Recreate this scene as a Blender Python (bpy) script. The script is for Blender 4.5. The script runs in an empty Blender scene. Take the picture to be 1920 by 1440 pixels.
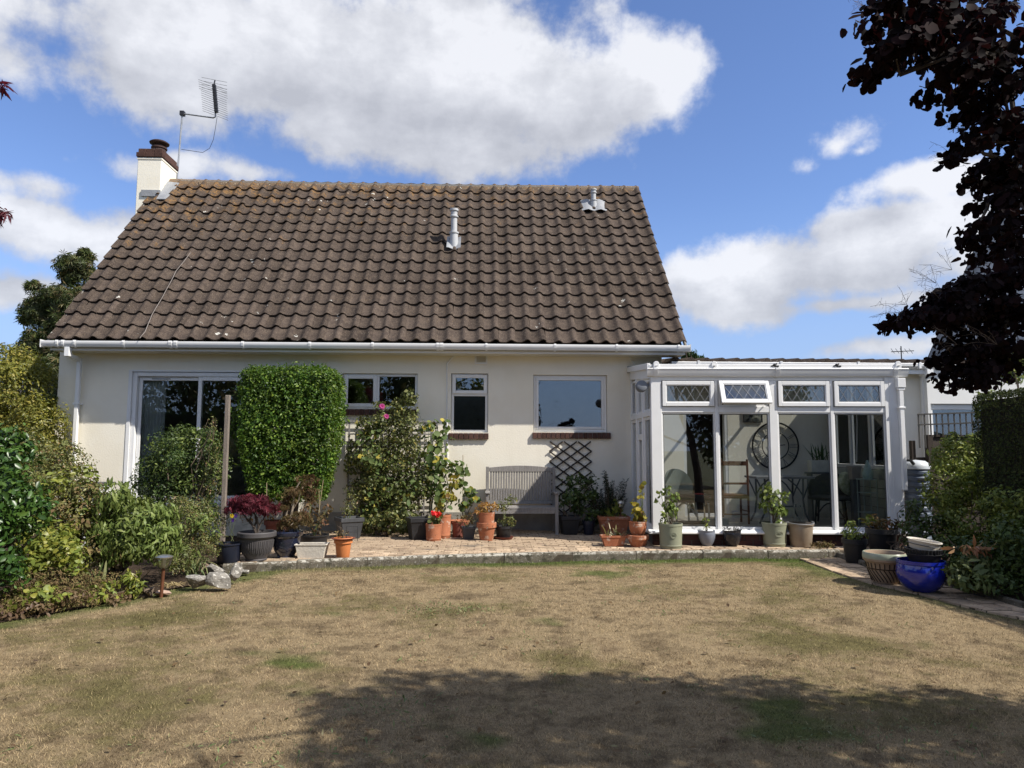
import bpy, bmesh, math, random
import numpy as np
from mathutils import Vector, Matrix, Euler

random.seed(7)
RNG = np.random.default_rng(11)
sc = bpy.context.scene
COL = sc.collection
PI = math.pi

# ------------------------------------------------------------------ camera
FPX = 1335.0                      # focal length in pixels of the 1920 px wide photograph
YAW, PITCH, ROLL = math.radians(2.0), math.radians(5.27), math.radians(0.15)
EYE = Vector((0, 0, 1.5))
c_f = Vector((math.sin(YAW)*math.cos(PITCH), math.cos(YAW)*math.cos(PITCH), math.sin(PITCH)))
c_r = Vector((math.cos(YAW), -math.sin(YAW), 0))
c_u = c_r.cross(c_f)
cr = c_r*math.cos(ROLL) + c_u*math.sin(ROLL)
cu = c_u*math.cos(ROLL) - c_r*math.sin(ROLL)
cam_d = bpy.data.cameras.new('camera')
cam = bpy.data.objects.new('camera', cam_d)
COL.objects.link(cam)
M = Matrix((cr, cu, -c_f)).transposed().to_4x4()
M.translation = EYE
cam.matrix_world = M
cam_d.sensor_width = 36.0
cam_d.lens = 36.0*FPX/1920.0
cam_d.clip_start = 0.05
cam_d.clip_end = 3000
sc.camera = cam

def ray(px, py):
    return c_f + cr*((px-960)/FPX) + cu*((720-py)/FPX)
def at(px, py, Y):                # survey helper: the place seen at (px, py) on the vertical plane Y
    d = ray(px, py); return EYE + d*(Y/d.y)
def gz(px, py, z=0.0):            # the place seen at (px, py) on the level z
    d = ray(px, py); return EYE + d*((z-EYE.z)/d.z)

# ------------------------------------------------------------------ sun, sky, exposure
SUNV = Vector((0.83, -0.44, 1.0)).normalized()
SUN_EL = math.asin(SUNV.z); SUN_AZ = math.atan2(SUNV.x, SUNV.y)
sun_d = bpy.data.lights.new('sun', 'SUN')
sun_d.energy = 3.9
sun_d.angle = math.radians(0.55)
sun_d.color = (1.0, 0.945, 0.86)
sun = bpy.data.objects.new('sun', sun_d)
COL.objects.link(sun)
sun.rotation_euler = SUNV.to_track_quat('Z', 'Y').to_euler()
SKY_STRENGTH = 0.080
SKY_TINT = (.84, .93, 1.20)
sc.view_settings.view_transform = 'Standard'
sc.view_settings.look = 'None'
sc.view_settings.exposure = 0.80
sc.view_settings.gamma = 1.0
sc.view_settings.use_curve_mapping = False

world = bpy.data.worlds.new('World'); sc.world = world
world.use_nodes = True
wt = world.node_tree; wt.nodes.clear()

def nd(t, typ, **kw):
    n = t.nodes.new(typ)
    for k, v in kw.items():
        setattr(n, k, v)
    return n
def lk(t, a, b): t.links.new(a, b)
def mth(t, op, a, b=None, c=None, clamp=False):
    n = t.nodes.new('ShaderNodeMath'); n.operation = op; n.use_clamp = clamp
    for i, v in enumerate((a, b, c)):
        if v is None: continue
        if isinstance(v, (int, float)): n.inputs[i].default_value = v
        else: t.links.new(v, n.inputs[i])
    return n.outputs[0]
def vmth(t, op, a, b=None):
    n = t.nodes.new('ShaderNodeVectorMath'); n.operation = op
    for i, v in enumerate((a, b)):
        if v is None: continue
        if isinstance(v, (tuple, list, Vector)): n.inputs[i].default_value = tuple(v)
        else: t.links.new(v, n.inputs[i])
    return n.outputs['Value'] if op in ('LENGTH', 'DOT_PRODUCT') else n.outputs[0]
def noise(t, vec, scale, detail=4, rough=0.55, out='Fac'):
    n = t.nodes.new('ShaderNodeTexNoise'); n.inputs['Scale'].default_value = scale
    n.inputs['Detail'].default_value = detail; n.inputs['Roughness'].default_value = rough
    if vec is not None: t.links.new(vec, n.inputs['Vector'])
    return n.outputs[out]
def ramp(t, fac, stops, interp='LINEAR'):
    n = t.nodes.new('ShaderNodeValToRGB'); cr_ = n.color_ramp; cr_.interpolation = interp
    while len(cr_.elements) < len(stops): cr_.elements.new(0.5)
    for e, (p, c) in zip(cr_.elements, stops):
        e.position = p
        e.color = (c, c, c, 1) if isinstance(c, (int, float)) else (*c, 1)
    if fac is not None: t.links.new(fac, n.inputs[0])
    return n.outputs[0]
def mixc(t, fac, a, b, blend='MIX'):
    n = t.nodes.new('ShaderNodeMix'); n.data_type = 'RGBA'; n.blend_type = blend
    for s, v in ((0, fac), (6, a), (7, b)):
        if isinstance(v, (int, float)): n.inputs[s].default_value = v if s == 0 else (v, v, v, 1)
        elif isinstance(v, (tuple, list)): n.inputs[s].default_value = (*v[:3], 1)
        else: t.links.new(v, n.inputs[s])
    return n.outputs[2]

def sstep(t, v, lo, hi):
    n = t.nodes.new('ShaderNodeMapRange'); n.interpolation_type = 'SMOOTHSTEP'
    n.inputs[1].default_value = lo; n.inputs[2].default_value = hi
    t.links.new(v, n.inputs[0]); return n.outputs[0]

# banks of cloud: bearing and height of each bank as seen from the garden, and its angular half sizes
CLOUDS = [  # px, py, rx, ry, weight
    (130, 10, 300, 70, .55), (330, 70, 210, 110, .85), (560, 110, 300, 170, 1.0), (820, 140, 340, 200, 1.0),
    (1050, 160, 220, 160, 1.0), (1165, 150, 150, 105, 1.0), (1235, 130, 70, 70, .7), (880, 275, 260, 90, 1.0), (640, 240, 230, 95, .9),
    (330, 170, 180, 90, .7),
    (320, 312, 170, 42, .7), (150, 425, 230, 72, .85), (30, 545, 150, 50, .7), (450, 325, 120, 22, .5),
    (1560, 505, 300, 100, 1.0), (1700, 440, 240, 80, 1.0), (1400, 560, 240, 75, .9), (1730, 335, 170, 48, .75), (1600, 420, 110, 50, .8),
    (1620, 590, 230, 30, .6), (1300, 520, 90, 40, .6), (1860, 470, 160, 120, .9), (60, 90, 200, 90, .5), (110, 330, 120, 40, .45),
    (1555, 252, 60, 40, .42), (1500, 298, 38, 22, .36), (1615, 262, 32, 18, .33), (1700, 672, 170, 26, .6),
]
def density_group():
    g = bpy.data.node_groups.new('cloud_density', 'ShaderNodeTree')
    g.interface.new_socket('Vector', in_out='INPUT', socket_type='NodeSocketVector')
    g.interface.new_socket('Density', in_out='OUTPUT', socket_type='NodeSocketFloat')
    i = g.nodes.new('NodeGroupInput'); o = g.nodes.new('NodeGroupOutput')
    d = i.outputs[0]
    w1 = vmth(g, 'SUBTRACT', noise(g, d, 3.2, 2, .5, 'Color'), (.5, .5, .5))
    w1 = vmth(g, 'MULTIPLY', w1, (.16, .16, .10))
    dw = vmth(g, 'ADD', d, w1)
    acc = None
    for px, py, rx, ry, wgt in CLOUDS:
        c = ray(px, py).normalized()
        L = ray(px, py).length
        ax, az = rx/FPX/L, ry/FPX/L
        q = vmth(g, 'SUBTRACT', dw, c)
        q = vmth(g, 'MULTIPLY', q, (1/ax, 1/max(ax, az), 1/az))
        l = vmth(g, 'LENGTH', q)
        m = mth(g, 'MULTIPLY_ADD', l, -wgt, wgt)
        if acc is None: acc = m
        else:
            n = g.nodes.new('ShaderNodeMath'); n.operation = 'SMOOTH_MAX'
            g.links.new(acc, n.inputs[0]); g.links.new(m, n.inputs[1]); n.inputs[2].default_value = .25
            acc = n.outputs[0]
    # unseen fair-weather cloud over the rest of the sky, cover raised for fill light
    sx = g.nodes.new('ShaderNodeSeparateXYZ'); g.links.new(d, sx.inputs[0])
    zz = mth(g, 'ADD', mth(g, 'MAXIMUM', sx.outputs[2], 0.0), .22)
    flat = g.nodes.new('ShaderNodeVectorMath'); flat.operation = 'DIVIDE'
    cb = g.nodes.new('ShaderNodeCombineXYZ')
    for k in range(3): g.links.new(zz, cb.inputs[k])
    g.links.new(d, flat.inputs[0]); g.links.new(cb.outputs[0], flat.inputs[1])
    gen = noise(g, flat.outputs[0], 1.05, 3, .5)
    gen = mth(g, 'MULTIPLY_ADD', gen, 3.4, -1.38)
    gen = mth(g, 'SUBTRACT', gen, mth(g, 'MULTIPLY_ADD', sstep(g, sx.outputs[2], .10, .34), -1.1, 1.1))
    away = sstep(g, sx.outputs[1], .55, .25)
    n2 = g.nodes.new('ShaderNodeMapRange'); n2.interpolation_type = 'SMOOTHSTEP'
    n2.inputs[1].default_value = .62; n2.inputs[2].default_value = .40
    g.links.new(sx.outputs[1], n2.inputs[0])
    gen = mth(g, 'ADD', gen, mth(g, 'MULTIPLY_ADD', n2.outputs[0], 2.0, -2.0))
    acc = mth(g, 'MAXIMUM', mth(g, 'MAXIMUM', acc, -2.0), gen)
    n = noise(g, d, 9.0, 8, .60)
    n = mth(g, 'MULTIPLY_ADD', n, 1.75, -.88)
    acc = mth(g, 'ADD', acc, n)
    g.links.new(acc, o.inputs[0])
    return g
DG = density_group()
tc = nd(wt, 'ShaderNodeTexCoord')
dirv = vmth(wt, 'NORMALIZE', tc.outputs['Generated'])
sky = nd(wt, 'ShaderNodeTexSky'); sky.sky_type = 'NISHITA'; sky.sun_disc = False
sky.sun_elevation = SUN_EL; sky.sun_rotation = SUN_AZ
sky.air_density = 1.0; sky.dust_density = 0.0; sky.ozone_density = 1.0; sky.altitude = 30
g1 = nd(wt, 'ShaderNodeGroup', node_tree=DG); lk(wt, dirv, g1.inputs[0])
g2 = nd(wt, 'ShaderNodeGroup', node_tree=DG)
off = vmth(wt, 'ADD', dirv, (0.055, -0.01, 0.05)); lk(wt, off, g2.inputs[0])
mask = sstep(wt, g1.outputs[0], -.02, .42)
mask = mth(wt, 'MULTIPLY', mask, .90)
lit = mth(wt, 'SUBTRACT', g1.outputs[0], g2.outputs[0])
lit = mth(wt, 'MULTIPLY_ADD', lit, .8, .46)
lit = mth(wt, 'ADD', lit, mth(wt, 'MULTIPLY_ADD', noise(wt, vmth(wt, 'MULTIPLY', dirv, (1.0, 1.0, 2.4)), 5.5, 6, .58), 1.9, -.95), clamp=True)
ccol = ramp(wt, lit, [(0.05, (.32, .327, .352)), (.40, (.39, .397, .422)), (.70, (.46, .467, .49)), (1.0, (.55, .555, .575))])
csc = vmth(wt, 'MULTIPLY', ccol, (1/SKY_STRENGTH,)*3)
hs = nd(wt, 'ShaderNodeHueSaturation'); hs.inputs['Saturation'].default_value = 1.0; hs.inputs['Value'].default_value = 1.08
lk(wt, mixc(wt, 1.0, sky.outputs[0], SKY_TINT, 'MULTIPLY'), hs.inputs['Color'])
szd = nd(wt, 'ShaderNodeSeparateXYZ'); lk(wt, dirv, szd.inputs[0])
low = sstep(wt, mth(wt, 'MULTIPLY', mth(wt, 'ABSOLUTE', szd.outputs[2]), -1.0), -.34, .0)      # pale blue air low over the land, all round
clear = mixc(wt, mth(wt, 'MULTIPLY', low, .85), hs.outputs[0], tuple(c/SKY_STRENGTH for c in (.205, .285, .455)))
bgc = mixc(wt, mask, clear, csc)
bg = nd(wt, 'ShaderNodeBackground'); bg.inputs['Strength'].default_value = SKY_STRENGTH
lk(wt, bgc, bg.inputs['Color'])
wo = nd(wt, 'ShaderNodeOutputWorld'); lk(wt, bg.outputs[0], wo.inputs['Surface'])
sc.cycles.max_bounces = 8
sc.cycles.transparent_max_bounces = 16
sc.cycles.caustics_reflective = False
sc.cycles.caustics_refractive = False

# ------------------------------------------------------------------ helpers: objects
ORIG = {}
def thing(name, label, cat, loc=(0, 0, 0), group=None, rz=0.0):
    o = bpy.data.objects.new(name, None)
    o.empty_display_size = .2
    COL.objects.link(o); o.location = loc; o.rotation_euler = (0, 0, rz)
    o['label'] = label; o['category'] = cat
    if group: o['group'] = group
    ORIG[o.name] = Vector(loc)
    return o
def tag(o, label=None, cat=None, group=None, kind=None):
    if label: o['label'] = label
    if cat: o['category'] = cat
    if group: o['group'] = group
    if kind: o['kind'] = kind
    return o
def origin_of(p):
    return ORIG.get(p.name, Vector((0, 0, 0))) if p is not None else Vector((0, 0, 0))

class MB:
    def __init__(s): s.v = []; s.f = []
    def add(s, vs, fs):
        b = len(s.v); s.v.extend([tuple(v) for v in vs]); s.f.extend([tuple(b+i for i in f) for f in fs]); return s
    def box(s, x0, x1, y0, y1, z0, z1):
        vs = [(x0,y0,z0),(x1,y0,z0),(x1,y1,z0),(x0,y1,z0),(x0,y0,z1),(x1,y0,z1),(x1,y1,z1),(x0,y1,z1)]
        return s.add(vs, [(0,3,2,1),(4,5,6,7),(0,1,5,4),(1,2,6,5),(2,3,7,6),(3,0,4,7)])
    def bar(s, a, b, w, h, up=(0, 0, 1)):
        a, b = Vector(a), Vector(b); t = (b-a).normalized(); u = Vector(up)
        if abs(t.dot(u)) > .98: u = Vector((0, 1, 0))
        sd = t.cross(u).normalized(); u2 = sd.cross(t).normalized()
        vs = []
        for p in (a, b):
            for i, j in ((-1,-1),(1,-1),(1,1),(-1,1)):
                vs.append(p + sd*(i*w/2) + u2*(j*h/2))
        return s.add(vs, [(0,1,2,3),(7,6,5,4),(0,4,5,1),(1,5,6,2),(2,6,7,3),(3,7,4,0)])
    def tube(s, pts, r, n=6, cap=True):
        pts = [Vector(p) for p in pts]
        rs = r if isinstance(r, (list, tuple)) else [r]*len(pts)
        vs, fs = [], []
        prev = None
        for k, p in enumerate(pts):
            t = (pts[min(k+1, len(pts)-1)] - pts[max(k-1, 0)])
            if t.length < 1e-9: t = Vector((0, 0, 1))
            t.normalize()
            if prev is None:
                u = Vector((0, 0, 1)) if abs(t.z) < .9 else Vector((1, 0, 0))
                u = (u - t*u.dot(t)).normalized()
            else:
                u = (prev - t*prev.dot(t))
                u = u.normalized() if u.length > 1e-6 else t.orthogonal().normalized()
            prev = u; w = t.cross(u)
            for i in range(n):
                a = 2*PI*i/n
                vs.append(p + (u*math.cos(a) + w*math.sin(a))*rs[k])
        for k in range(len(pts)-1):
            for i in range(n):
                j = (i+1) % n
                fs.append((k*n+i, k*n+j, (k+1)*n+j, (k+1)*n+i))
        if cap:
            fs.append(tuple(range(n-1, -1, -1))); b = (len(pts)-1)*n; fs.append(tuple(range(b, b+n)))
        return s.add(vs, fs)
    def lathe(s, prof, n=24, c=(0, 0, 0), sx=1.0, sy=1.0, seg=None):
        vs, fs = [], []
        for r, z in prof:
            for i in range(n):
                a = 2*PI*i/n
                vs.append((c[0]+r*sx*math.cos(a), c[1]+r*sy*math.sin(a), c[2]+z))
        m = len(prof)
        for k in range(m-1):
            for i in range(n):
                j = (i+1) % n
                fs.append((k*n+i, k*n+j, (k+1)*n+j, (k+1)*n+i))
        return s.add(vs, fs)
    def square(s, prof, c=(0, 0, 0), sx=1.0, sy=1.0, rot=0.0):
        # profile swept round a square (r = half width)
        vs, fs = [], []
        for r, z in prof:
            for a, b in ((-1,-1),(1,-1),(1,1),(-1,1)):
                x, y = a*r*sx, b*r*sy
                vs.append((c[0]+x*math.cos(rot)-y*math.sin(rot), c[1]+x*math.sin(rot)+y*math.cos(rot), c[2]+z))
        for k in range(len(prof)-1):
            for i in range(4):
                j = (i+1) % 4
                fs.append((k*4+i, k*4+j, (k+1)*4+j, (k+1)*4+i))
        return s.add(vs, fs)
    def prism(s, poly, e0, e1, axis='x'):
        n = len(poly); vs = []
        for e in (e0, e1):
            for a, b in poly:
                vs.append((e, a, b) if axis == 'x' else ((a, e, b) if axis == 'y' else (a, b, e)))
        fs = [tuple(range(n-1, -1, -1)), tuple(range(n, 2*n))]
        for i in range(n):
            j = (i+1) % n; fs.append((i, j, n+j, n+i))
        return s.add(vs, fs)
    def disc(s, c, r, n=20, sx=1.0, sy=1.0):
        vs = [(c[0]+r*sx*math.cos(2*PI*i/n), c[1]+r*sy*math.sin(2*PI*i/n), c[2]) for i in range(n)]
        return s.add(vs, [tuple(range(n))])
    def sphere(s, c, r, n=12, m=8, sz=1.0):
        prof = [(max(1e-5, r*math.sin(PI*k/m)), -r*sz*math.cos(PI*k/m)) for k in range(m+1)]
        return s.lathe(prof, n, c)
    def ring(s, x0, x1, z0, z1, y0, y1, w, wt=None, wb=None):
        wt = w if wt is None else wt; wb = w if wb is None else wb
        s.box(x0, x0+w, y0, y1, z0, z1); s.box(x1-w, x1, y0, y1, z0, z1)
        s.box(x0+w, x1-w, y0+.0005, y1-.0005, z1-wt, z1); s.box(x0+w, x1-w, y0+.0005, y1-.0005, z0, z0+wb)
        return s

def link_mesh(name, me, mat, parent=None):
    o = bpy.data.objects.new(name, me)
    COL.objects.link(o)
    if mat is not None and not me.materials: me.materials.append(mat)
    if parent is not None: o.parent = parent
    return o
def part(name, mb, mat, parent=None, smooth=False, bev=0.0, local=False, label=None, xf=None):
    vs = mb.v
    if xf is not None: vs = [tuple(xf(Vector(v))) for v in vs]
    og = origin_of(parent) if not local else Vector((0, 0, 0))
    if og.length > 0: vs = [(v[0]-og.x, v[1]-og.y, v[2]-og.z) for v in vs]
    me = bpy.data.meshes.new(name); me.from_pydata(vs, [], mb.f); me.update()
    if smooth:
        me.polygons.foreach_set('use_smooth', [True]*len(me.polygons))
        try: me.set_sharp_from_angle(angle=math.radians(38))
        except Exception: pass
    o = link_mesh(name, me, mat, parent)
    if parent is not None: ORIG[o.name] = og
    if bev > 0:
        b = o.modifiers.new('bevel', 'BEVEL'); b.width = bev; b.segments = 1; b.limit_method = 'ANGLE'
    if label: o['label'] = label
    return o
def arr_mesh(name, V, T):
    V = np.ascontiguousarray(V, dtype=np.float32); T = np.ascontiguousarray(T, dtype=np.int32)
    me = bpy.data.meshes.new(name)
    k = T.shape[1]
    me.vertices.add(len(V)); me.vertices.foreach_set('co', V.ravel())
    me.loops.add(T.size); me.loops.foreach_set('vertex_index', T.ravel())
    me.polygons.add(len(T))
    me.polygons.foreach_set('loop_start', np.arange(0, T.size, k, dtype=np.int32))
    me.polygons.foreach_set('loop_total', np.full(len(T), k, dtype=np.int32))
    me.update(calc_edges=True)
    return me

# ------------------------------------------------------------------ helpers: materials
MATS = {}
def pos_node(t):
    return t.nodes.new('ShaderNodeNewGeometry').outputs['Position']
def setp(p, **kw):
    names = dict(color='Base Color', rough='Roughness', spec='Specular IOR Level', metal='Metallic', coat='Coat Weight', coatr='Coat Roughness')
    for k, v in kw.items():
        s = p.inputs[names[k]]
        s.default_value = (*v, 1) if isinstance(v, (tuple, list)) else v
def mat(name, c1, c2=None, c3=None, scale=8.0, rough=.6, spec=.4, metal=0.0, bump=0.0, bscale=None, detail=5, coat=0.0, objrand=0.0, stretch=None, speck=None, spot=None):
    if name in MATS: return MATS[name]
    m = bpy.data.materials.new(name); m.use_nodes = True; t = m.node_tree; t.nodes.clear()
    p = t.nodes.new('ShaderNodeBsdfPrincipled'); o = t.nodes.new('ShaderNodeOutputMaterial')
    t.links.new(p.outputs[0], o.inputs[0])
    setp(p, rough=rough, spec=spec, metal=metal, coat=coat)
    v = pos_node(t)
    if stretch: v = vmth(t, 'MULTIPLY', v, stretch)
    c2 = c2 or tuple(x*.75 for x in c1)
    n = noise(t, v, scale, detail, .6)
    stops = [(.3, c2), (.7, c1)] if c3 is None else [(.25, c2), (.5, c1), (.75, c3)]
    col = ramp(t, n, stops)
    if speck:  # (scale, colour, threshold)
        s = noise(t, v, speck[0], 2, .5)
        col = mixc(t, sstep(t, s, speck[2], speck[2]+.06), col, speck[1])
    if spot:
        s = noise(t, v, spot[0], 3, .6)
        col = mixc(t, sstep(t, s, spot[2], spot[2]+.1), col, spot[1])
    if objrand:
        oi = t.nodes.new('ShaderNodeObjectInfo')
        h = t.nodes.new('ShaderNodeHueSaturation')
        t.links.new(mth(t, 'MULTIPLY_ADD', oi.outputs['Random'], 2*objrand, 1-objrand), h.inputs['Value'])
        t.links.new(col, h.inputs['Color']); col = h.outputs[0]
    t.links.new(col, p.inputs['Base Color'])
    t.links.new(mth(t, 'MULTIPLY_ADD', n, .2, rough-.1, True), p.inputs['Roughness'])
    if bump:
        b = t.nodes.new('ShaderNodeBump'); b.inputs['Strength'].default_value = min(1, bump*2); b.inputs['Distance'].default_value = .02*bump
        t.links.new(noise(t, v, bscale or scale*6, 6, .65), b.inputs['Height']); t.links.new(b.outputs[0], p.inputs['Normal'])
    MATS[name] = m
    return m
def leafmat(name, c1, c2, c3=None, rough=.42, spec=.35, trans=.22, tcol=None, rare=None):
    m = bpy.data.materials.new(name); m.use_nodes = True; t = m.node_tree; t.nodes.clear()
    ge = t.nodes.new('ShaderNodeNewGeometry'); oi = t.nodes.new('ShaderNodeObjectInfo')
    r = mth(t, 'FRACT', mth(t, 'ADD', ge.outputs['Random Per Island'], oi.outputs['Random']))
    stops = [(0, c1), (1, c2)] if c3 is None else [(0, c1), (.6, c2), (1, c3)]
    if rare: stops = [(p*.9, c) for p, c in stops] + [(.93, rare)]
    col = ramp(t, r, stops)
    big = noise(t, ge.outputs['Position'], 2.3, 3, .5)
    h = t.nodes.new('ShaderNodeHueSaturation'); t.links.new(col, h.inputs['Color'])
    t.links.new(mth(t, 'MULTIPLY_ADD', big, .9, .55), h.inputs['Value'])
    t.links.new(mth(t, 'MULTIPLY_ADD', big, .05, .475), h.inputs['Hue'])
    p = t.nodes.new('ShaderNodeBsdfPrincipled'); setp(p, rough=rough, spec=spec)
    t.links.new(h.outputs[0], p.inputs['Base Color'])
    tr = t.nodes.new('ShaderNodeBsdfTranslucent')
    tc_ = mixc(t, .5, h.outputs[0], tcol or (c2[0]*1.6, c2[1]*1.6, c2[2]*.8))
    t.links.new(tc_, tr.inputs[0])
    mx = t.nodes.new('ShaderNodeMixShader'); mx.inputs[0].default_value = trans
    t.links.new(p.outputs[0], mx.inputs[1]); t.links.new(tr.outputs[0], mx.inputs[2])
    o = t.nodes.new('ShaderNodeOutputMaterial'); t.links.new(mx.outputs[0], o.inputs[0])
    MATS[name] = m
    return m
def glassmat(name, base, tint=(.93, .96, .95), rough=0.0, fres=1.0):
    m = bpy.data.materials.new(name); m.use_nodes = True; t = m.node_tree; t.nodes.clear()
    f = t.nodes.new('ShaderNodeFresnel'); f.inputs[0].default_value = 1.5
    fac = mth(t, 'MULTIPLY_ADD', f.outputs[0], fres, base, True)
    tr = t.nodes.new('ShaderNodeBsdfTransparent'); tr.inputs[0].default_value = (*tint, 1)
    gl = t.nodes.new('ShaderNodeBsdfGlossy'); gl.inputs['Roughness'].default_value = rough
    gl.inputs[0].default_value = (.95, .97, 1, 1)
    v = pos_node(t); b = t.nodes.new('ShaderNodeBump'); b.inputs['Strength'].default_value = .03; b.inputs['Distance'].default_value = .02
    t.links.new(noise(t, v, 1.3, 1, .4), b.inputs['Height']); t.links.new(b.outputs[0], gl.inputs['Normal'])
    mx = t.nodes.new('ShaderNodeMixShader'); t.links.new(fac, mx.inputs[0])
    t.links.new(tr.outputs[0], mx.inputs[1]); t.links.new(gl.outputs[0], mx.inputs[2])
    o = t.nodes.new('ShaderNodeOutputMaterial'); t.links.new(mx.outputs[0], o.inputs[0])
    MATS[name] = m
    return m

WHITE = mat('white_plastic', (.78, .78, .775), (.72, .72, .71), scale=3, rough=.35, spec=.35, spot=(5, (.62, .61, .56), .72))
GASKET_AND_GAP = mat('grey_gasket_and_gap_shade', (.10, .105, .11), scale=6, rough=.7)
RENDERW = mat('cream_render', (.86, .815, .70), (.81, .765, .65), scale=1.4, rough=.9, spec=.15, bump=.22, bscale=38, spot=(2.2, (.74, .69, .58), .70))
def weather_render(m):
    t = m.node_tree; p = next(n for n in t.nodes if n.type == 'BSDF_PRINCIPLED'); src = p.inputs['Base Color'].links[0].from_socket
    v = pos_node(t); sx = t.nodes.new('ShaderNodeSeparateXYZ'); t.links.new(v, sx.inputs[0])
    run = noise(t, vmth(t, 'MULTIPLY', v, (7.0, 7.0, .35)), 1.0, 6, .65)
    src = mixc(t, mth(t, 'MULTIPLY', sstep(t, run, .54, .76), .13), src, (.55, .50, .40))
    low = mth(t, 'MULTIPLY', mth(t, 'SUBTRACT', 1.0, sstep(t, sx.outputs[2], .15, .95)), sstep(t, noise(t, v, 3.5, 6, .65), .36, .62))
    src = mixc(t, mth(t, 'MULTIPLY', low, .5), src, (.34, .31, .25))
    patch = noise(t, v, .8, 4, .6); src = mixc(t, mth(t, 'MULTIPLY', sstep(t, patch, .48, .60), .22), src, (.74, .66, .50))
    t.links.new(src, p.inputs['Base Color'])
    b = next(n for n in t.nodes if n.type == 'BUMP'); b.inputs['Strength'].default_value = .55; b.inputs['Distance'].default_value = .006
weather_render(RENDERW)
SOFFITM = mat('soffit_paint', (.70, .67, .57), (.64, .61, .52), scale=2, rough=.7, spec=.2)
BRICK = mat('brown_brick', (.115, .062, .048), (.075, .042, .036), scale=14, rough=.85, spec=.15, bump=.5, objrand=.25)
MORTAR = mat('grey_mortar', (.30, .28, .25), scale=20, rough=.95, spec=.1, bump=.4)
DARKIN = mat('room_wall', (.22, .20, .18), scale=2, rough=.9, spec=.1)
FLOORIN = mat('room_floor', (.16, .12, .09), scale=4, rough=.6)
GLASS_W = glassmat('window_glass', .085, (.80, .84, .84))
GLASS_D = glassmat('door_glass', .04, (.93, .95, .95))
GLASS_C = glassmat('conservatory_glass', .03, (.97, .985, .98))
GLASS_T = glassmat('top_light_glass', .07, (.85, .88, .88))
LEAD = mat('lead_flashing', (.32, .33, .34), (.22, .23, .25), scale=6, rough=.55, spec=.4, bump=.4)
GREYMETAL = mat('galvanised_metal', (.42, .43, .44), (.30, .31, .32), scale=9, rough=.45, metal=.6, spec=.5)
DARKMETAL = mat('dark_metal', (.05, .05, .055), scale=9, rough=.5, metal=.5)
BLACKP = mat('black_plastic', (.022, .022, .024), (.014, .014, .015), scale=7, rough=.5, spec=.4, spot=(9, (.06, .055, .05), .66))
GREYP = mat('grey_plastic', (.065, .067, .072), (.045, .047, .05), scale=7, rough=.55, spec=.4, spot=(9, (.12, .115, .10), .66))
TERRA = mat('terracotta', (.42, .165, .085), (.31, .115, .062), scale=7, rough=.88, spec=.15, bump=.3, spot=(9, (.50, .36, .28), .56), speck=(26, (.20, .10, .06), .64))
TERRAP = mat('orange_plastic', (.58, .20, .065), (.50, .17, .055), scale=5, rough=.6, spec=.35)
TERRAD = mat('dark_terracotta', (.22, .07, .045), (.15, .05, .035), scale=7, rough=.75, spec=.3)
SAGE = mat('sage_glaze', (.26, .27, .19), (.22, .23, .16), scale=4, rough=.6, spec=.4, spot=(7, (.32, .31, .24), .66))
SOIL = mat('soil', (.075, .052, .036), (.04, .028, .02), scale=24, rough=1, spec=.1, bump=1.0, speck=(60, (.16, .12, .08), .66))
STEMG = mat('green_stem', (.12, .15, .05), (.08, .09, .04), scale=20, rough=.7)
STEMB = mat('brown_stem', (.16, .12, .085), (.09, .065, .045), scale=25, rough=.9, bump=.4)
BARK = mat('grey_bark', (.10, .08, .065), (.05, .04, .034), scale=18, rough=.95, bump=.8)
WOODG = mat('weathered_wood', (.33, .312, .295), (.21, .198, .187), scale=9, rough=.85, spec=.2, bump=.5, stretch=(6, 6, .6))
WOODD = mat('dark_wood', (.055, .042, .034), (.032, .025, .02), scale=9, rough=.8, spec=.2, bump=.3)
# ================================================================== ground
def inpoly(pts, poly):
    pts = np.asarray(pts); x, y = pts[:, 0], pts[:, 1]; r = np.zeros(len(pts), bool)
    n = len(poly)
    for i in range(n):
        x0, y0 = poly[i]; x1, y1 = poly[(i+1) % n]
        c = ((y0 > y) != (y1 > y))
        with np.errstate(divide='ignore', invalid='ignore'):
            xi = (x1-x0)*(y-y0)/(y1-y0+1e-12)+x0
        r ^= c & (x < xi)
    return r
G2 = lambda px, py, z=0.0: tuple(gz(px, py, z)[:2])
ZP = 0.11                                            # level of the patio
KERB = [G2(x, y, ZP) for x, y in [(417,1057),(560,1052),(700,1046.5),(960,1038.5),(1240,1034),(1450,1033),(1575,1031)]]
LAWN_L = [(-5.2,-9),(-5.2,2),(-4.75,4.5)] + [G2(*p) for p in [(0,1172),(120,1150),(240,1124),(330,1106),(440,1087)]]
LAWN_R = [G2(*p) for p in [(1520,1052),(1560,1070),(1588,1080),(1642,1095),(1729,1113),(1822,1138),(1916,1158)]] + [(5.0,5.2),(5.1,2),(5.1,-9)]
KFOOT = [(x, y-.03) for x, y in KERB]
LAWN_POLY = LAWN_L + KFOOT + LAWN_R

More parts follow.
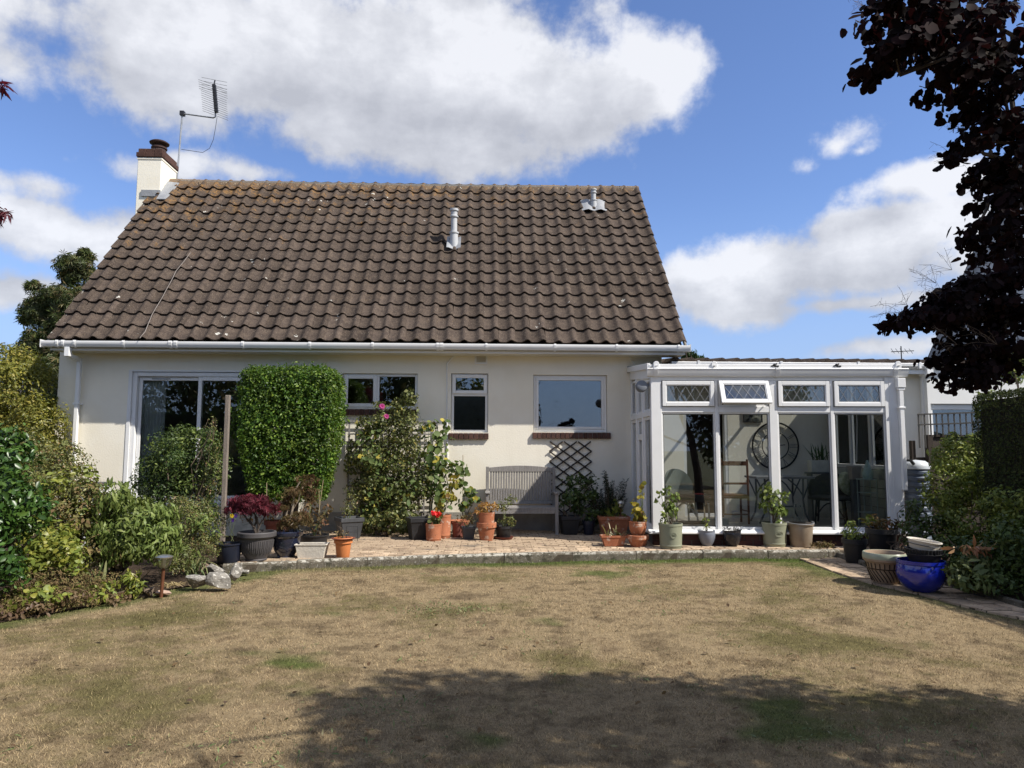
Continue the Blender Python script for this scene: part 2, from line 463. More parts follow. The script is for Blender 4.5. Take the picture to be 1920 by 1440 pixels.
def lawn_colour(t, v, blades=False):
    n1 = noise(t, v, .55, 4, .55); n2 = noise(t, v, 2.6, 7, .70); n3 = noise(t, v, 9, 4, .6)
    base = ramp(t, n2, [(.25, (.10, .073, .045)), (.40, (.205, .152, .089)), (.53, (.365, .278, .162)), (.62, (.25, .183, .107)), (.76, (.115, .085, .052))])
    olive = ramp(t, n3, [(.3, (.10, .085, .036)), (.7, (.21, .178, .078))])
    col = mixc(t, sstep(t, mth(t, 'ADD', n1, mth(t, 'MULTIPLY_ADD', n3, .25, -.12)), .50, .66), base, olive)
    sx = t.nodes.new('ShaderNodeSeparateXYZ'); t.links.new(v, sx.inputs[0])
    # watered strip along the kerb and along the beds, and worn green patches
    X_, Y_ = sx.outputs[0], sx.outputs[1]
    wob = mth(t, 'MULTIPLY_ADD', n2, .55, -.27)
    ky = mth(t, 'ADD', mth(t, 'MULTIPLY_ADD', X_, .15, 9.70), mth(t, 'MULTIPLY', mth(t, 'MULTIPLY', X_, X_), -.026))
    e1 = sstep(t, mth(t, 'ADD', mth(t, 'SUBTRACT', Y_, ky), wob), -.52, -.16)
    e1 = mth(t, 'MULTIPLY', e1, mth(t, 'MULTIPLY_ADD', sstep(t, X_, -2.4, .3), .55, .45))
    dl = mth(t, 'ADD', mth(t, 'MULTIPLY_ADD', X_, .864, 4.16*.864+6.42*.503), mth(t, 'MULTIPLY', Y_, -.503))
    dr_ = mth(t, 'ADD', mth(t, 'MULTIPLY_ADD', X_, -.97, 4.33*.97+8.58*.243), mth(t, 'MULTIPLY', Y_, -.243))
    e2 = mth(t, 'SUBTRACT', 1.0, sstep(t, mth(t, 'ADD', dl, wob), .06, .42)); e3 = mth(t, 'SUBTRACT', 1.0, sstep(t, mth(t, 'ADD', dr_, wob), .06, .45))
    edge = mth(t, 'MAXIMUM', mth(t, 'MAXIMUM', e1, mth(t, 'MULTIPLY', e2, .8)), mth(t, 'MULTIPLY', e3, .7))
    green = ramp(t, n3, [(.3, (.045, .075, .014)), (.7, (.10, .15, .03))])
    n4 = noise(t, vmth(t, 'ADD', v, (13.0, 4.0, 0)), .8, 3, .6)
    patch = sstep(t, n4, .60, .72)
    gm = mth(t, 'MAXIMUM', mth(t, 'MULTIPLY', edge, .9), mth(t, 'MULTIPLY', patch, .75))
    col = mixc(t, gm, col, green)
    return col, gm
def make_lawn_mats():
    m = bpy.data.materials.new('dry_lawn'); m.use_nodes = True; t = m.node_tree; t.nodes.clear()
    v = pos_node(t); col, gm = lawn_colour(t, v)
    fine = noise(t, v, 95, 4, .7)
    h = t.nodes.new('ShaderNodeHueSaturation'); t.links.new(col, h.inputs['Color'])
    t.links.new(mth(t, 'MULTIPLY_ADD', fine, 1.5, .05), h.inputs['Value'])
    p = t.nodes.new('ShaderNodeBsdfPrincipled'); setp(p, rough=.95, spec=.1); t.links.new(h.outputs[0], p.inputs[0])
    b = t.nodes.new('ShaderNodeBump'); b.inputs['Strength'].default_value = .9; b.inputs['Distance'].default_value = .02
    t.links.new(noise(t, v, 70, 6, .7), b.inputs['Height']); t.links.new(b.outputs[0], p.inputs['Normal'])
    o = t.nodes.new('ShaderNodeOutputMaterial'); t.links.new(p.outputs[0], o.inputs[0])
    m2 = bpy.data.materials.new('grass_blade'); m2.use_nodes = True; t = m2.node_tree; t.nodes.clear()
    ge = t.nodes.new('ShaderNodeNewGeometry'); v = ge.outputs['Position']; col, gm = lawn_colour(t, v)
    r = ge.outputs['Random Per Island']
    h = t.nodes.new('ShaderNodeHueSaturation'); t.links.new(col, h.inputs['Color'])
    t.links.new(mth(t, 'MULTIPLY_ADD', r, 1.5, .38), h.inputs['Value'])
    pale = mixc(t, mth(t, 'MULTIPLY', sstep(t, r, .86, .88), mth(t, 'MULTIPLY_ADD', gm, -.5, .5)), h.outputs[0], (.50, .39, .22))
    p = t.nodes.new('ShaderNodeBsdfPrincipled'); setp(p, rough=.7, spec=.2); t.links.new(pale, p.inputs[0])
    tr = t.nodes.new('ShaderNodeBsdfTranslucent'); t.links.new(pale, tr.inputs[0])
    mx = t.nodes.new('ShaderNodeMixShader'); mx.inputs[0].default_value = .25
    t.links.new(p.outputs[0], mx.inputs[1]); t.links.new(tr.outputs[0], mx.inputs[2])
    o = t.nodes.new('ShaderNodeOutputMaterial'); t.links.new(mx.outputs[0], o.inputs[0])
    return m, m2
LAWNM, BLADEM = make_lawn_mats()

def undul(x, y): return .010*np.sin(x*1.3+.4)*np.sin(y*1.1+1.0) + .006*np.sin(x*3.1+y*2.3)
nx, ny = 90, 130
gx, gy = np.meshgrid(np.linspace(-7, 7.5, nx), np.linspace(-12, 10.4, ny))
gv = np.stack([gx.ravel(), gy.ravel(), undul(gx, gy).ravel()], 1)
ii = np.arange(nx*ny).reshape(ny, nx)
gf = np.stack([ii[:-1, :-1].ravel(), ii[:-1, 1:].ravel(), ii[1:, 1:].ravel(), ii[1:, :-1].ravel()], 1)
tag(link_mesh('lawn', arr_mesh('lawn', gv, gf), LAWNM), 'parched brown and straw coloured lawn in front of the patio', 'lawn', kind='structure')
mb = MB(); mb.add([(-900,-900,-.07),(900,-900,-.07),(900,1500,-.07),(-900,1500,-.07)], [(0,1,2,3)])
tag(part('ground', mb, mat('far_ground', (.12, .12, .06), (.08, .085, .04), scale=.4, rough=1)), 'open ground stretching beyond the gardens', 'ground', kind='structure')

# ---- grass blades
def grass():
    pts = []
    for y0, y1, dens in ((3.2,4.2,11500),(4.2,5.4,8000),(5.4,7,4300),(7,8.6,3000),(8.6,10.1,3000)):
        n = int((y1-y0)*1.6*y1*dens*.96)
        p = np.stack([RNG.uniform(-.80*y1, .80*y1, n), RNG.uniform(y0, y1, n)], 1)
        pts.append(p[(np.abs(p[:, 0]-.035*p[:, 1]) < .76*p[:, 1])])
    p = np.concatenate(pts); p = p[inpoly(p, LAWN_POLY)]
    # tufty: drop some where a clump field is low
    fld = np.sin(p[:, 0]*7+np.sin(p[:, 1]*5)*2)*np.sin(p[:, 1]*8+np.sin(p[:, 0]*6)*2)
    p = p[RNG.random(len(p)) < .72+.28*fld]
    n = len(p); z = undul(p[:, 0], p[:, 1])
    kx = np.interp(p[:, 0], [k[0] for k in KFOOT], [k[1] for k in KFOOT])
    nearkerb = np.clip(1-(kx-p[:, 1])/.26, 0, 1)*(np.abs(p[:, 0]-1.0) < 4.2)
    hgt = RNG.uniform(.007, .020, n)*np.where(RNG.random(n) < .02, 1.6, 1.0)*(1+nearkerb*RNG.uniform(.9, 3.0, n))
    w = RNG.uniform(.0011, .0024, n)*np.clip(p[:, 1]/4.5, 1, 1.8)
    a = RNG.uniform(0, 2*PI, n); la = RNG.uniform(0, 2*PI, n); ln = hgt*RNG.uniform(.3, 1.6, n)*(1-.6*nearkerb)
    V = np.empty((n, 3, 3))
    V[:, 0] = np.stack([p[:, 0]+np.cos(a)*w, p[:, 1]+np.sin(a)*w, z-.002], 1)
    V[:, 1] = np.stack([p[:, 0]-np.cos(a)*w, p[:, 1]-np.sin(a)*w, z-.002], 1)
    V[:, 2] = np.stack([p[:, 0]+np.cos(la)*ln, p[:, 1]+np.sin(la)*ln, z+hgt], 1)
    T = np.arange(3*n).reshape(n, 3)
    o = link_mesh('grass', arr_mesh('grass', V.reshape(-1, 3), T), BLADEM)
    tag(o, 'short dry grass blades covering the lawn', 'grass', kind='stuff')
grass()

# ---- patio with its kerb and pavers
PAVE = mat('pink_paver', (.43, .325, .225), (.29, .21, .15), (.50, .39, .275), scale=5, rough=.92, spec=.12, bump=.5, objrand=.30, speck=(38, (.14, .11, .085), .62), spot=(3, (.22, .18, .14), .62))
KERBM = mat('kerb_concrete', (.21, .185, .145), (.125, .11, .085), scale=11, rough=.95, spec=.1, bump=1.0, speck=(45, (.34, .32, .28), .62), spot=(6, (.085, .078, .058), .54))
def kerb_lichen(m):                                    # pale lichen crust sits on the upper arris only
    t = m.node_tree; p = next(n for n in t.nodes if n.type == 'BSDF_PRINCIPLED'); src = p.inputs['Base Color'].links[0].from_socket
    v = pos_node(t); sx = t.nodes.new('ShaderNodeSeparateXYZ'); t.links.new(v, sx.inputs[0])
    hi = sstep(t, sx.outputs[2], .070, .105); k = mth(t, 'MULTIPLY', hi, sstep(t, noise(t, v, 17, 5, .7), .47, .56))
    t.links.new(mixc(t, k, src, (.50, .475, .41)), p.inputs['Base Color'])
kerb_lichen(KERBM)
JOINT = mat('joint_sand', (.13, .105, .08), (.07, .06, .045), scale=18, rough=1, spec=.05, bump=.6)
PATIO_POLY = KERB + [(6.9, 10.05), (6.9, 12.54), (-3.45, 12.54), (-3.35, 9.1)]
patio = thing('patio', 'low patio of pinkish block pavers with a curved concrete kerb', 'patio', (1.0, 11.0, 0))
del patio['category']; patio['kind'] = 'structure'
mb = MB(); mb.prism(PATIO_POLY, -.06, ZP-.022, 'z'); part('paving_bed', mb, JOINT, patio)
PBOX = None
def paver_mesh(name, L, W, H, m):
    mb = MB(); e = .006
    x, y = L/2, W/2
    vs = [(-x,-y,-H),(x,-y,-H),(x,y,-H),(-x,y,-H),(-x,-y,-e),(x,-y,-e),(x,y,-e),(-x,y,-e),(-x+e,-y+e,0),(x-e,-y+e,0),(x-e,y-e,0),(-x+e,y-e,0)]
    fs = [(0,1,5,4),(1,2,6,5),(2,3,7,6),(3,0,4,7),(4,5,9,8),(5,6,10,9),(6,7,11,10),(7,4,8,11),(8,9,10,11)]
    me = bpy.data.meshes.new(name); me.from_pydata(vs, [], fs); me.update(); me.materials.append(m); return me, np.array(vs), fs
def kerb_y(x): return float(np.interp(x, [k[0] for k in KERB], [k[1] for k in KERB]))
pm, pv, pf = paver_mesh('paver', .194, .093, .05, PAVE)
cells = []
row = 0; y = 8.92
while y < 12.5:
    x = -3.35 + (row % 2)*.102
    while x < 6.8:
        if y > kerb_y(x)+.115 and x > -3.3 and not (2.6 < x < 6.0 and y > 10.75):
            cells.append((y-kerb_y(x), x, y))
        x += .205
    y += .105; row += 1
cells.sort()
restV, restF = [], []
for k, (_, x, y) in enumerate(cells):
    rz = random.gauss(0, .018); rx = random.gauss(0, .03); ry = random.gauss(0, .02); dz = random.gauss(0, .0045)
    if k < 300:
        o = bpy.data.objects.new('paver', pm); COL.objects.link(o); o.parent = patio
        o.location = (x-1.0, y-11.0, ZP+dz); o.rotation_euler = (rx, ry, rz)
    else:
        R3 = np.array(Euler((rx, ry, rz)).to_matrix()); b = len(restV)*len(pv)
        restV.append(pv@R3.T + np.array([x-1.0, y-11.0, ZP+dz]))
        restF += [tuple(b+i for i in f) for f in pf]
me = bpy.data.meshes.new('paver_field'); me.from_pydata([tuple(v) for v in np.concatenate(restV)], [], restF); me.update()
o = link_mesh('paver_field', me, PAVE, patio); o['kind'] = 'stuff'
# kerb stones
pl = [Vector((x, y, 0)) for x, y in KERB]
def along(s):
    for a, b in zip(pl[:-1], pl[1:]):
        l = (b-a).length
        if s <= l: return a + (b-a)*(s/l), (b-a).normalized()
        s -= l
    return pl[-1], (pl[-1]-pl[-2]).normalized()
tot = sum((b-a).length for a, b in zip(pl[:-1], pl[1:]))
s = 0.0
while s < tot-.05:
    L = min(random.uniform(.86, .94), tot-s); n = 5
    vs, fs = [], []
    dz = random.gauss(0, .004); tw = random.gauss(0, .006)
    for k in range(n+1):
        p, t = along(s+.006+(L-.012)*k/n); q = Vector((-t.y, t.x, 0))
        j = lambda a: random.gauss(0, a)
        for w, z in ((-.0, -.06), (-.004+j(.003), ZP-.02+dz), (.012+j(.003), ZP+.004+dz+j(.002)), (.095+j(.003), ZP+.003+dz+tw*.3+j(.002)), (.10, -.06)):
            vs.append(tuple(p + q*w + Vector((-1.0, -11.0, z))))
    for k in range(n):
        for i in range(4):
            fs.append((k*5+i, (k+1)*5+i, (k+1)*5+i+1, k*5+i+1))
    fs += [(0,1,2,3,4), tuple(n*5+i for i in (4,3,2,1,0))]
    me = bpy.data.meshes.new('kerb_stone'); me.from_pydata(vs, [], fs); me.update()
    link_mesh('kerb_stone', me, KERBM, patio)
    s += L

# ---- side path and its edging
PATH_L = [G2(x, y, .02) for x, y in [(1500,1046),(1560,1070),(1588,1080),(1642,1095),(1729,1113),(1822,1138),(1916,1158)]] + [(5.0, 5.2)]
PATH_R = [G2(x, y, .03) for x, y in [(1570,1041),(1628,1062),(1700,1079),(1772,1094),(1850,1117),(1920,1138)]] + [(5.75, 5.4)]
path = thing('path', 'narrow paved side path curving round the right edge of the lawn', 'path', (4.8, 7.5, 0))
del path['category']; path['kind'] = 'structure'
PATH_POLY = PATH_L + PATH_R[::-1]
mb = MB(); mb.prism(PATH_POLY, -.06, .012, 'z'); part('path_bed', mb, JOINT, path)
def edge_x(pl_, y): return float(np.interp(y, [p[1] for p in pl_][::-1], [p[0] for p in pl_][::-1]))
yy = 5.3; row = 0
while yy < 9.85:
    dy = .27; cols = [0, .36, .70, 1.0] if row % 2 else [0, .52, 1.0]
    for f0, f1 in zip(cols[:-1], cols[1:]):
        vs = []; dz = random.gauss(0, .004); tl = random.gauss(0, .006)
        for y_, s_ in ((yy+.011, 0), (yy+dy-.011, 1)):
            xl, xr = edge_x(PATH_L, y_)-.02, edge_x(PATH_R, y_)-.03
            for f, e in ((f0, .010), (f1, -.010)): vs.append((xl+(xr-xl)*f+e-4.8, y_-7.5, .022+dz+tl*(s_-.5)))
        q = [vs[0], vs[1], vs[3], vs[2]]; lo_ = [(x, y, -.03) for x, y, z in q]
        me = bpy.data.meshes.new('paving_slab'); me.from_pydata(q+lo_, [], [(0,1,2,3),(4,7,6,5),(0,4,5,1),(1,5,6,2),(2,6,7,3),(3,7,4,0)]); me.update()
        link_mesh('paving_slab', me, PAVE, path)
    yy += dy; row += 1
for (a, b) in zip(PATH_R[:-1], PATH_R[1:]):
    a = Vector((a[0], a[1], .02)); b = Vector((b[0], b[1], .02)); n = max(1, round((b-a).length/.6))
    for k in range(n):
        p = a+(b-a)*(k/n); q = a+(b-a)*((k+1)/n); d = (q-p).normalized()*.006
        mb = MB(); mb.bar(p+d, q-d, .06, .11+random.uniform(-.015, .015)); part('edging_stone', mb, KERBM, path, bev=.012)

# ---- flower beds
BED_L = [(-14, 1), (-5.3, 1)] + [(-4.75,4.5)] + [G2(*p) for p in [(0,1172),(120,1150),(240,1124),(330,1106),(440,1087)]] + [KERB[0], (-3.3, 9.1), (-3.4, 12.5), (-14, 12.9)]
BED_R = [(x+.03, y) for x, y in PATH_R] + [(5.9, 2), (12, 2), (12, 12.3), (6.9, 12.3), (6.9, 10.0)]
for nm, poly, lab in (('flower_bed', BED_L, 'earth bed left of the lawn under the shrubs'), ('flower_bed', BED_R, 'shaded earth bed right of the side path')):
    bm = bmesh.new(); f = bm.faces.new([bm.verts.new((x, y, .022)) for x, y in poly])
    bmesh.ops.triangulate(bm, faces=[f]); 
    me = bpy.data.meshes.new(nm); bm.to_mesh(me); bm.free()
    tag(link_mesh(nm, me, SOIL), lab, kind='structure')
# ================================================================== house
FY = 12.55                                           # front face of the house wall
house = thing('house', 'cream rendered chalet bungalow with a steep brown pantiled roof and a low side extension', 'house', (-2.0, FY, 0))
def fx(px, py=800): return at(px, py, FY).x
def fz(px, py): return at(px, py, FY).z
OPEN = {  # name: x0, x1, z0, z1
    'door': (fx(243), -3.75, .56, fz(300, 697)),
    'w2': (fx(640), fx(783, 730), fz(700, 766), fz(700, 700)),
    'w3': (fx(845), fx(915), fz(880, 811), fz(880, 700)),
    'w4': (fx(1000), fx(1139), fz(1070, 810), fz(1070, 703)),
    'kitchen': (fx(1283, 870), fx(1366, 870), .34, fz(1310, 768)),
}
WX0, WX1, WZ1 = -7.43, 7.93, 3.26
def wall_holes(x0, x1, z0, z1, y0, y1, holes):
    mb = MB()
    xs = sorted({x0, x1, *[h[0] for h in holes], *[h[1] for h in holes]}); zs = sorted({z0, z1, *[h[2] for h in holes], *[h[3] for h in holes]})
    for a, b in zip(xs[:-1], xs[1:]):
        for c, d in zip(zs[:-1], zs[1:]):
            mx, mz = (a+b)/2, (c+d)/2
            if any(h[0] < mx < h[1] and h[2] < mz < h[3] for h in holes): continue
            mb.add([(a,y0,c),(b,y0,c),(b,y0,d),(a,y0,d)], [(0,1,2,3)])
            mb.add([(a,y1,c),(b,y1,c),(b,y1,d),(a,y1,d)], [(3,2,1,0)])
    for h in holes:
        a, b, c, d = h
        mb.add([(a,y0,c),(a,y1,c),(a,y1,d),(a,y0,d)], [(0,1,2,3)]); mb.add([(b,y0,c),(b,y1,c),(b,y1,d),(b,y0,d)], [(3,2,1,0)])
        mb.add([(a,y0,d),(b,y0,d),(b,y1,d),(a,y1,d)], [(0,1,2,3)]); mb.add([(a,y0,c),(b,y0,c),(b,y1,c),(a,y1,c)], [(3,2,1,0)])
    mb.add([(x0,y0,z0),(x0,y1,z0),(x0,y1,z1),(x0,y0,z1)], [(3,2,1,0)]); mb.add([(x1,y0,z0),(x1,y1,z0),(x1,y1,z1),(x1,y0,z1)], [(0,1,2,3)])
    mb.add([(x0,y0,z1),(x1,y0,z1),(x1,y1,z1),(x0,y1,z1)], [(0,1,2,3)])
    return mb
XR = 3.12                                            # right gable wall of the main house
# main front wall to the gable, then the lower extension wall
hm = [OPEN[k] for k in ('door', 'w2', 'w3', 'w4')]
wall = part('wall', wall_holes(WX0, XR, -.05, WZ1, FY, FY+.28, hm), RENDERW, house)
part('extension_wall', wall_holes(XR, WX1, -.05, 2.98, FY+.004, FY+.28, [OPEN['kitchen']]), RENDERW, house)
RY0, RZ0, RY1, RZ1 = 12.02, 3.305, 15.70, 7.48       # eaves line and ridge line of the main roof
RX0, RX1 = -7.33, 3.42
SL = math.atan2(RZ1-RZ0, RY1-RY0); RL = math.hypot(RZ1-RZ0, RY1-RY0)
def roofpt(x, s, h=0.0):                              # s metres up the slope, h off it
    return Vector((x, RY0+s*math.cos(SL)-h*math.sin(SL), RZ0+s*math.sin(SL)+h*math.cos(SL)))
BY = 2*RY1-FY
for gxx, nm in ((WX0, 'gable_wall'), (XR-.28, 'gable_wall')):
    mb = MB(); zt = RZ1-.35
    mb.prism([(FY+.281, -.05), (BY-.281, -.05), (BY-.281, WZ1), (RY1, zt), (FY+.281, WZ1)], gxx, gxx+.28, 'x'); part(nm, mb, RENDERW, house)
mb = MB(); mb.box(WX0, XR, BY-.28, BY, -.05, WZ1); part('wall', mb, RENDERW, house)
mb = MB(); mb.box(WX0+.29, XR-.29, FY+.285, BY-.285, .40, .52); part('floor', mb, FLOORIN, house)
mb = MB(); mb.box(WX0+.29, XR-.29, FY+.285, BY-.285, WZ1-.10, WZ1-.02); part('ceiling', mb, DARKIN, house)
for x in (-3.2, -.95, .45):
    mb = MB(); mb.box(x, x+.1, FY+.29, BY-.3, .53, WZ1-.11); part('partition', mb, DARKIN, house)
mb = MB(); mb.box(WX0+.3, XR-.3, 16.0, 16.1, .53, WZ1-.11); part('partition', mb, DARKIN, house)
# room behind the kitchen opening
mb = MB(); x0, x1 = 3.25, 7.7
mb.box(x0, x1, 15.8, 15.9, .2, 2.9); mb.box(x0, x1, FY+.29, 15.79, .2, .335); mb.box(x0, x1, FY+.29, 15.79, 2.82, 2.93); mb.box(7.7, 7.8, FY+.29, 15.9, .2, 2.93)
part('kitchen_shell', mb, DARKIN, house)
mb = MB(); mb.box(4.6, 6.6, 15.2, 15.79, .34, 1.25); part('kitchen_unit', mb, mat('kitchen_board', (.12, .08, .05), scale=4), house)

# ---- roof deck, tiles, ridge
SARK = mat('roof_underlay', (.03, .027, .025), scale=6, rough=1)
def tile_material():
    m = bpy.data.materials.new('roof_tile'); m.use_nodes = True; t = m.node_tree; t.nodes.clear()
    v = pos_node(t); oi = t.nodes.new('ShaderNodeObjectInfo'); ge = t.nodes.new('ShaderNodeNewGeometry')
    r = mth(t, 'FRACT', mth(t, 'ADD', ge.outputs['Random Per Island'], oi.outputs['Random']))
    n1 = noise(t, v, 9, 8, .78); n2 = noise(t, v, 55, 5, .75)
    base = ramp(t, n1, [(.28, (.036, .028, .025)), (.5, (.068, .052, .043)), (.72, (.115, .088, .068))])
    h = t.nodes.new('ShaderNodeHueSaturation'); t.links.new(base, h.inputs['Color']); t.links.new(mth(t, 'MULTIPLY_ADD', r, .44, .74), h.inputs['Value'])
    col = mixc(t, mth(t, 'MULTIPLY', sstep(t, n2, .52, .66), .65), h.outputs[0], (.20, .155, .115))
    sx = t.nodes.new('ShaderNodeSeparateXYZ'); t.links.new(v, sx.inputs[0])
    # lichen: orange-brown growth thickest on the top courses and to the left, white crusts anywhere
    up = mth(t, 'MULTIPLY_ADD', sx.outputs[2], .10, -.52); lf = mth(t, 'MULTIPLY_ADD', sx.outputs[0], -.012, 0)
    n3 = noise(t, v, 3.6, 5, .65)
    lic = mth(t, 'MULTIPLY', sstep(t, mth(t, 'ADD', mth(t, 'ADD', n3, up), lf), .68, .86), sstep(t, noise(t, v, 16, 6, .75), .42, .58))
    n5 = noise(t, v, 30, 3, .6)
    lcol = ramp(t, n5, [(.35, (.15, .105, .05)), (.62, (.30, .15, .045)), (.8, (.27, .235, .13))])
    col = mixc(t, mth(t, 'MULTIPLY', lic, .8), col, lcol)
    yel = mth(t, 'MULTIPLY', sstep(t, noise(t, v, 1.0, 3, .6), .52, .62), sstep(t, n5, .55, .66))
    col = mixc(t, mth(t, 'MULTIPLY', yel, .35), col, (.15, .105, .06))
    vo = t.nodes.new('ShaderNodeTexVoronoi'); vo.inputs['Scale'].default_value = 4.2; t.links.new(vmth(t, 'ADD', v, vmth(t, 'MULTIPLY', noise(t, v, 26, 3, .6, 'Color'), (.16, .16, .16))), vo.inputs['Vector'])
    sp = mth(t, 'MULTIPLY', mth(t, 'LESS_THAN', vo.outputs['Distance'], mth(t, 'MULTIPLY_ADD', noise(t, v, 1.4, 2, .5), .42, -.15)), mth(t, 'GREATER_THAN', noise(t, v, 1.1, 3, .6), .50))
    col = mixc(t, sp, col, (.52, .51, .46))
    col = mixc(t, sstep(t, noise(t, v, 75, 3, .6), .67, .72), col, (.40, .36, .29))
    p = t.nodes.new('ShaderNodeBsdfPrincipled'); setp(p, rough=.93, spec=.12); t.links.new(col, p.inputs[0])
    b = t.nodes.new('ShaderNodeBump'); b.inputs['Strength'].default_value = .8; b.inputs['Distance'].default_value = .012
    t.links.new(noise(t, v, 60, 6, .7), b.inputs['Height']); t.links.new(b.outputs[0], p.inputs['Normal'])
    o = t.nodes.new('ShaderNodeOutputMaterial'); t.links.new(p.outputs[0], o.inputs[0]); return m
TILEM = tile_material()
mb = MB()
a, b = roofpt(RX0+.06, -.02, -.05), roofpt(RX0+.06, RL, -.05); c, d = roofpt(RX1-.06, RL, -.05), roofpt(RX1-.06, -.02, -.05)
lo = Vector((0, 0, -.08))
mb.add([a, b, c, d, a+lo, b+lo, c+lo, d+lo], [(0,3,2,1),(4,5,6,7),(0,1,5,4),(1,2,6,5),(2,3,7,6),(3,0,4,7)])
mir = lambda v: Vector((v.x, 2*RY1-v.y, v.z))
vs = [mir(x) for x in (a, b, c, d, a+lo, b+lo, c+lo, d+lo)]
mb.add(vs, [(0,1,2,3),(4,7,6,5),(0,4,5,1),(1,5,6,2),(2,6,7,3),(3,7,4,0)])
roof = part('roof', mb, SARK, house)
TW, GA, NC, NR = .2688, .345, 40, 16
def tile_shape(TL=.40):
    us = [0, .12, .24, .36, .48, .58, .68, .78, .88, 1.0]
    def hh(u): return .030*math.cos(2*PI*(u-.78)) + .008*math.cos(4*PI*(u-.78)) + .004
    vs, fs = [], []; n = len(us); th = .022
    for y, l in ((0, .046), (TL, .004)):
        for u in us: vs.append(((u-.5)*TW*1.03, y, hh(u)+l))
    for u in us: vs.append(((u-.5)*TW*1.03, .001, hh(u)+.046-th))
    for i in range(n-1):
        fs.append((i, i+1, n+i+1, n+i)); fs.append((2*n+i, 2*n+i+1, i+1, i))
    fs.append((0, n, 2*n)); fs.append((n-1, 3*n-1, 2*n-1))
    return vs, fs
tv, tf = tile_shape()
tme = bpy.data.meshes.new('roof_tile'); tme.from_pydata(tv, [], tf); tme.update(); tme.materials.append(TILEM)
tme.polygons.foreach_set('use_smooth', [True]*len(tme.polygons)); tme.set_sharp_from_angle(angle=math.radians(50))
og = ORIG[house.name]; tva = np.array(tv)
RB = Matrix.Rotation(SL, 4, 'X')
tfV, tfF, k = [], [], 0
for r in range(NR):
    for c in range(NC):
        x = RX0 + (c+.5)*TW + random.gauss(0, .0025); s = r*GA + random.gauss(0, .006) - (.03 if random.random() < .012 else 0)
        sag = -.020*math.sin(PI*(c+.5)/NC)*(r/NR)
        p = roofpt(x, s, .004+sag) - og
        R3 = RB @ Euler((random.gauss(0, .011), random.gauss(0, .013), random.gauss(0, .016))).to_matrix().to_4x4()
        if k < 300:
            o = bpy.data.objects.new('roof_tile', tme); COL.objects.link(o); o.parent = roof
            R3.translation = p; o.matrix_basis = R3
        else:
            b = len(tfV)*len(tva); tfV.append(tva@np.array(R3.to_3x3()).T + np.array(p)); tfF += [tuple(b+i for i in f) for f in tf]
        k += 1
me = bpy.data.meshes.new('roof_tile_field'); me.from_pydata([tuple(v) for v in np.concatenate(tfV)], [], tfF); me.update(); me.materials.append(TILEM)
me.polygons.foreach_set('use_smooth', [True]*len(me.polygons)); me.set_sharp_from_angle(angle=math.radians(50))
o = link_mesh('roof_tile_field', me, TILEM, roof); o['kind'] = 'stuff'
# back slope in plain corrugated courses
mb = MB(); n = 160
for r in range(NR):
    vs = []
    for s, l in ((r*GA, .045), (r*GA+.4, .012)):
        for i in range(n+1):
            u = i/n*NC; v = roofpt(RX0+u*TW, s, .004+.026*math.cos(2*PI*(u-.78))+l); vs.append(mir(v))
    mb.add(vs, [(i, n+1+i, n+2+i, i+1) for i in range(n)])
o = part('tile_field', mb, TILEM, roof); o['kind'] = 'stuff'
RIDGEM = mat('ridge_tile', (.19, .135, .09), (.10, .08, .065), (.26, .17, .095), scale=6, rough=.95, spec=.1, bump=.7, objrand=.15, speck=(30, (.38, .33, .24), .62))
nR = 24; w = (RX1-RX0+.02)/nR
for i in range(nR):
    x0 = RX0-.01+i*w; mb = MB(); th = .02
    prof = [(RY1-.13, RZ1-.115), (RY1-.11, RZ1-.03), (RY1-.06, RZ1+.035), (RY1, RZ1+.055), (RY1+.06, RZ1+.035), (RY1+.11, RZ1-.03), (RY1+.13, RZ1-.115)]
    sag = -.035*math.sin(PI*(i+.5)/nR) + random.gauss(0, .003)
    prof = [(a*1.0, b+sag-.02) for a, b in prof]
    mb.prism(prof, x0+.008, x0+w-.008, 'x'); part('ridge_tile', mb, RIDGEM, roof, smooth=True)
mb = MB()                                             # mortar bedding under ridge and along the verges
mb.box(RX0+.02, RX1-.02, RY1-.10, RY1+.10, RZ1-.16, RZ1-.03)
part('ridge_mortar', mb, MORTAR, roof)
for xx in (RX0-.012, RX1-.03):
    mb = MB(); p0, p1 = roofpt(xx+.02, 0, -.028), roofpt(xx+.02, RL-.1, -.028); mb.bar(p0, p1, .035, .055, up=(0, -math.sin(SL), math.cos(SL)))
    part('verge', mb, MORTAR, roof)
# ---- eaves
part('fascia', MB().box(RX0+.0, RX1-.0, 12.105, 12.13, 3.142, 3.30), WHITE, house)
part('soffit', MB().box(RX0+.0, RX1-.0, 12.131, FY-.002, 3.15, 3.165), SOFFITM, house)
for x in (RX0+.0, RX1-.03):
    mb = MB(); mb.prism([(12.131, 3.167), (FY+.3, 3.167), (FY+.3, 3.55), (12.131, 3.28)], x, x+.03, 'x'); part('box_end', mb, SOFFITM, house)
mb = MB()                                             # open ogee gutter
gp = [(12.100, 3.305), (12.100, 3.215), (12.055, 3.195), (12.015, 3.205), (11.995, 3.235), (11.985, 3.285), (11.975, 3.288), (11.972, 3.275), (11.98, 3.23), (12.005, 3.192), (12.05, 3.182), (12.104, 3.205), (12.104, 3.305)]
gut = part('gutter', mb.prism(gp, RX0-.09, RX1+.06, 'x'), WHITE, house, smooth=True)
part('gutter_stop', MB().box(RX0-.096, RX0-.088, 11.972, 12.104, 3.18, 3.306), WHITE, gut); part('gutter_stop', MB().box(RX1+.058, RX1+.066, 11.972, 12.104, 3.18, 3.306), WHITE, gut)
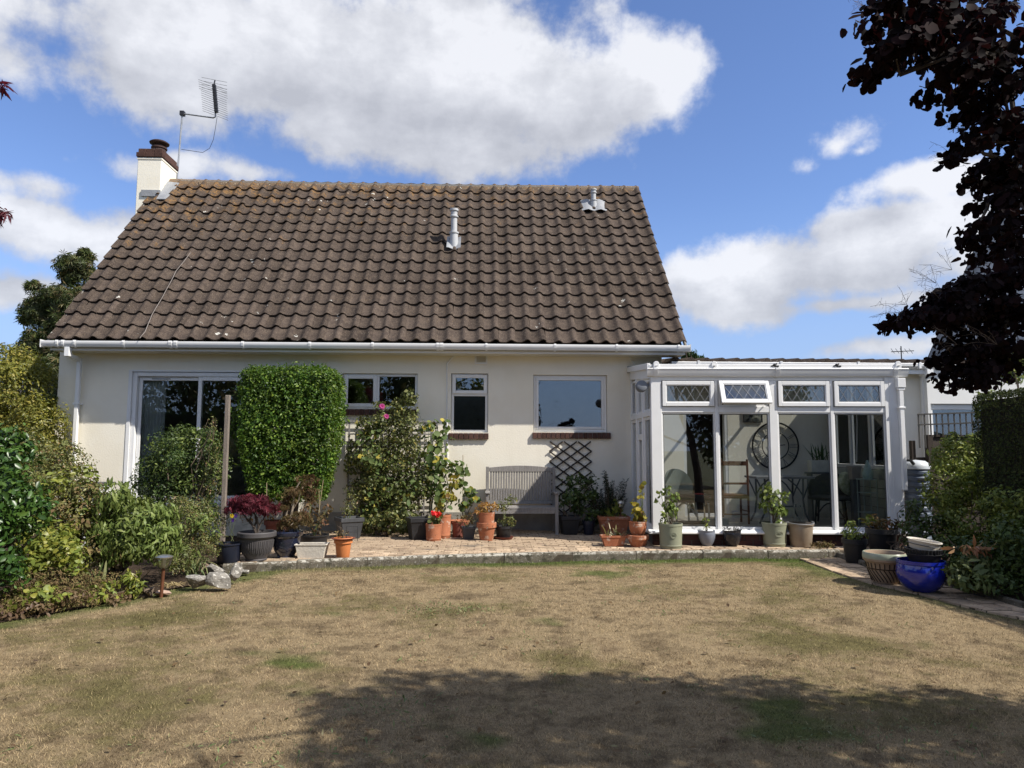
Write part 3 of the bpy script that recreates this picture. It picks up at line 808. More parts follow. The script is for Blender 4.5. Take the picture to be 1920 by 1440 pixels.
for i, px in enumerate((105, 116, 138, 230, 318, 328, 454, 580, 698, 821, 828, 912, 1041, 1157, 1273)):
    x = at(px, 645, 11.97).x; w = .018 if i not in (4, 5, 9, 10) else .026
    mb = MB(); g2 = [(a-.006 if a < 12.05 else a, b-(.006 if a < 12.08 else 0)) for a, b in gp[5:]]
    mb.prism([(12.103, 3.312), (11.97, 3.298), (11.963, 3.27), (11.973, 3.225), (12.0, 3.184), (12.05, 3.174), (12.103, 3.197)], x-w, x+w, 'x'); part('gutter_bracket', mb, WHITE, gut)
# ---- downpipe on the left corner
p0, p1, p2 = at(128, 650, 12.04), at(149, 680, 12.47), at(137, 930, 12.47)
mb = MB(); mb.bar((p0.x, 12.04, 3.19), (p0.x, 12.04, 3.03), .085, .085); mb.bar((p0.x, 12.04, 3.06), (p1.x, 12.47, p1.z+.05), .066, .066); mb.bar((p1.x, 12.47, p1.z+.09), (p1.x-.0, 12.47, .1), .066, .066, up=(0, 1, 0))
dp = part('downpipe', mb, WHITE, house, bev=.006)
for z in (2.25, 1.2):
    part('pipe_clip', MB().box(p1.x-.055, p1.x+.055, 12.43, FY, z, z+.035), WHITE, dp)

# ---- windows and doors
def pane(name, x0, x1, z0, z1, y, m, parent, tilt=0.0):
    return part(name, MB().box(x0, x1, y, y+.006, z0, z1), m, parent)
def sill(x0, x1, ztop, n, parent):
    s = part('sill', MB().box(x0+.012, x1-.012, FY-.028, FY-.001, ztop-.108, ztop-.006), MORTAR, parent)
    w = (x1-x0)/n
    for i in range(n):
        mb = MB(); dy = random.uniform(-.003, .003)
        mb.add([(x0+i*w+.005, FY-.05+dy, ztop-.115), (x0+(i+1)*w-.005, FY-.05+dy, ztop-.115), (x0+(i+1)*w-.005, FY+.06, ztop-.09), (x0+i*w+.005, FY+.06, ztop-.09),
                (x0+i*w+.005, FY-.05+dy, ztop-.012), (x0+(i+1)*w-.005, FY-.05+dy, ztop-.012), (x0+(i+1)*w-.005, FY+.06, ztop+.004), (x0+i*w+.005, FY+.06, ztop+.004)],
               [(0,3,2,1),(4,5,6,7),(0,1,5,4),(1,2,6,5),(2,3,7,6),(3,0,4,7)])
        part('brick', mb, BRICK, s, bev=.004)
    return s
FYW = FY+.055
x0, x1, z0, z1 = OPEN['w4']
w4 = part('window', MB().ring(x0+.006, x1-.006, z0+.004, z1-.004, FYW, FYW+.07, .045), WHITE, house, bev=.005)
part('sash', MB().ring(x0+.052, x1-.052, z0+.05, z1-.05, FYW-.012, FYW+.05, .045), WHITE, w4, bev=.006)
pane('pane', x0+.095, x1-.095, z0+.093, z1-.093, FYW+.02, GLASS_W, w4)
sill(x0-.02, x1+.055, z0-.005, 17, house)
x0, x1, z0, z1 = OPEN['w3']; zm = fz(880, 738)
w3 = part('window', MB().ring(x0+.006, x1-.006, z0+.004, z1-.004, FYW, FYW+.07, .045).box(x0+.05, x1-.05, FYW+.001, FYW+.068, zm-.04, zm+.015), WHITE, house, bev=.005)
part('top_sash', MB().ring(x0+.02, x1-.02, zm+.0, z1-.02, FYW-.03, FYW+.0, .06), WHITE, w3, bev=.006)
pane('top_pane', x0+.08, x1-.08, zm+.06, z1-.08, FYW-.015, GLASS_W, w3)
FROST = mat('frosted_glass', (.012, .015, .014), (.008, .010, .010), scale=12, rough=.10, spec=.35, bump=.10, bscale=70)
pane('frosted_pane', x0+.05, x1-.05, z0+.05, zm-.04, FYW+.03, FROST, w3)
sill(x0-.04, x1+.015, z0-.005, 8, house)
x0, x1, z0, z1 = OPEN['w2']; xm = fx(707, 730)
w2 = part('window', MB().ring(x0+.006, x1-.006, z0+.004, z1-.004, FYW, FYW+.07, .045).box(xm-.03, xm+.03, FYW+.001, FYW+.068, z0+.05, z1-.05), WHITE, house, bev=.005)
part('sash', MB().ring(x0+.03, xm-.012, z0+.03, z1-.03, FYW-.022, FYW-.001, .062), WHITE, w2, bev=.006)
pane('pane', x0+.09, xm-.07, z0+.09, z1-.09, FYW-.008, GLASS_D, w2); pane('pane', xm+.03, x1-.05, z0+.05, z1-.05, FYW+.03, GLASS_D, w2)
sill(x0-.02, x1+.01, z0-.005, 16, house)
x0, x1, z0, z1 = OPEN['door']; xm = fx(372, 760)
dr = part('sliding_door', MB().ring(x0+.004, x1-.004, z0+.004, z1-.004, FY+.02, FY+.13, .075, .075, .06), WHITE, house, bev=.006)
part('sliding_leaf', MB().ring(x0+.085, xm+.03, z0+.07, z1-.085, FY+.085, FY+.125, .06), WHITE, dr, bev=.005)
part('fixed_leaf', MB().ring(xm-.03, x1-.08, z0+.07, z1-.085, FY+.03, FY+.08, .065), WHITE, dr, bev=.005)
part('vent_slot', MB().box(x0+.3, x0+.62, FY+.081, FY+.0849, z1-.125, z1-.112), BLACKP, dr)
pane('pane', x0+.145, xm-.03, z0+.13, z1-.145, FY+.10, GLASS_D, dr); pane('pane', xm+.035, x1-.145, z0+.135, z1-.15, FY+.05, GLASS_D, dr)
part('door_sill', MB().box(x0-.05, x1+.05, FY-.09, FY+.03, z0-.05, z0+.0035), WHITE, dr, bev=.006)
part('reveal_trim', MB().box(x0-.055, x0+.003, FY-.012, FY+.05, z0, z1+.03).box(x0+.004, x1, FY-.010, FY+.05, z1+.0, z1+.03), WHITE, house)
# kitchen opening behind the conservatory
x0, x1, z0, z1 = OPEN['kitchen']
part('door_frame', MB().ring(x0, x1, z0, z1, FY+.01, FY+.10, .05), WHITE, house)
# stained plinth of the wall
part('plinth', MB().box(-3.5, 2.35, FY-.022, FY-.001, ZP-.06, .42), mat('damp_plinth', (.36, .34, .30), (.22, .21, .18), scale=3, rough=.95, bump=.6, spot=(2, (.13, .12, .10), .6)), house, bev=.006)
# vent cover, cable down the wall
v0 = at(890, 683, FY); v1 = at(914, 665, FY)
vent = part('wall_vent', MB().ring(v0.x, v1.x, v0.z, v1.z, FY-.03, FY-.001, .03), WHITE, house)
mb = MB()
for k in range(7): z = v0.z+.028+k*(v1.z-v0.z-.05)/7; mb.box(v0.x+.031, v1.x-.031, FY-.024, FY-.004, z, z+.010)
part('louvre', mb, SOFFITM, vent)['kind'] = 'stuff'
pA = [at(858, 664, FY-.012), at(850, 668, FY-.012), at(838, 682, FY-.012), at(838, 760, FY-.012), at(839, 870, FY-.012)]
part('cable', MB().tube(pA, .013, 6), WHITE, house, smooth=True)
pA = [at(1176, 665, FY-.01), at(1182, 672, FY-.01), at(1190, 684, FY-.01)]
part('cable', MB().tube(pA, .006, 5), WHITE, house)

# ---- chimney
CX0, CX1, CY0, CY1, CZ = -7.60, -7.09, 15.2, 15.95, 7.80
ch = part('chimney', MB().box(CX0, CX1, CY0, CY1, 2.0, CZ), RENDERW, house, bev=.012)
part('render_band', MB().box(CX0-.012, CX1+.012, CY0-.012, CY1+.012, CZ-.05, CZ-.02), RENDERW, ch)
nb = 4
for lay, (e, z, h) in enumerate(((.03, CZ, .105), (.0, CZ+.105, .09))):
    x0, x1, y0, y1 = CX0-e, CX1+e, CY0-e, CY1+e
    for i in range(3):
        w = (x1-x0)/3; part('brick', MB().box(x0+i*w+.004, x0+(i+1)*w-.004, y0, y0+.1, z+.003, z+h-.003), BRICK, ch, bev=.005)
    for i in range(3):
        w = (y1-y0-.1)/3; part('brick', MB().box(x1-.1, x1, y0+.1+i*w+.004, y0+.1+(i+1)*w-.004, z+.003, z+h-.003), BRICK, ch, bev=.005); part('brick', MB().box(x0, x0+.1, y0+.1+i*w+.004, y0+.1+(i+1)*w-.004, z+.003, z+h-.003), BRICK, ch, bev=.005)
part('flaunching', MB().box(CX0+.02, CX1-.02, CY0+.02, CY1-.02, CZ+.0, CZ+.20), MORTAR, ch)
POTC = mat('chimney_clay', (.065, .032, .027), (.035, .022, .02), scale=8, rough=.8, bump=.3)
cc = ((CX0+CX1)/2+.05, 15.5, CZ+.19)
part('chimney_pot', MB().lathe([(.001, .0), (.155, 0), (.16, .05), (.145, .06), (.142, .11), (.165, .12), (.165, .15), (.11, .16), (.11, .20)], 20, cc), POTC, ch, smooth=True)
part('cowl', MB().lathe([(.09, .15), (.10, .20), (.20, .235), (.205, .255), (.16, .285), (.001, .30)], 24, cc), POTC, ch, smooth=True)
# lead soaker where roof meets chimney
a = roofpt(CX1+.005, 4.62, .055); b = roofpt(CX1+.22, 4.62, .055); c = roofpt(CX1+.28, 5.30, .07); d = roofpt(CX1+.005, 5.36, .07)
lo = Vector((0, 0, .012))
part('lead_flashing', MB().add([a, b, c, d, a+lo, b+lo, c+lo, d+lo], [(0,1,2,3),(4,7,6,5),(0,4,5,1),(1,5,6,2),(2,6,7,3),(3,7,4,0)]), LEAD, ch)
part('step_flashing', MB().box(CX0+.12, CX1+.012, CY0-.03, CY0+.01, 6.92, 7.06), LEAD, ch)
# ---- soil vent pipes through the roof
def roofhit(px, py, h=0.0):
    d = ray(px, py); nrm = Vector((0, -math.sin(SL), math.cos(SL))); p0 = roofpt(0, 0, h)
    return EYE + d*((p0-EYE).dot(nrm)/d.dot(nrm))
for (px, py, pt, wid, fl) in ((851, 458, 392, .062, (.14, .20)), (1113, 386, 355, .052, (.27, .24))):
    b = roofhit(px, py, .05); zt = at(px, pt, b.y).z; H = zt-b.z
    mb = MB(); r = wid
    mb.lathe([(r*1.25, -.25), (r*1.3, H*.28), (r*1.55, H*.30), (r*1.55, H*.34), (r, H*.36), (r, H*.74), (r*1.35, H*.76), (r*1.35, H*.80), (r*1.05, H*.82), (r*1.05, H*.93), (r*1.38, H*.94), (r*1.38, H), (r*.9, H), (r*.88, H*.9)], 20, (b.x, b.y, b.z))
    vp = part('vent_pipe', mb, mat('grey_pipe', (.50, .51, .52), (.40, .41, .42), scale=5, rough=.5, spec=.4), house, smooth=True)
    fw, fl_ = fl
    vs = []
    for i in range(9):
        for j in range(2):
            u = b.x-fw+2*fw*i/8; s0 = (b-roofpt(0, 0)).dot(Vector((0, math.cos(SL), math.sin(SL))))
            vs.append(roofpt(u, s0-fl_*.9+j*(fl_+.2), .075+.022*math.cos(2*PI*((u-RX0)/TW-.28))))
    part('lead_slate', MB().add(vs, [(2*i, 2*i+2, 2*i+3, 2*i+1) for i in range(8)]), LEAD, vp, smooth=True)
# ---- extension roof: low pitch, gutter, downpipe
part('extension_fascia', MB().box(XR+.06, 11.2, FY-.21, FY-.185, 2.86, 3.02), WHITE, house)
part('extension_soffit', MB().box(XR+.06, 11.2, FY-.184, FY-.002, 2.885, 2.90), SOFFITM, house)
gp2 = [(FY-.185-.115, 2.975), (FY-.185-.11, 2.93), (FY-.185-.06, 2.885), (FY-.185-.02, 2.895), (FY-.187, 2.93), (FY-.187, 3.0), (FY-.187-.01, 3.0), (FY-.187-.012, 2.93), (FY-.245, 2.905), (FY-.285, 2.935), (FY-.29, 2.985)]
eg = part('extension_gutter', MB().prism([(a, b+.06) for a, b in gp2], XR+.10, 11.1, 'x'), WHITE, house, smooth=True)
for px in (1310, 1465, 1610, 1725):
    x = at(px, 676, FY-.3).x; part('gutter_bracket', MB().box(x-.02, x+.02, FY-.308, FY-.18, 2.95, 3.062), WHITE, eg)
er = part('extension_roof', MB().add([(XR, FY-.2, 3.02), (11.4, FY-.2, 3.02), (11.4, 18, 3.55), (XR, 18, 3.55), (XR, FY-.2, 2.98), (11.4, FY-.2, 2.98), (11.4, 18, 3.5), (XR, 18, 3.5)], [(0,1,2,3),(4,7,6,5),(0,4,5,1),(1,5,6,2),(2,6,7,3),(3,7,4,0)]), SARK, house)
n = 29
for i in range(n):
    x = XR+.2+i*.27; pr = [(x-.13, 3.04), (x-.08, 3.06), (x-.04, 3.11), (x, 3.125), (x+.04, 3.11), (x+.07, 3.06), (x+.13, 3.04), (x+.13, 3.025), (x-.13, 3.025)]
    vs = []
    for yy, dz in ((FY-.26, 0), (FY+.9, .11)):
        for a, b in pr: vs.append((a, yy, b+dz))
    m = len(pr); fs = [tuple(range(m-1, -1, -1)), tuple(range(m, 2*m))] + [(k, (k+1) % m, m+(k+1) % m, m+k) for k in range(m)]
    part('roof_tile', MB().add(vs, fs), TILEM, er, smooth=True)
xp = at(1734, 780, FY-.06).x
edp = part('downpipe', MB().box(xp-.036, xp+.036, FY-.10, FY-.03, .2, 2.93), WHITE, house, bev=.006)
part('pipe_clip', MB().box(xp-.055, xp+.055, FY-.115, FY, 2.15, 2.19), WHITE, edp)
part('hopper', MB().box(xp-.055, xp+.055, FY-.29, FY-.03, 2.83, 2.94), WHITE, edp)

# ---- curtain inside the sliding door
xa, xb = fx(253, 760), fx(301, 760); vs = []; n = 40
for i in range(n+1):
    x = xa+(xb-xa)*i/n; y = FY+.20+.028*math.sin(i*1.25)
    vs += [(x, y, .62), (x, y*1+.0, 2.72)]
tag(part('curtain', MB().add(vs, [(2*i, 2*i+2, 2*i+3, 2*i+1) for i in range(n)]), mat('pale_cloth', (.62, .64, .62), scale=6, rough=.9), None, smooth=True), 'pale curtain drawn to the left inside the sliding glass door', 'curtain')

# ---- TV aerial and loose cables
b = at(331, 330, 15.98)
aer = thing('aerial', 'rooftop TV aerial on a tall pole beside the chimney', 'aerial', tuple(b))
top = at(342, 213, 15.98); 
part('mast', MB().tube([b+Vector((0, 0, -.45)), top], .020, 8), GREYMETAL, aer, smooth=True)
part('clamp', MB().box(top.x-.045, top.x+.05, 15.93, 16.03, top.z-.05, top.z+.05), DARKMETAL, aer)
k1, k2, k3 = at(400, 221, 15.98), at(404, 212, 15.98), at(403, 152, 15.98)
part('arm', MB().tube([top, k1, k1+Vector((.05, 0, .03)), k2], .017, 8), GREYMETAL, aer, smooth=True)
part('boom', MB().tube([k2+Vector((0, 0, -.06)), at(401, 160, 15.98), k3+Vector((0, 0, .02))], .016, 6), DARKMETAL, aer)
mb = MB(); b0, b1 = at(406, 216, 15.9), at(401, 158, 15.9)
for i in range(15):
    f = i/14; c = b0.lerp(b1, f); sl = .03
    h = .30 if i < 10 else .34
    if 5 <= i <= 10: c.x += .0
    mb.tube([c+Vector((-h*.9, -.12, .045)), c+Vector((h*.75, .12, -.06))], .0055, 4)
part('element', mb, GREYMETAL, aer)
mb = MB()
for i in range(4):
    c = at(403, 150+i*6.5, 16.1); mb.tube([c+Vector((-.31, 0, .06)), c+Vector((.28, 0, -.05))], .005, 4)
part('reflector', mb, GREYMETAL, aer)
mb = MB()
for i in range(9):
    c = b0.lerp(b1, .15+i*.1); mb.box(c.x-.035, c.x+.035, c.y-.03, c.y+.05, c.z-.035, c.z+.03)
part('insulator', mb, BLACKP, aer)
part('lead_cable', MB().tube([at(407, 220, 15.95), at(404, 240, 15.95), at(400, 262, 15.95), at(393, 278, 15.95), at(380, 286, 15.95), at(360, 283, 15.95), at(340, 280, 15.97)], .006, 4), BLACKP, aer)
pts = [roofhit(x, y, .085) for x, y in [(357,474),(345,490),(330,508),(322,525),(312,543),(303,560),(292,578),(285,590),(279,605),(272,622),(262,634)]]
tag(part('roof_cable', MB().tube(pts, .0065, 5), mat('grey_cable', (.24, .21, .19), scale=8, rough=.7), None), 'loose thin grey cable trailing down the tiles to the gutter', 'cable')
# ================================================================== conservatory
CA = Vector((2.45, 10.56, 0)); CTH = math.atan2(-.17, 3.70)
CUx = Vector((math.cos(CTH), math.sin(CTH), 0)); CVx = Vector((-math.sin(CTH), math.cos(CTH), 0))
def cuv(px, py, v=0.0):                                # (u, z) seen at a pixel on the plane v metres behind the glass front
    d = ray(px, py); p0 = CA + CVx*v
    p = EYE + d*((p0-EYE).dot(CVx)/d.dot(CVx)); return (p-CA).dot(CUx), p.z
def cw(u, v, z): return CA + CUx*u + CVx*v + Vector((0, 0, z))
cons = thing('conservatory', 'white framed lean-to conservatory with leaded diamond top lights built on the rear wall', 'conservatory', tuple(CA), rz=CTH)
CD = (12.55-10.56)/math.cos(CTH)                      # depth at the left end
def cpart(name, mb, m=WHITE, parent=None, bev=.005, **k): return part(name, mb, m, parent or cons, bev=bev, local=True, **k)
U0, UW = 0.0, cuv(1692, 870)[0]
DR = CD + UW*math.tan(-CTH)*1.0                       # depth at the right end
zs0 = cuv(1400, 999)[1]; zs1 = cuv(1400, 984)[1]      # sill
zt0, zt1 = cuv(1400, 772)[1], cuv(1400, 763)[1]       # transom
ze0, ze1 = cuv(1400, 715)[1], cuv(1400, 705)[1]       # head beam
zg0, zg1 = cuv(1400, 707)[1], cuv(1400, 691)[1]
# dwarf wall: brick and mortar darkened for shade, two courses showing under the sill
dw = cpart('dwarf_wall', MB().box(.02, UW-.02, .012, .09, -.02, zs0-.03).box(UW-.11, UW-.02, .091, DR-.02, -.02, zs0+.92).box(.02, .11, .091, CD-.02, -.02, zs0-.03), mat('shaded_mortar', (.10, .09, .08), (.06, .055, .05), scale=9, rough=.95), bev=0)
REDB = mat('shaded_red_brick', (.075, .03, .026), (.05, .022, .02), scale=12, rough=.85, bump=.4, objrand=.25)
for r in range(3):
    zz = zs0-.035-(r+1)*.075; u = -.1*(r % 2)
    while u < UW:
        a, b = max(u, .0), min(u+.215, UW)
        if b-a > .04: cpart('brick', MB().box(a+.004, b-.004, .0, .085, zz+.004, zz+.071), REDB, dw, bev=.003)
        u += .225
# inner face of the right hand dwarf wall: painted blockwork
PB = mat('painted_block', (.50, .52, .47), (.42, .44, .40), scale=9, rough=.9, bump=.6, objrand=.12)
for r in range(6):
    v = .10-.2*(r % 2); z0 = .34+r*.145
    while v < DR-.1:
        a, b = max(v, .10), min(v+.40, DR-.06)
        if b-a > .05: cpart('block', MB().box(UW-.135, UW-.108, a+.005, b-.005, z0+.004, z0+.141), PB, dw, bev=.004)
        v += .41
cpart('sill', MB().prism([(-.085, zs0-.012), (-.085, zs0+.016), (.0, zs0+.045), (.09, zs0+.045), (.09, zs0-.012)], -.07, UW+.05, 'x'))
cpart('sill', MB().prism([(-.085, zs0-.011), (-.085, zs0+.017), (.0, zs0+.0445), (.09, zs0+.0445), (.09, zs0-.011)], .092, CD-.01, 'y'))
FD0, FD1 = .005, .075
zb = zs0+.045
uL = cuv(1246, 870)[0]; uR = cuv(1660, 870)[0]
cpart('corner_post', MB().box(0, uL-.03, FD0-.015, .10, zb, ze1))
cpart('corner_post', MB().box(uR+.035, UW, FD0-.015, .10, zb, ze1).box(uR+.10, uR+.11, FD0-.02, FD0-.0155, zb, ze1))
cpart('head_beam', MB().box(uL-.03, uR+.035, FD0, FD1, ze0+.01, ze1))
ms = [cuv(1346, 870)[0], cuv(1453.5, 870)[0], cuv(1564, 870)[0]]; mw = [.024, .060, .024]
for u, w in zip(ms, mw):
    mb = MB().box(u-w, u+w, FD0-.004, FD1, zb, ze0+.0095)
    if w > .06: mb.box(u-.022, u+.022, FD0-.022, FD0-.0045, zb, ze0)
    cpart('mullion', mb)
edges = [(uL-.03, ms[0]-mw[0]), (ms[0]+mw[0], ms[1]-mw[1]), (ms[1]+mw[1], ms[2]-mw[2]), (ms[2]+mw[2], uR+.035)]
for i, (a, b) in enumerate(edges):
    cpart('transom', MB().box(a, b, FD0, FD1-.002, zt0-.012, zt1+.006))
    cpart('lower_frame', MB().ring(a, b, zb, zt0-.0125, FD0+.012, FD1-.006, .021, .020, .038))
    cpart('gasket_and_gap_shade', MB().ring(a+.0215, b-.0215, zb+.0385, zt0-.033, .034, .0395, .011), GASKET_AND_GAP, bev=0)
    cpart('pane', MB().box(a+.022, b-.022, .04, .046, zb+.039, zt0-.034), GLASS_C, bev=0)
LEADC = mat('lead_came', (.34, .35, .37), (.26, .27, .29), scale=20, rough=.6)
def toplight(a, b, z0, z1, opened):
    W, H = b-a-.016, z1-z0-.012
    fr = MB().ring(-W/2, W/2, -H, 0, -.028, .012, .055)
    fr.ring(-W/2+.05, W/2-.05, -H+.05, -.05, -.020, .006, .018)
    gl = MB().box(-W/2+.066, W/2-.066, -.006, 0.0, -H+.066, -.066)
    le = MB(); x0, x1, zz0, zz1 = -W/2+.068, W/2-.068, -H+.068, -.068
    hgt = zz1-zz0; step = (x1-x0)/4.5; run = hgt*.62
    k = -3
    while k < 8:
        for sgn in (1, -1):
            pa = (x0+k*step, zz0); pb = (x0+k*step+sgn*run, zz1)
            ts = [0, 1]
            for lim in (x0, x1):
                pass
            t0, t1 = 0.0, 1.0
            dx = pb[0]-pa[0]
            lo_, hi_ = sorted(((x0-pa[0])/dx, (x1-pa[0])/dx)); t0 = max(t0, lo_); t1 = min(t1, hi_)
            if t1-t0 > .05:
                A = (pa[0]+dx*t0, -.0085, pa[1]+hgt*t0); B = (pa[0]+dx*t1, -.0085, pa[1]+hgt*t1)
                le.bar(A, B, .004, .0105, up=(0, 1, 0))
        k += 1
    ang = math.radians(24) if opened else 0.0
    M4 = Matrix.Translation(((a+b)/2, FD0-.004, z1-.006)) @ Matrix.Rotation(-ang, 4, 'X')
    xf = lambda p: M4 @ p
    o = cpart('top_light', fr, WHITE, xf=xf, bev=.004)
    cpart('gasket_and_gap_shade', MB().ring(-W/2+.0665, W/2-.0665, -H+.0665, -.0665, -.0105, -.0065, .009), GASKET_AND_GAP, o, bev=0, xf=xf)
    if not opened: cpart('gasket_and_gap_shade', MB().ring(-W/2-.0075, W/2+.0075, -H-.0055, .0055, -.006, -.001, .0074), GASKET_AND_GAP, o, bev=0, xf=xf)  # dark ring painting the shadow gap round a closed light
    if opened: o['label'] = 'top light propped open outwards'
    cpart('pane', gl, GLASS_T, o, bev=0, xf=xf)
    q = cpart('lead_lattice', le, LEADC, o, bev=0, xf=xf); q['kind'] = 'stuff'
    if opened:
        cpart('stay', MB().bar((a+.06, FD0, z0+.03), (a+.06, FD0-.10, z0+.05), .012, .012).bar((b-.06, FD0, z0+.03), (b-.06, FD0-.10, z0+.05), .012, .012), DARKMETAL, o, bev=0)
        cpart('frame_rebate', MB().ring(a+.005, b-.005, z0+.004, z1-.002, FD0+.02, FD1-.004, .03), WHITE, bev=0)
for i, (a, b) in enumerate(edges): toplight(a-.0+.004, b-.004, zt1+.004, ze0+.006, i == 1)
# gutter, end caps and roof
gq = [(.0, zg1), (-.075, zg1), (-.085, zg1-.012), (-.075, zg1-.03), (-.07, zg1-.06), (-.045, zg0+.012), (.0, zg0)]
cg = cpart('gutter', MB().prism(gq, -.06, UW+.12, 'x'), WHITE, smooth=True, bev=0)
for px in (1228, 1455, 1675):
    u = cuv(px, 698)[0]; cpart('gutter_bracket', MB().prism([(.0, zg1+.004), (-.09, zg1+.004), (-.093, zg1-.02), (-.078, zg1-.06), (-.05, zg0+.006), (.0, zg0-.006)], u-.03, u+.03, 'x'), WHITE, cg, bev=0)
zr0 = zg1+.030; zr1 = zr0+.17                          # roof rises from the gutter to the wall
ROOFG = glassmat('roof_sheet', .04, (.90, .91, .91))
bars = [0.0, .96, 1.92, 2.84, UW]
def rv(u, v, h=0): return Vector((u, v, zr0 + (zr1-zr0)*(v/CD) + h))
dep = lambda u: CD+(DR-CD)*(u/UW)-.01
for a, b in zip(bars[:-1], bars[1:]):
    A, B, C_, D = rv(a+.02, -.03), rv(b-.02, -.03), rv(b-.02, dep(b)), rv(a+.02, dep(a)); lo = Vector((0, 0, .016))
    cpart('roof_sheet', MB().add([A, B, C_, D, A+lo, B+lo, C_+lo, D+lo], [(0,3,2,1),(4,5,6,7),(0,1,5,4),(1,2,6,5),(2,3,7,6),(3,0,4,7)]), ROOFG, bev=0)
cpart('roof_trim', MB().box(.03, UW-.03, -.052, -.034, zr0-.03, zr0+.03))
cpart('roof_trim', MB().box(.03, UW-.03, -.050, .0, zr0-.0345, zr0-.031), GREYP)
for u in bars: cpart('glazing_bar', MB().bar(rv(u, -.035, .008), rv(u, dep(u), .008), .05, .034))
for px, wh in ((1229, 1), (1337, 1), (1450, 0), (1566, 0), (1680, 1)):
    u, z = cuv(px, 684); s = .042
    if wh: 
        o = cpart('end_cap', MB().prism([(u-s, z-.065), (u+s, z-.065), (u+s, z+.02), (u+.02, z+.045), (u-.02, z+.045), (u-s, z+.02)], -.075, -.036, 'y').lathe([(.001, .0), (.02, 0)], 10, (u, -.08, z-.02)), WHITE)
    else:
        mb = MB(); mb.sphere((u, -.05, z-.012), .026, 8, 6); mb.bar((u-.05, -.05, z-.03), (u+.03, -.06, z+.01), .02, .02); mb.bar((u+.0, -.05, z-.03), (u+.06, -.06, z-.028), .018, .02)
        cpart('broken_cap', mb, BLACKP, bev=0, label='black remains of a missing end cap')
cpart('hopper', MB().box(UW-.06, UW+.06, -.09, -.01, zg0-.16, zg0-.02).box(UW-.05, UW+.05, -.08, -.02, zg0-.20, zg0-.1605))
up = UW-.005
cpart('downpipe', MB().bar((up, -.045, zg0-.2), (up, -.045, .92), .062, .062, up=(0, 1, 0)).box(up-.05, up+.05, -.085, -.016, 2.12, 2.15))
cpart('flashing', MB().add([(-.05, CD-.012, zr1+.06), (.75, CD-.012, zr1+.10), (.75, CD-.012, zr1-.03), (-.05, CD-.012, zr1-.06), (-.05, CD-.03, zr1+.06), (.75, CD-.03, zr1+.10), (.75, CD-.03, zr1-.03), (-.05, CD-.03, zr1-.06)], [(0,1,2,3),(7,6,5,4),(0,4,5,1),(1,5,6,2),(2,6,7,3),(3,7,4,0)]), LEAD, bev=0)
# left side (raking under the roof) : three bays
ztl = zt0-.03
vs_ = [.10, .72, 1.30, CD-.02]
sx0, sx1 = .005, .075
zhead = lambda v: zr0-.03+(zr1-zr0)*(v/CD)
mb = MB(); 
def rake(h0, h1): mb.add([(sx0-.012, .10, zhead(.1)-h0), (sx1, .10, zhead(.1)-h0), (sx1, CD-.005, zhead(CD)-h0), (sx0-.012, CD-.005, zhead(CD)-h0), (sx0-.012, .10, zhead(.1)-h1), (sx1, .10, zhead(.1)-h1), (sx1, CD-.005, zhead(CD)-h1), (sx0-.012, CD-.005, zhead(CD)-h1)], [(0,3,2,1),(4,5,6,7),(0,1,5,4),(1,2,6,5),(2,3,7,6),(3,0,4,7)])
rake(.15, .0)
cpart('side_beam', mb)
mb = MB(); mb.bar((-.03, -.02, zr0-.0), (-.03, CD-.01, zr1), .05, .09); cpart('barge', mb)
for j, v in enumerate(vs_[1:3]): cpart('side_mullion', MB().box(sx0-.02, sx1, v-.04, v+.04, zb, zhead(v)-.15))
cpart('side_mullion', MB().box(sx0-.001, sx1-.002, CD-.07, CD-.004, zb, zhead(CD)-.155))
sv = [(.101, .679), (.761, 1.259), (1.341, CD-.071)]
for j, (a, b) in enumerate(sv):
    cpart('side_transom', MB().box(sx0-.018, sx1, a, b, ztl-.03, ztl+.05))
    def vring(z0, z1, w, x0=sx0+.008, x1=sx1-.008):
        return MB().box(x0, x1, a, a+w, z0, z1).box(x0, x1, b-w, b, z0, z1).box(x0, x1, a+w, b-w, z1-w, z1).box(x0, x1, a+w, b-w, z0, z0+w)
    cpart('lower_frame', vring(zb, ztl-.031, .05)); cpart('upper_frame', vring(ztl+.051, zhead(a)-.151, .035))
    cpart('pane', MB().box(.036, .042, a+.051, b-.051, zb+.051, ztl-.082), GLASS_C, bev=0)
    cpart('pane', MB().box(.036, .042, a+.036, b-.036, ztl+.087, zhead(a)-.187), GLASS_C, bev=0)
    if j == 1: cpart('door_rail', MB().box(sx0-.004, sx1-.004, a+.051, b-.051, 1.66, 1.76))
# right side above the dwarf wall
cpart('side_beam', MB().prism([(.101, zhead(.1)-.14), (DR-.02, zhead(DR-.02)-.14), (DR-.02, zhead(DR-.02)-.02), (.101, zhead(.1)-.02)], UW-.07, UW, 'x'), WHITE, bev=0)
cpart('side_sill', MB().box(UW-.12, UW+.01, .101, DR-.02, zs0+.921, zs0+.98), WHITE)
for a, b in ((.101, .14), (.78, .86), (1.46, 1.54), (DR-.09, DR-.02)): cpart('side_mullion', MB().box(UW-.069, UW-.001, a, b, zs0+.981, zhead(a)-.141), WHITE)
for a, b in ((.141, .779), (.861, 1.459), (1.541, DR-.091)): cpart('pane', MB().box(UW-.04, UW-.034, a, b, zs0+.982, zhead(a)-.142), GLASS_C, bev=0)
del_lbl = None
CFLOOR = mat('floor_tile', (.40, .37, .32), (.33, .31, .27), scale=3, rough=.35, spec=.5)
cf = cpart('floor', MB().box(.1, UW-.115, .092, CD-.0, .20, .325), mat('floor_screed', (.2, .19, .17), scale=5), bev=0)
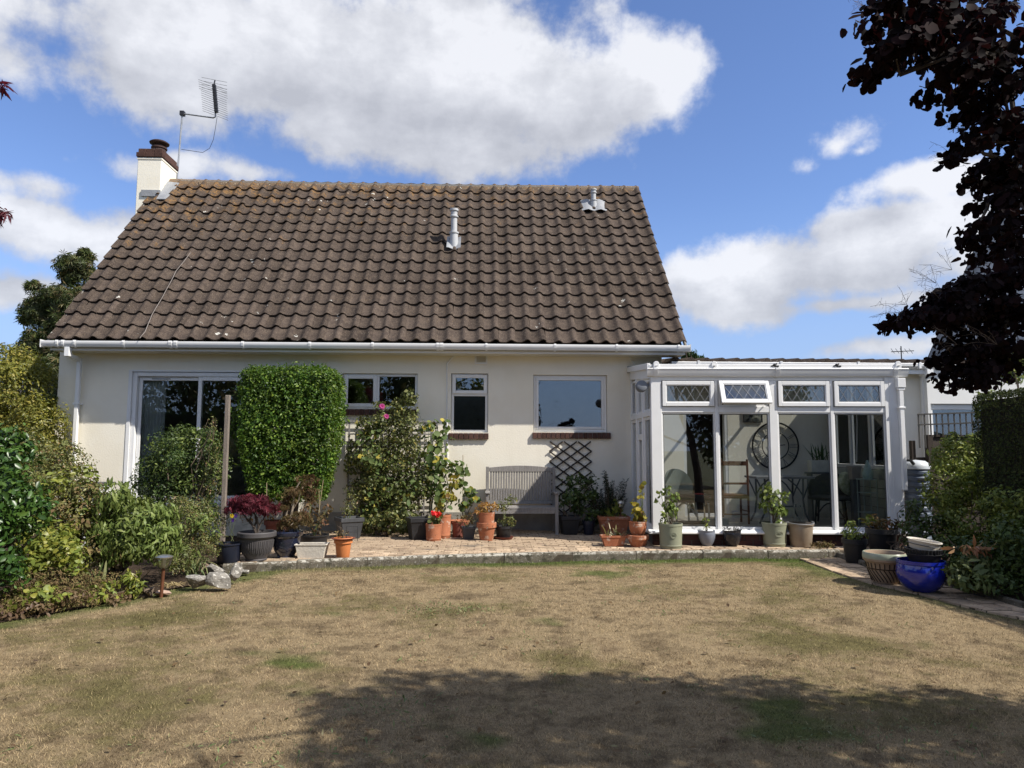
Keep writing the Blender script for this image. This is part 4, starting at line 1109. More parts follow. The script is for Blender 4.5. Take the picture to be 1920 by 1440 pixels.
for i in range(9):
    for j in range(5):
        a, c = .14+i*.38, .10+j*.38
        if a+.37 < UW-.14 and c+.37 < CD: cpart('floor_tile', MB().box(a, a+.372, c, c+.372, .3255, .336), CFLOOR, cf, bev=.002)

# ---- things in the conservatory
FZ = .336
def cthing(name, label, cat, u, v, z=FZ, rz=0.0, group=None): return thing(name, label, cat, tuple(cw(u, v, z)), group, rz=CTH+rz)
def lpart(name, mb, m, parent, bev=.003, **k): return part(name, mb, m, parent, bev=bev, local=True, **k)
# wall clock: openwork ring with roman numerals
c0 = at(1454, 836, FY-.03); rad = (at(1497, 836, FY-.03).x-at(1411, 836, FY-.03).x)/2
clock = thing('wall_clock', 'large dark openwork wall clock with roman numerals on the conservatory back wall', 'clock', tuple(c0))
def ringtube(r, t, n=40): return MB().tube([(r*math.cos(2*PI*i/n), 0, r*math.sin(2*PI*i/n)) for i in range(n+1)], t, 6, cap=False)
IRON = mat('black_iron', (.02, .02, .022), scale=9, rough=.5, metal=.3)
lpart('rim', ringtube(rad, .016), IRON, clock, 0, smooth=True); lpart('inner_ring', ringtube(rad*.58, .010), IRON, clock, 0, smooth=True)
NUM = ['XII','I','II','III','IV','V','VI','VII','VIII','IX','X','XI']
for h, s in enumerate(NUM):
    a = PI/2-2*PI*h/12; er_ = Vector((math.cos(a), 0, math.sin(a))); et = Vector((math.sin(a), 0, -math.cos(a)))
    ws = [{'I': .028, 'V': .06, 'X': .06}[ch_] for ch_ in s]; x = -sum(ws)/2; mb = MB(); r0, r1 = rad*.63, rad*.95
    P_ = lambda t, r: er_*r + et*t
    for ch_, w in zip(s, ws):
        if ch_ == 'I': mb.bar(P_(x+w/2, r0), P_(x+w/2, r1), .011, .012, up=(0, 1, 0))
        if ch_ == 'V': mb.bar(P_(x+.006, r1), P_(x+w/2, r0), .011, .012, up=(0, 1, 0)); mb.bar(P_(x+w-.006, r1), P_(x+w/2, r0), .009, .012, up=(0, 1, 0))
        if ch_ == 'X': mb.bar(P_(x+.006, r1), P_(x+w-.006, r0), .011, .012, up=(0, 1, 0)); mb.bar(P_(x+w-.006, r1), P_(x+.006, r0), .009, .010, up=(0, 1, 0))
        x += w
    lpart('numeral', mb, mat('pale_metal', (.35, .34, .31), scale=9, rough=.5, metal=.4), clock, 0)
lpart('hand', MB().bar((0, -.012, 0), (.17, -.012, .02), .014, .006, up=(0, 1, 0)), IRON, clock, 0); lpart('hand', MB().bar((0, -.016, 0), (-.06, -.016, .09), .016, .006, up=(0, 1, 0)), IRON, clock, 0)
# picture
a, b = at(1394, 792, FY-.02), at(1429, 768, FY-.02)
pic = thing('picture', 'small dark abstract picture in a thin black frame above the clock', 'picture', ((a.x+b.x)/2, FY-.02, a.z))
part('frame', MB().ring(a.x, b.x, a.z, b.z, FY-.03, FY-.004, .012), BLACKP, pic)
part('canvas', MB().box(a.x+.0125, b.x-.0125, FY-.022, FY-.008, a.z+.0125, b.z-.0125), mat('abstract_print', (.03, .035, .03), (.05, .055, .05), (.45, .45, .38), scale=9, rough=.6, detail=3), pic)
# lloyd loom chair
u, _ = cuv(1281, 900, .75); WICK = mat('sage_wicker', (.27, .30, .27), (.20, .23, .21), scale=70, rough=.8, bump=.8, bscale=160)
WICKD = mat('grey_wicker', (.075, .08, .08), (.05, .053, .055), scale=70, rough=.8, bump=.8, bscale=160)
def loom_chair(u, v, rz, m, name, label, legm, H=.84, wdt=.47, arms=False):
    t = cthing(name, label, 'chair', u, v, rz=rz)
    n = 16; vs = []; 
    for i in range(n+1):
        a = PI*(i/n)*(1.15 if arms else .9) - (PI*.075 if arms else -PI*.05)
        x = -wdt/2*math.cos(a); y = .23*math.sin(a)-.02
        f = max(0, math.sin(a)); top = (.44+(H-.44)*(f**.55)) if not arms else (.62+(H-.62)*f**1.5)
        vs += [(x*.92, y*.92, .40), (x, y, (top+.40)/2), (x*1.02, y*1.06, top), (x*.98, y*1.0-.02, top), (x*.9, y*.9-.02, .40)]
    fs = []
    for i in range(n):
        for k in range(4): fs.append((i*5+k, (i+1)*5+k, (i+1)*5+k+1, i*5+k+1))
    lpart('backrest', MB().add(vs, fs), m, t, 0, smooth=True)
    lpart('seat', MB().lathe([(.001, 0), (.9, 0), (1, .02), (1, .05), (.9, .07), (.001, .075)], 20, (0, -.02, .37), wdt*.52, .25), m, t, 0, smooth=True)
    for sx in (-1, 1):
        for sy in (-1, 1):
            lpart('leg', MB().tube([(sx*.19, sy*.17-.02, .37), (sx*.205, sy*.19-.02, .18), (sx*.22, sy*.21-.02, 0)], .016, 8), legm, t, 0, smooth=True)
        lpart('hoop', MB().tube([(sx*.20, -.19+.34*i/8, .13+.20*math.sin(PI*i/8)) for i in range(9)], .010, 6), legm, t, 0, smooth=True)
    lpart('hoop', MB().tube([(-.2+.4*i/10, -.205, .12+.21*math.sin(PI*i/10)) for i in range(11)], .011, 6), legm, t, 0, smooth=True)
    return t
CREAMP = mat('cream_paint', (.55, .56, .50), scale=8, rough=.5)
loom_chair(u-.02, .95, .12, WICK, 'wicker_chair', 'sage green woven chair with pale legs, furthest left in the conservatory', CREAMP, H=.86)
# dark padded stool in front of it with a red book
u2, _ = cuv(1291, 920, .45)
st = cthing('footstool', 'low black padded stool in front of the sage woven chair', 'stool', u2+.02, .42)
lpart('cushion', MB().box(-.28, .28, -.16, .16, .37, .49), mat('black_cloth', (.02, .02, .022), scale=9, rough=.9), st, .02)
for sx in (-1, 1):
    for sy in (-1, 1): lpart('leg', MB().tube([(sx*.24, sy*.13, .37), (sx*.25, sy*.14, 0)], .015, 6), CREAMP, st, 0)
lpart('stretcher', MB().box(-.24, .24, -.14, .14, .05, .075), BLACKP, st)
tag(part('red_book', MB().box(-.05, .055, -.06, .07, 0, .014), mat('red_cover', (.5, .03, .035), scale=5), None, bev=.002, local=True), 'thin red book lying on the black stool', 'book').location = cw(u2+.14, .36, FZ+.491)
# ladder back chair
ua, ub = cuv(1360, 900, .62)[0], cuv(1409, 900, .62)[0]; BRW = mat('brown_wood', (.16, .065, .03), (.10, .04, .02), scale=9, rough=.55, spec=.4, stretch=(5, 5, .8))
lc = cthing('ladder_back_chair', 'brown wooden ladder-back chair standing before the clock', 'chair', (ua+ub)/2, .80)
w = (ub-ua)/2
for sx in (-1, 1):
    lpart('leg', MB().tube([(sx*w, 0, 0), (sx*w, 0, .45), (sx*w*1.02, .03, 1.02)], .018, 8), BRW, lc, 0, smooth=True)
    lpart('leg', MB().tube([(sx*w*.95, .36, 0), (sx*w*.95, .36, .45)], .018, 8), BRW, lc, 0, smooth=True)
    lpart('stretcher', MB().tube([(sx*w, 0, .2), (sx*w*.95, .36, .2)], .010, 6), BRW, lc, 0)
for z, h in ((.92, .07), (.62, .035), (.40, .03)): lpart('slat', MB().box(-w+.01, w-.01, -.008, .014, z, z+h), BRW, lc)
lpart('seat', MB().box(-w-.01, w+.01, .02, .39, .43, .46), BRW, lc); lpart('stretcher', MB().box(-w+.01, w-.01, -.01, .01, .14, .165), BRW, lc)
# table with scrolled cast legs
ua, zt_ = cuv(1412, 893, .95); ub, _ = cuv(1521, 893, .95); GRYP = mat('grey_painted_iron', (.13, .145, .16), (.09, .10, .11), scale=9, rough=.5)
tb = cthing('table', 'grey topped table on scrolled iron legs below the wall clock', 'table', (ua+ub)/2, 1.10)
hw = (ub-ua)/2; th = zt_-FZ
lpart('tabletop', MB().box(-hw, hw, -.30, .30, th-.035, th), mat('slate_top', (.24, .25, .26), scale=5, rough=.35), tb)
for sx in (-1, 1):
    for sy in (-1, 1):
        lpart('leg', MB().tube([(sx*(hw-.16), sy*.22, th-.035), (sx*(hw-.17), sy*.22, th*.5), (sx*(hw-.14), sy*.22, .16), (sx*(hw-.06), sy*.22, 0)], .016, 6), GRYP, tb, 0, smooth=True)
        lpart('brace', MB().tube([(sx*(hw-.16), sy*.22, th*.55), (sx*(hw-.10), sy*.22, th*.75), (sx*(hw-.03), sy*.22, th-.04)], .012, 6), GRYP, tb, 0, smooth=True)
        lpart('brace', MB().tube([(sx*(hw-.17), sy*.22, th*.6), (sx*(hw-.27), sy*.22, th*.80), (sx*(hw-.40), sy*.22, th-.04)], .012, 6), GRYP, tb, 0, smooth=True)
    lpart('foot_rail', MB().box(sx*(hw-.16)-.012, sx*(hw-.16)+.012, -.22, .22, .26, .285), GRYP, tb)
lpart('foot_rail', MB().box(-hw+.17, hw-.17, -.23, -.21, .26, .285), GRYP, tb)
# white scrolled iron plant stand in front of it
us, _ = cuv(1498, 965, .42)
ps = cthing('plant_stand', 'low white scrolled iron stand on the conservatory floor', 'stand', us, .42)
mb = MB(); 
sp = [(.045*math.exp(-i*.10)*math.cos(i*.55)+.0, 0, .30+.075*math.exp(-i*.08)*math.sin(i*.55)) for i in range(22)]
lpart('scroll', mb.tube(sp, .008, 6), CREAMP, ps, 0, smooth=True)
lpart('scroll', MB().tube([(x*1.1, 0, .42-z) for x, _, z in sp], .008, 6), CREAMP, ps, 0, smooth=True)
lpart('stem', MB().tube([(.05, 0, .38), (.062, .01, .2), (.05, 0, 0)], .010, 6), CREAMP, ps, 0); lpart('stem', MB().tube([(-.06, 0, .38), (-.068, .01, .2), (-.055, 0, 0)], .010, 6), CREAMP, ps, 0)
lpart('base', MB().box(-.085, .085, -.07, .07, 0, .016), CREAMP, ps)
# dark armchair with a patterned cushion
ua, _ = cuv(1560, 930, .9)
t = loom_chair(ua+.02, 1.0, -.5, WICKD, 'wicker_armchair', 'dark grey woven armchair at the right end of the conservatory', DARKMETAL, H=.80, wdt=.66, arms=True)
cush = tag(part('cushion', MB().lathe([(.001, 0), (.16, .01), (.20, .06), (.16, .11), (.001, .12)], 20), mat('floral_cloth', (.55, .55, .40), (.20, .25, .12), scale=16, rough=.9), None, smooth=True, local=True), 'pale leaf patterned cushion leaning in the dark armchair', 'cushion')
cush.location = cw(ua+.22, .95, FZ+.62); cush.rotation_euler = (math.radians(75), 0, .5)
# white trough with a spiky pot plant
uu, zz = cuv(1552, 886, 1.25)
sf = cthing('plant_trough', 'pale rectangular trough holding a spiky green house plant', 'planter', uu, 1.50, zz)
lpart('trough', MB().box(-.20, .17, -.09, .09, -.0, .20), CREAMP, sf, .006)
SPIKE = leafmat('spiky_leaf', (.02, .05, .015), (.05, .10, .025))
mb = MB()
for i in range(26):
    a = random.uniform(0, 2*PI); L = random.uniform(.18, .34); b = random.uniform(.05, .26); w = .012
    x = random.uniform(-.14, .12); pts = [Vector((x+math.cos(a)*b*t_, math.sin(a)*b*t_*.6, .19+L*t_-.18*b*t_*t_)) for t_ in (0, .4, .75, 1)]
    sd = Vector((-math.sin(a), math.cos(a), 0)); vs = []
    for p_, ww in zip(pts, (w*.7, w, w*.7, .001)): vs += [p_-sd*ww, p_+sd*ww]
    mb.add(vs, [(0,1,3,2), (2,3,5,4), (4,5,7,6)])
o = lpart('foliage', mb, SPIKE, sf, 0); o['kind'] = 'stuff'
# shelf the trough stands on
lpart('shelf', MB().box(-.24, .21, -.12, .12, -.03, -.001), GRYP, sf); 
for sx in (-.2, .17): lpart('leg', MB().box(sx-.012, sx+.012, -.1, .1, -(zz-FZ), -.0305), GRYP, sf)
# grey cube planter and teal vase on a wire stand
uu, zz = cuv(1625, 899, .42)
ws = cthing('wire_stand', 'tall pale wire stand near the right end of the conservatory', 'stand', uu, .42)
H = zz-FZ
for sx in (-.10, .10):
    for sy in (-.1, .1): lpart('leg', MB().tube([(sx, sy, 0), (sx, sy, H)], .007, 6), mat('pale_teal_wire', (.42, .52, .50), scale=8, rough=.5), ws, 0)
for z in (.22, .52, H-.007): lpart('tray', MB().ring(-.1, .1, -.1, .1, z, z+.006, .012) if False else MB().box(-.11, .11, -.11, -.10, z, z+.008).box(-.11, .11, .10, .11, z, z+.008).box(-.11, -.10, -.1, .1, z, z+.008).box(.10, .11, -.1, .1, z, z+.008).box(-.1, .1, -.004, .004, z, z+.006), MATS['pale_teal_wire'], ws, 0)
lpart('top_plate', MB().box(-.11, .11, -.11, .11, H+.002, H+.010), MATS['pale_teal_wire'], ws, 0)
vz = part('vase', MB().lathe([(.001, 0), (.066, 0), (.078, .04), (.078, .08), (.05, .17), (.018, .26), (.016, .285), (.010, .285), (.012, .26)], 24), mat('teal_ceramic', (.40, .56, .53), scale=4, rough=.35), None, smooth=True, local=True)
tag(vz, 'pale teal bottle-shaped vase standing on the wire stand', 'vase').location = cw(uu+.02, .42, zz+.010)
uu2, zz2 = cuv(1608, 899, .62)
gp = cthing('square_planter', 'small grey tapered planter beside the teal vase', 'planter', uu2, .72, zz2)
lpart('pot', MB().square([(.06, 0), (.075, .18), (.085, .18), (.085, .21), (.07, .21), (.068, .17)]), mat('mushroom_glaze', (.36, .33, .31), scale=5, rough=.5), gp, .003)
lpart('pedestal', MB().box(-.055, .055, -.055, .055, -(zz2-FZ), -.002), GRYP, gp)
# blind cords
for px, y0, y1, lab in ((1603, 722, 866, 'white blind cord hanging in the right hand pane'), (1551, 776, 850, 'white blind cord hanging behind the third mullion')):
    a, b = cuv(px, y0, .11), cuv(px+4, y1, .11)
    o = part('blind_cord', MB().tube([cw(a[0], .11, ze0+.03), cw(a[0]+.01, .115, (a[1]+b[1])/2), cw(b[0], .12, b[1])], .006, 5), WHITE, None); tag(o, lab, 'cord')
# white tub on the floor by the glass
uu, zz = cuv(1345, 983, .2); o = part('white_tub', MB().box(-.16, .16, -.08, .1, 0, .15), CREAMP, None, bev=.012, local=True); o.location = cw(uu, .24, FZ); tag(o, 'low white tub on the floor behind the second mullion', 'tub')
# round lamp on the corner
p = at(1203, 724, 10.62)
lamp = thing('outdoor_lamp', 'round grey outdoor lamp on the left corner of the conservatory', 'lamp', tuple(p))
LG = mat('lamp_grey', (.17, .185, .21), scale=5, rough=.5)
rot = Matrix.Rotation(math.radians(78), 4, 'X')
part('shade', MB().lathe([(.001, .05), (.06, .05), (.083, .035), (.088, .0), (.086, -.045), (.07, -.07), (.001, -.075)], 24), LG, lamp, smooth=True, local=True, xf=lambda q: rot @ q)
part('bracket', MB().bar((.02, .03, 0), (.20, .06, .05), .04, .04).box(.14, .22, .0, .10, .02, .10), LG, lamp, local=True)
# ================================================================== foliage machinery
TM = {
 'diamond': (np.array([(0,0,0),(.45,-.5,.10),(1,0,-.06),(.45,.5,.10)]), np.array([(0,1,2),(0,2,3)])),
 'oval': (np.array([(0,0,0),(.28,-.42,.05),(.28,.42,.05),(.68,-.46,.05),(.68,.46,.05),(1,0,-.08),(.5,0,-.015)]),
          np.array([(0,1,6),(1,3,6),(3,5,6),(5,4,6),(4,2,6),(2,0,6)])),
 'round': (np.array([(0,0,0),(.2,-.36,.05),(.2,.36,.05),(.62,-.52,.07),(.62,.52,.07),(.92,-.26,0),(.92,.26,0),(.5,0,-.03),(1,0,-.05)]),
          np.array([(0,1,7),(1,3,7),(3,5,7),(5,8,7),(8,6,7),(6,4,7),(4,2,7),(2,0,7)])),
 'lance': (np.array([(0,0,0),(.35,-.5,.06),(.35,.5,.06),(.7,-.36,0),(.7,.36,0),(1,0,-.16)]), np.array([(0,1,2),(1,3,2),(3,4,2),(3,5,4)])),
 'palm': (np.array([(0,0,0)]+[p for a in (-1.15,-.6,0,.6,1.15) for p in ((.45*math.cos(a)+.05*math.sin(a),.45*math.sin(a)-.05*math.cos(a),.04),(math.cos(a)*(1-.25*abs(a)),math.sin(a)*(1-.25*abs(a)),-.12),(.45*math.cos(a)-.05*math.sin(a),.45*math.sin(a)+.05*math.cos(a),.04))]),
          np.array([t for k in range(5) for t in ((0,1+3*k,2+3*k),(0,2+3*k,3+3*k))])),
}
def nrmz(a): return a/(np.linalg.norm(a, axis=1, keepdims=True)+1e-9)
def leaf_arrays(pos, nrm, size, tmpl='diamond', width=.5, droop=.25, rng=RNG, tip=None, sjit=.45):
    n = len(pos); nrm = nrmz(nrm)
    t = rng.normal(size=(n, 3)) if tip is None else np.broadcast_to(np.asarray(tip, float), (n, 3)) + rng.normal(size=(n, 3))*.45
    t = t - nrm*np.sum(t*nrm, 1, keepdims=True); t = nrmz(t)
    t[:, 2] -= droop; t = nrmz(t)
    b = nrmz(np.cross(nrm, t)); c = np.cross(t, b)
    TV, TF = TM[tmpl]
    sz = np.asarray(size)*(1+rng.normal(size=n)*sjit*.7).clip(.45, 1.8)
    V = (pos[:, None, :] + sz[:, None, None]*(TV[None, :, 0:1]*t[:, None, :] + TV[None, :, 1:2]*width*b[:, None, :] + TV[None, :, 2:3]*c[:, None, :]))
    F = (TF[None] + (np.arange(n)*len(TV))[:, None, None]).reshape(-1, 3)
    return V.reshape(-1, 3), F
def leaves(name, pos, nrm, size, mat_, parent=None, tmpl='diamond', width=.5, droop=.25, tip=None, sjit=.45, stuff=True):
    V, F = leaf_arrays(pos, nrm, size, tmpl, width, droop, tip=tip, sjit=sjit)
    og = origin_of(parent); V = V - np.array(og)
    o = link_mesh(name, arr_mesh(name, V, F), mat_, parent)
    if parent is not None: ORIG[o.name] = og
    if stuff: o['kind'] = 'stuff'
    return o
def crown(lobes, n, k=14, sub=.40, fill=.22, up=.35, rng=RNG, rnd=.55, hollow=.5):
    L = np.array(lobes, float); wts = (L[:, 3]*L[:, 4]+L[:, 4]*L[:, 5]+L[:, 3]*L[:, 5]); wts /= wts.sum()
    P, N = [], []
    for (cx, cy, cz, rx, ry, rz), w in zip(L, wts):
        m = int(n*w); c = np.array([cx, cy, cz]); r = np.array([rx, ry, rz])
        mf = int(m*fill); d = nrmz(rng.normal(size=(mf, 3))); P.append(c + d*r*(rng.random((mf, 1))**.5)*.88); N.append(d)
        kd = nrmz(rng.normal(size=(k, 3))); kr = sub*rng.uniform(.65, 1.35, k)
        ms = m-mf; idx = rng.integers(0, k, ms); d2 = nrmz(rng.normal(size=(ms, 3)))
        rad = rng.random((ms, 1))**hollow
        off = kd[idx]*(1-kr[idx, None]*.75) + d2*rad*kr[idx, None]
        P.append(c+off*r); N.append(nrmz(off+d2*.6))
    P = np.concatenate(P); N = np.concatenate(N)
    N = N + rng.normal(size=N.shape)*rnd; N[:, 2] += up
    return P, N
def branches(name, parent, base, tips, r0, m, wob=.06, n=5):
    mb = MB(); base = Vector(base)
    for tp in tips:
        tp = Vector(tp); pts = []
        for i in range(n+1):
            f = i/n; p = base.lerp(tp, f); p.z = base.z+(tp.z-base.z)*(f**.85)
            if 0 < i < n: p += Vector((random.gauss(0, wob), random.gauss(0, wob), random.gauss(0, wob*.5)))
            pts.append(p)
        mb.tube(pts, [r0*(1-.85*i/n)+.0012 for i in range(n+1)], 5)
    return part(name, mb, m, parent, smooth=True)
def shrub(name, label, cat, base, lobes, n, size, lm, tmpl='diamond', width=.5, k=14, sub=.4, fill=.22, up=.35, droop=.25, stem=STEMB, r0=.02, group=None, zmin=None, tip=None, rnd=.55, ntip=9, sjit=.45):
    t = thing(name, label, cat, base, group)
    P, N = crown(lobes, n, k, sub, fill, up, rnd=rnd)
    z0 = base[2] if zmin is None else zmin
    kp = P[:, 2] > z0+.01; P, N = P[kp], N[kp]
    leaves('foliage', P, N, size, lm, t, tmpl, width, droop, tip=tip, sjit=sjit)
    tips = [P[i] for i in RNG.integers(0, len(P), ntip)]
    branches('stem', t, base, tips, r0, stem)
    return t
LM = dict(
 privet=leafmat('golden_leaf', (.10, .115, .022), (.19, .19, .034), (.34, .29, .06), trans=.3),
 camellia=leafmat('glossy_leaf', (.022, .052, .010), (.045, .10, .018), (.09, .16, .03), rough=.34, spec=.36, trans=.2),
 olive=leafmat('olive_leaf', (.09, .105, .032), (.15, .165, .05), (.24, .22, .08), rare=(.20, .12, .05)),
 laurel=leafmat('laurel_leaf', (.08, .115, .028), (.145, .19, .048), (.23, .27, .08), rough=.45, spec=.22, trans=.28),
 topiary=leafmat('hedge_leaf', (.030, .068, .010), (.072, .135, .017), (.20, .28, .045), rough=.40, spec=.28, trans=.3),
 dark=leafmat('dark_leaf', (.026, .048, .012), (.055, .088, .022), (.10, .14, .036), rough=.42, spec=.28),
 yew=leafmat('yew_leaf', (.025, .036, .011), (.045, .060, .018), (.09, .10, .028), rough=.6, spec=.15),
 lime=leafmat('lime_leaf', (.13, .17, .032), (.20, .235, .042), (.32, .31, .06), trans=.3),
 dry=leafmat('dry_foliage', (.13, .085, .045), (.19, .145, .065), (.11, .12, .04), rough=.8, spec=.1, trans=.15),
 maple=leafmat('maple_leaf', (.05, .07, .024), (.10, .13, .042), (.20, .14, .065), trans=.2),
 purple=leafmat('purple_leaf', (.006, .0048, .0055), (.010, .0062, .007), (.018, .0085, .009), rough=.7, spec=.05, trans=.09, tcol=(.09, .018, .02)),
 acer=leafmat('acer_leaf', (.10, .018, .03), (.17, .03, .05), (.075, .016, .025), rough=.5, spec=.3, trans=.25, tcol=(.3, .03, .05)),
 acerb=leafmat('bronze_leaf', (.10, .085, .03), (.15, .10, .045), (.13, .055, .03), rough=.6, spec=.25, trans=.2),
 rose=leafmat('rose_leaf', (.055, .07, .022), (.12, .14, .045), (.20, .20, .075), rare=(.24, .21, .06), spec=.25),
 squash=leafmat('broad_leaf', (.07, .11, .035), (.11, .16, .05), (.16, .20, .06), rough=.6, spec=.25, trans=.3, rare=(.50, .42, .07)),
 rosemary=leafmat('needle_leaf', (.018, .03, .016), (.035, .055, .03), rough=.6, spec=.2),
 succulent=leafmat('orange_leaf', (.30, .15, .04), (.42, .22, .06), (.30, .25, .07), rough=.5),
 yellow=leafmat('yellow_leaf', (.35, .27, .04), (.28, .28, .05), (.20, .10, .03), trans=.35),
 reed=leafmat('strap_leaf', (.09, .13, .045), (.15, .19, .07), (.26, .22, .11), rough=.5),
 conifer=leafmat('conifer_leaf', (.02, .045, .012), (.045, .085, .02)),
 bush=leafmat('choisya_leaf', (.07, .105, .02), (.155, .195, .038), (.30, .31, .065), rough=.42, spec=.28, trans=.28),
 peony=leafmat('peony_leaf', (.08, .11, .035), (.13, .165, .055), (.18, .20, .07), rough=.4),
 bronze=leafmat('rust_leaf', (.24, .10, .05), (.32, .15, .07), (.22, .16, .06)),
)
Z0 = .02
def V3(px, py, Y): v = at(px, py, Y); return (v.x, v.y, v.z)
def lobe(px, py, Y, rx, rz=None, ry=None):             # a lobe seen at (px, py), radii in metres
    v = at(px, py, Y); rz = rz or rx; ry = ry or (rx+rz)/2
    return (v.x, v.y, v.z, rx, ry, rz)
def plobe(px, py, Y, rpx, rpz=None, depth=None):       # radii given in pixels
    s = Y/FPX; return lobe(px, py, Y, rpx*s, (rpz or rpx)*s, depth)

# ---- clipped hedge block in front of the sliding door
def boxhedge(name, label, x0, x1, y0, y1, z0, z1, n, size, m, pw=9, rough=.02, taper=0.0, cat='hedge', tmpl='diamond', width=.55, faces=None, topfrac=.6):
    t = thing(name, label, cat, ((x0+x1)/2, (y0+y1)/2, z0))
    h = np.array([(x1-x0)/2, (y1-y0)/2, (z1-z0)/2]); c = np.array([(x0+x1)/2, (y0+y1)/2, (z0+z1)/2])
    ar = np.array([h[1]*h[2], h[1]*h[2], h[0]*h[2], h[0]*h[2], h[0]*h[1]*topfrac*2, .02]); 
    if faces is not None: ar = ar*np.array(faces)
    ar /= ar.sum()
    f = RNG.choice(6, n, p=ar); u = RNG.uniform(-1, 1, (n, 3))
    ax = np.array([0, 0, 1, 1, 2, 2])[f]; sg = np.array([-1, 1, -1, 1, 1, -1])[f]
    u[np.arange(n), ax] = sg
    q = u/((np.abs(u)**pw).sum(1)**(1/pw))[:, None]
    N = np.sign(q)*np.abs(q)**(pw-1); N = nrmz(N)
    lump = .5*np.sin(q[:, 0]*9+q[:, 2]*7)*np.sin(q[:, 1]*8+q[:, 2]*11+1)+.5*np.sin(q[:, 0]*23+q[:, 2]*19+q[:, 1]*17)
    depth = np.abs(RNG.normal(size=n))*rough*1.6 - lump*rough*.8
    gap = .5+.5*np.sin(q[:, 0]*13+3*np.sin(q[:, 2]*7+q[:, 1]*3))*np.sin(q[:, 2]*15+2.5*np.sin(q[:, 0]*8+q[:, 1]*6))
    P = c + q*h - N*depth[:, None]
    keep = RNG.random(n) > .62*np.clip((gap-.52)*3, 0, 1) if taper else np.ones(n, bool)
    if taper:
        fz_ = np.clip((P[:, 2]-z0)/(z1-z0), 0, 1); s = 1-taper*np.clip(1-fz_*2.2, 0, 1)
        P[:, 0] = c[0]+(P[:, 0]-c[0])*s; P[:, 1] = c[1]+(P[:, 1]-c[1])*s
    P, N = P[keep], N[keep]
    N = N*.9+RNG.normal(size=N.shape)*.55; N[:, 2] += .35
    leaves('foliage', P, N, size, m, t, tmpl, width, .15)
    # dense twiggy inside
    ni = int(n*.22); q = RNG.uniform(-.88, .88, (ni, 3)); P2 = c+q*h
    if taper:
        fz_ = np.clip((P2[:, 2]-z0)/(z1-z0), 0, 1); s = 1-taper*np.clip(1-fz_*2.2, 0, 1)
        P2[:, 0] = c[0]+(P2[:, 0]-c[0])*s; P2[:, 1] = c[1]+(P2[:, 1]-c[1])*s
    leaves('inner_foliage', P2, RNG.normal(size=(ni, 3)), size*2.0, m, t, 'diamond', .7)
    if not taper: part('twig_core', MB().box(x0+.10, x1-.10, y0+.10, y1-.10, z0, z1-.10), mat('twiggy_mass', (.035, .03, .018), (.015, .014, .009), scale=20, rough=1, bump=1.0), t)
    mb = MB()
    for i in range(6):
        x = c[0]+random.uniform(-.3, .3)*h[0]; y = c[1]+random.uniform(-.3, .3)*h[1]
        mb.tube([(c[0]+(x-c[0])*.3, c[1]+(y-c[1])*.3, max(.0, z0-.5)), (x, y, c[2]), (x+random.gauss(0, .1), y, z1-.15)], [.035, .025, .008], 6)
    part('stem', mb, BARK, t, smooth=True)
    return t
tx0, tx1 = at(438, 800, 11.1).x, at(627, 800, 11.1).x
th_ = boxhedge('clipped_hedge', 'tall block of clipped bright green evergreen between the sliding door and the rose', tx0, tx1, 11.1, 12.0, .62, at(540, 684, 11.1).z, 34000, .042, LM['topiary'], taper=.30, rough=.040)
P, N = crown([plobe(560, 690, 11.5, 26, 14), plobe(520, 690, 11.5, 22, 9), plobe(590, 688, 11.6, 26, 9), plobe(480, 692, 11.4, 22, 8), plobe(642, 760, 11.5, 6, 60), plobe(440, 780, 11.4, 6, 60), plobe(600, 688, 11.3, 14, 8)], 620, k=8)
leaves('stray_shoot', P, N, .05, LM['topiary'], th_, 'diamond', .5, -.1)

# ---- left hand shrubs
shrub('golden_shrub', 'big rounded golden-green shrub behind the left border, against the sky', 'shrub', (-9.6, 13.0, 0),
      [plobe(25, 735, 12.5, 75, 80), plobe(70, 800, 12.2, 55, 70), plobe(-20, 800, 12.4, 70, 80), plobe(30, 690, 12.8, 50, 50), plobe(85, 870, 12, 40, 60)], 26000, .05, LM['privet'], k=26, sub=.32, fill=.3)
shrub('conifer', 'narrow dark green conifer at the left corner of the house', 'tree', (-9.1, 14.6, 0), [plobe(102, 760, 14.5, 16, 60), plobe(98, 820, 14.5, 20, 60)], 3500, .05, LM['conifer'], tmpl='lance', width=.25, k=20, sub=.3, tip=(0, 0, 1))
tr = thing('maple_tree', 'dark leafy tree rising behind the left end of the roof', 'tree', (-12.4, 21, 0))
MT = [plobe(140, 505, 20, 34, 32), plobe(130, 560, 20, 48, 38), plobe(90, 560, 20, 36, 24), plobe(75, 585, 20, 36, 28), plobe(150, 600, 20, 50, 40), plobe(100, 635, 20, 55, 40), plobe(60, 660, 20, 36, 38), plobe(120, 690, 20, 60, 40), plobe(50, 600, 20, 12, 12), plobe(158, 480, 20, 16, 14), plobe(60, 535, 20, 14, 10)]
P, N = crown(MT, 15000, k=12, sub=.42, fill=.25); leaves('crown', P, N, .16, LM['maple'], tr, 'palm', 1.0, .3)
tipz = [m[:3] for m in MT]; branches('limb', tr, (-12.2, 20.6, 3.4), tipz, .09, BARK, .15)
part('trunk', MB().tube([(-12.4, 21, -.1), (-12.3, 20.8, 2), (-12.2, 20.6, 3.6)], [.22, .17, .13], 8), BARK, tr, smooth=True)
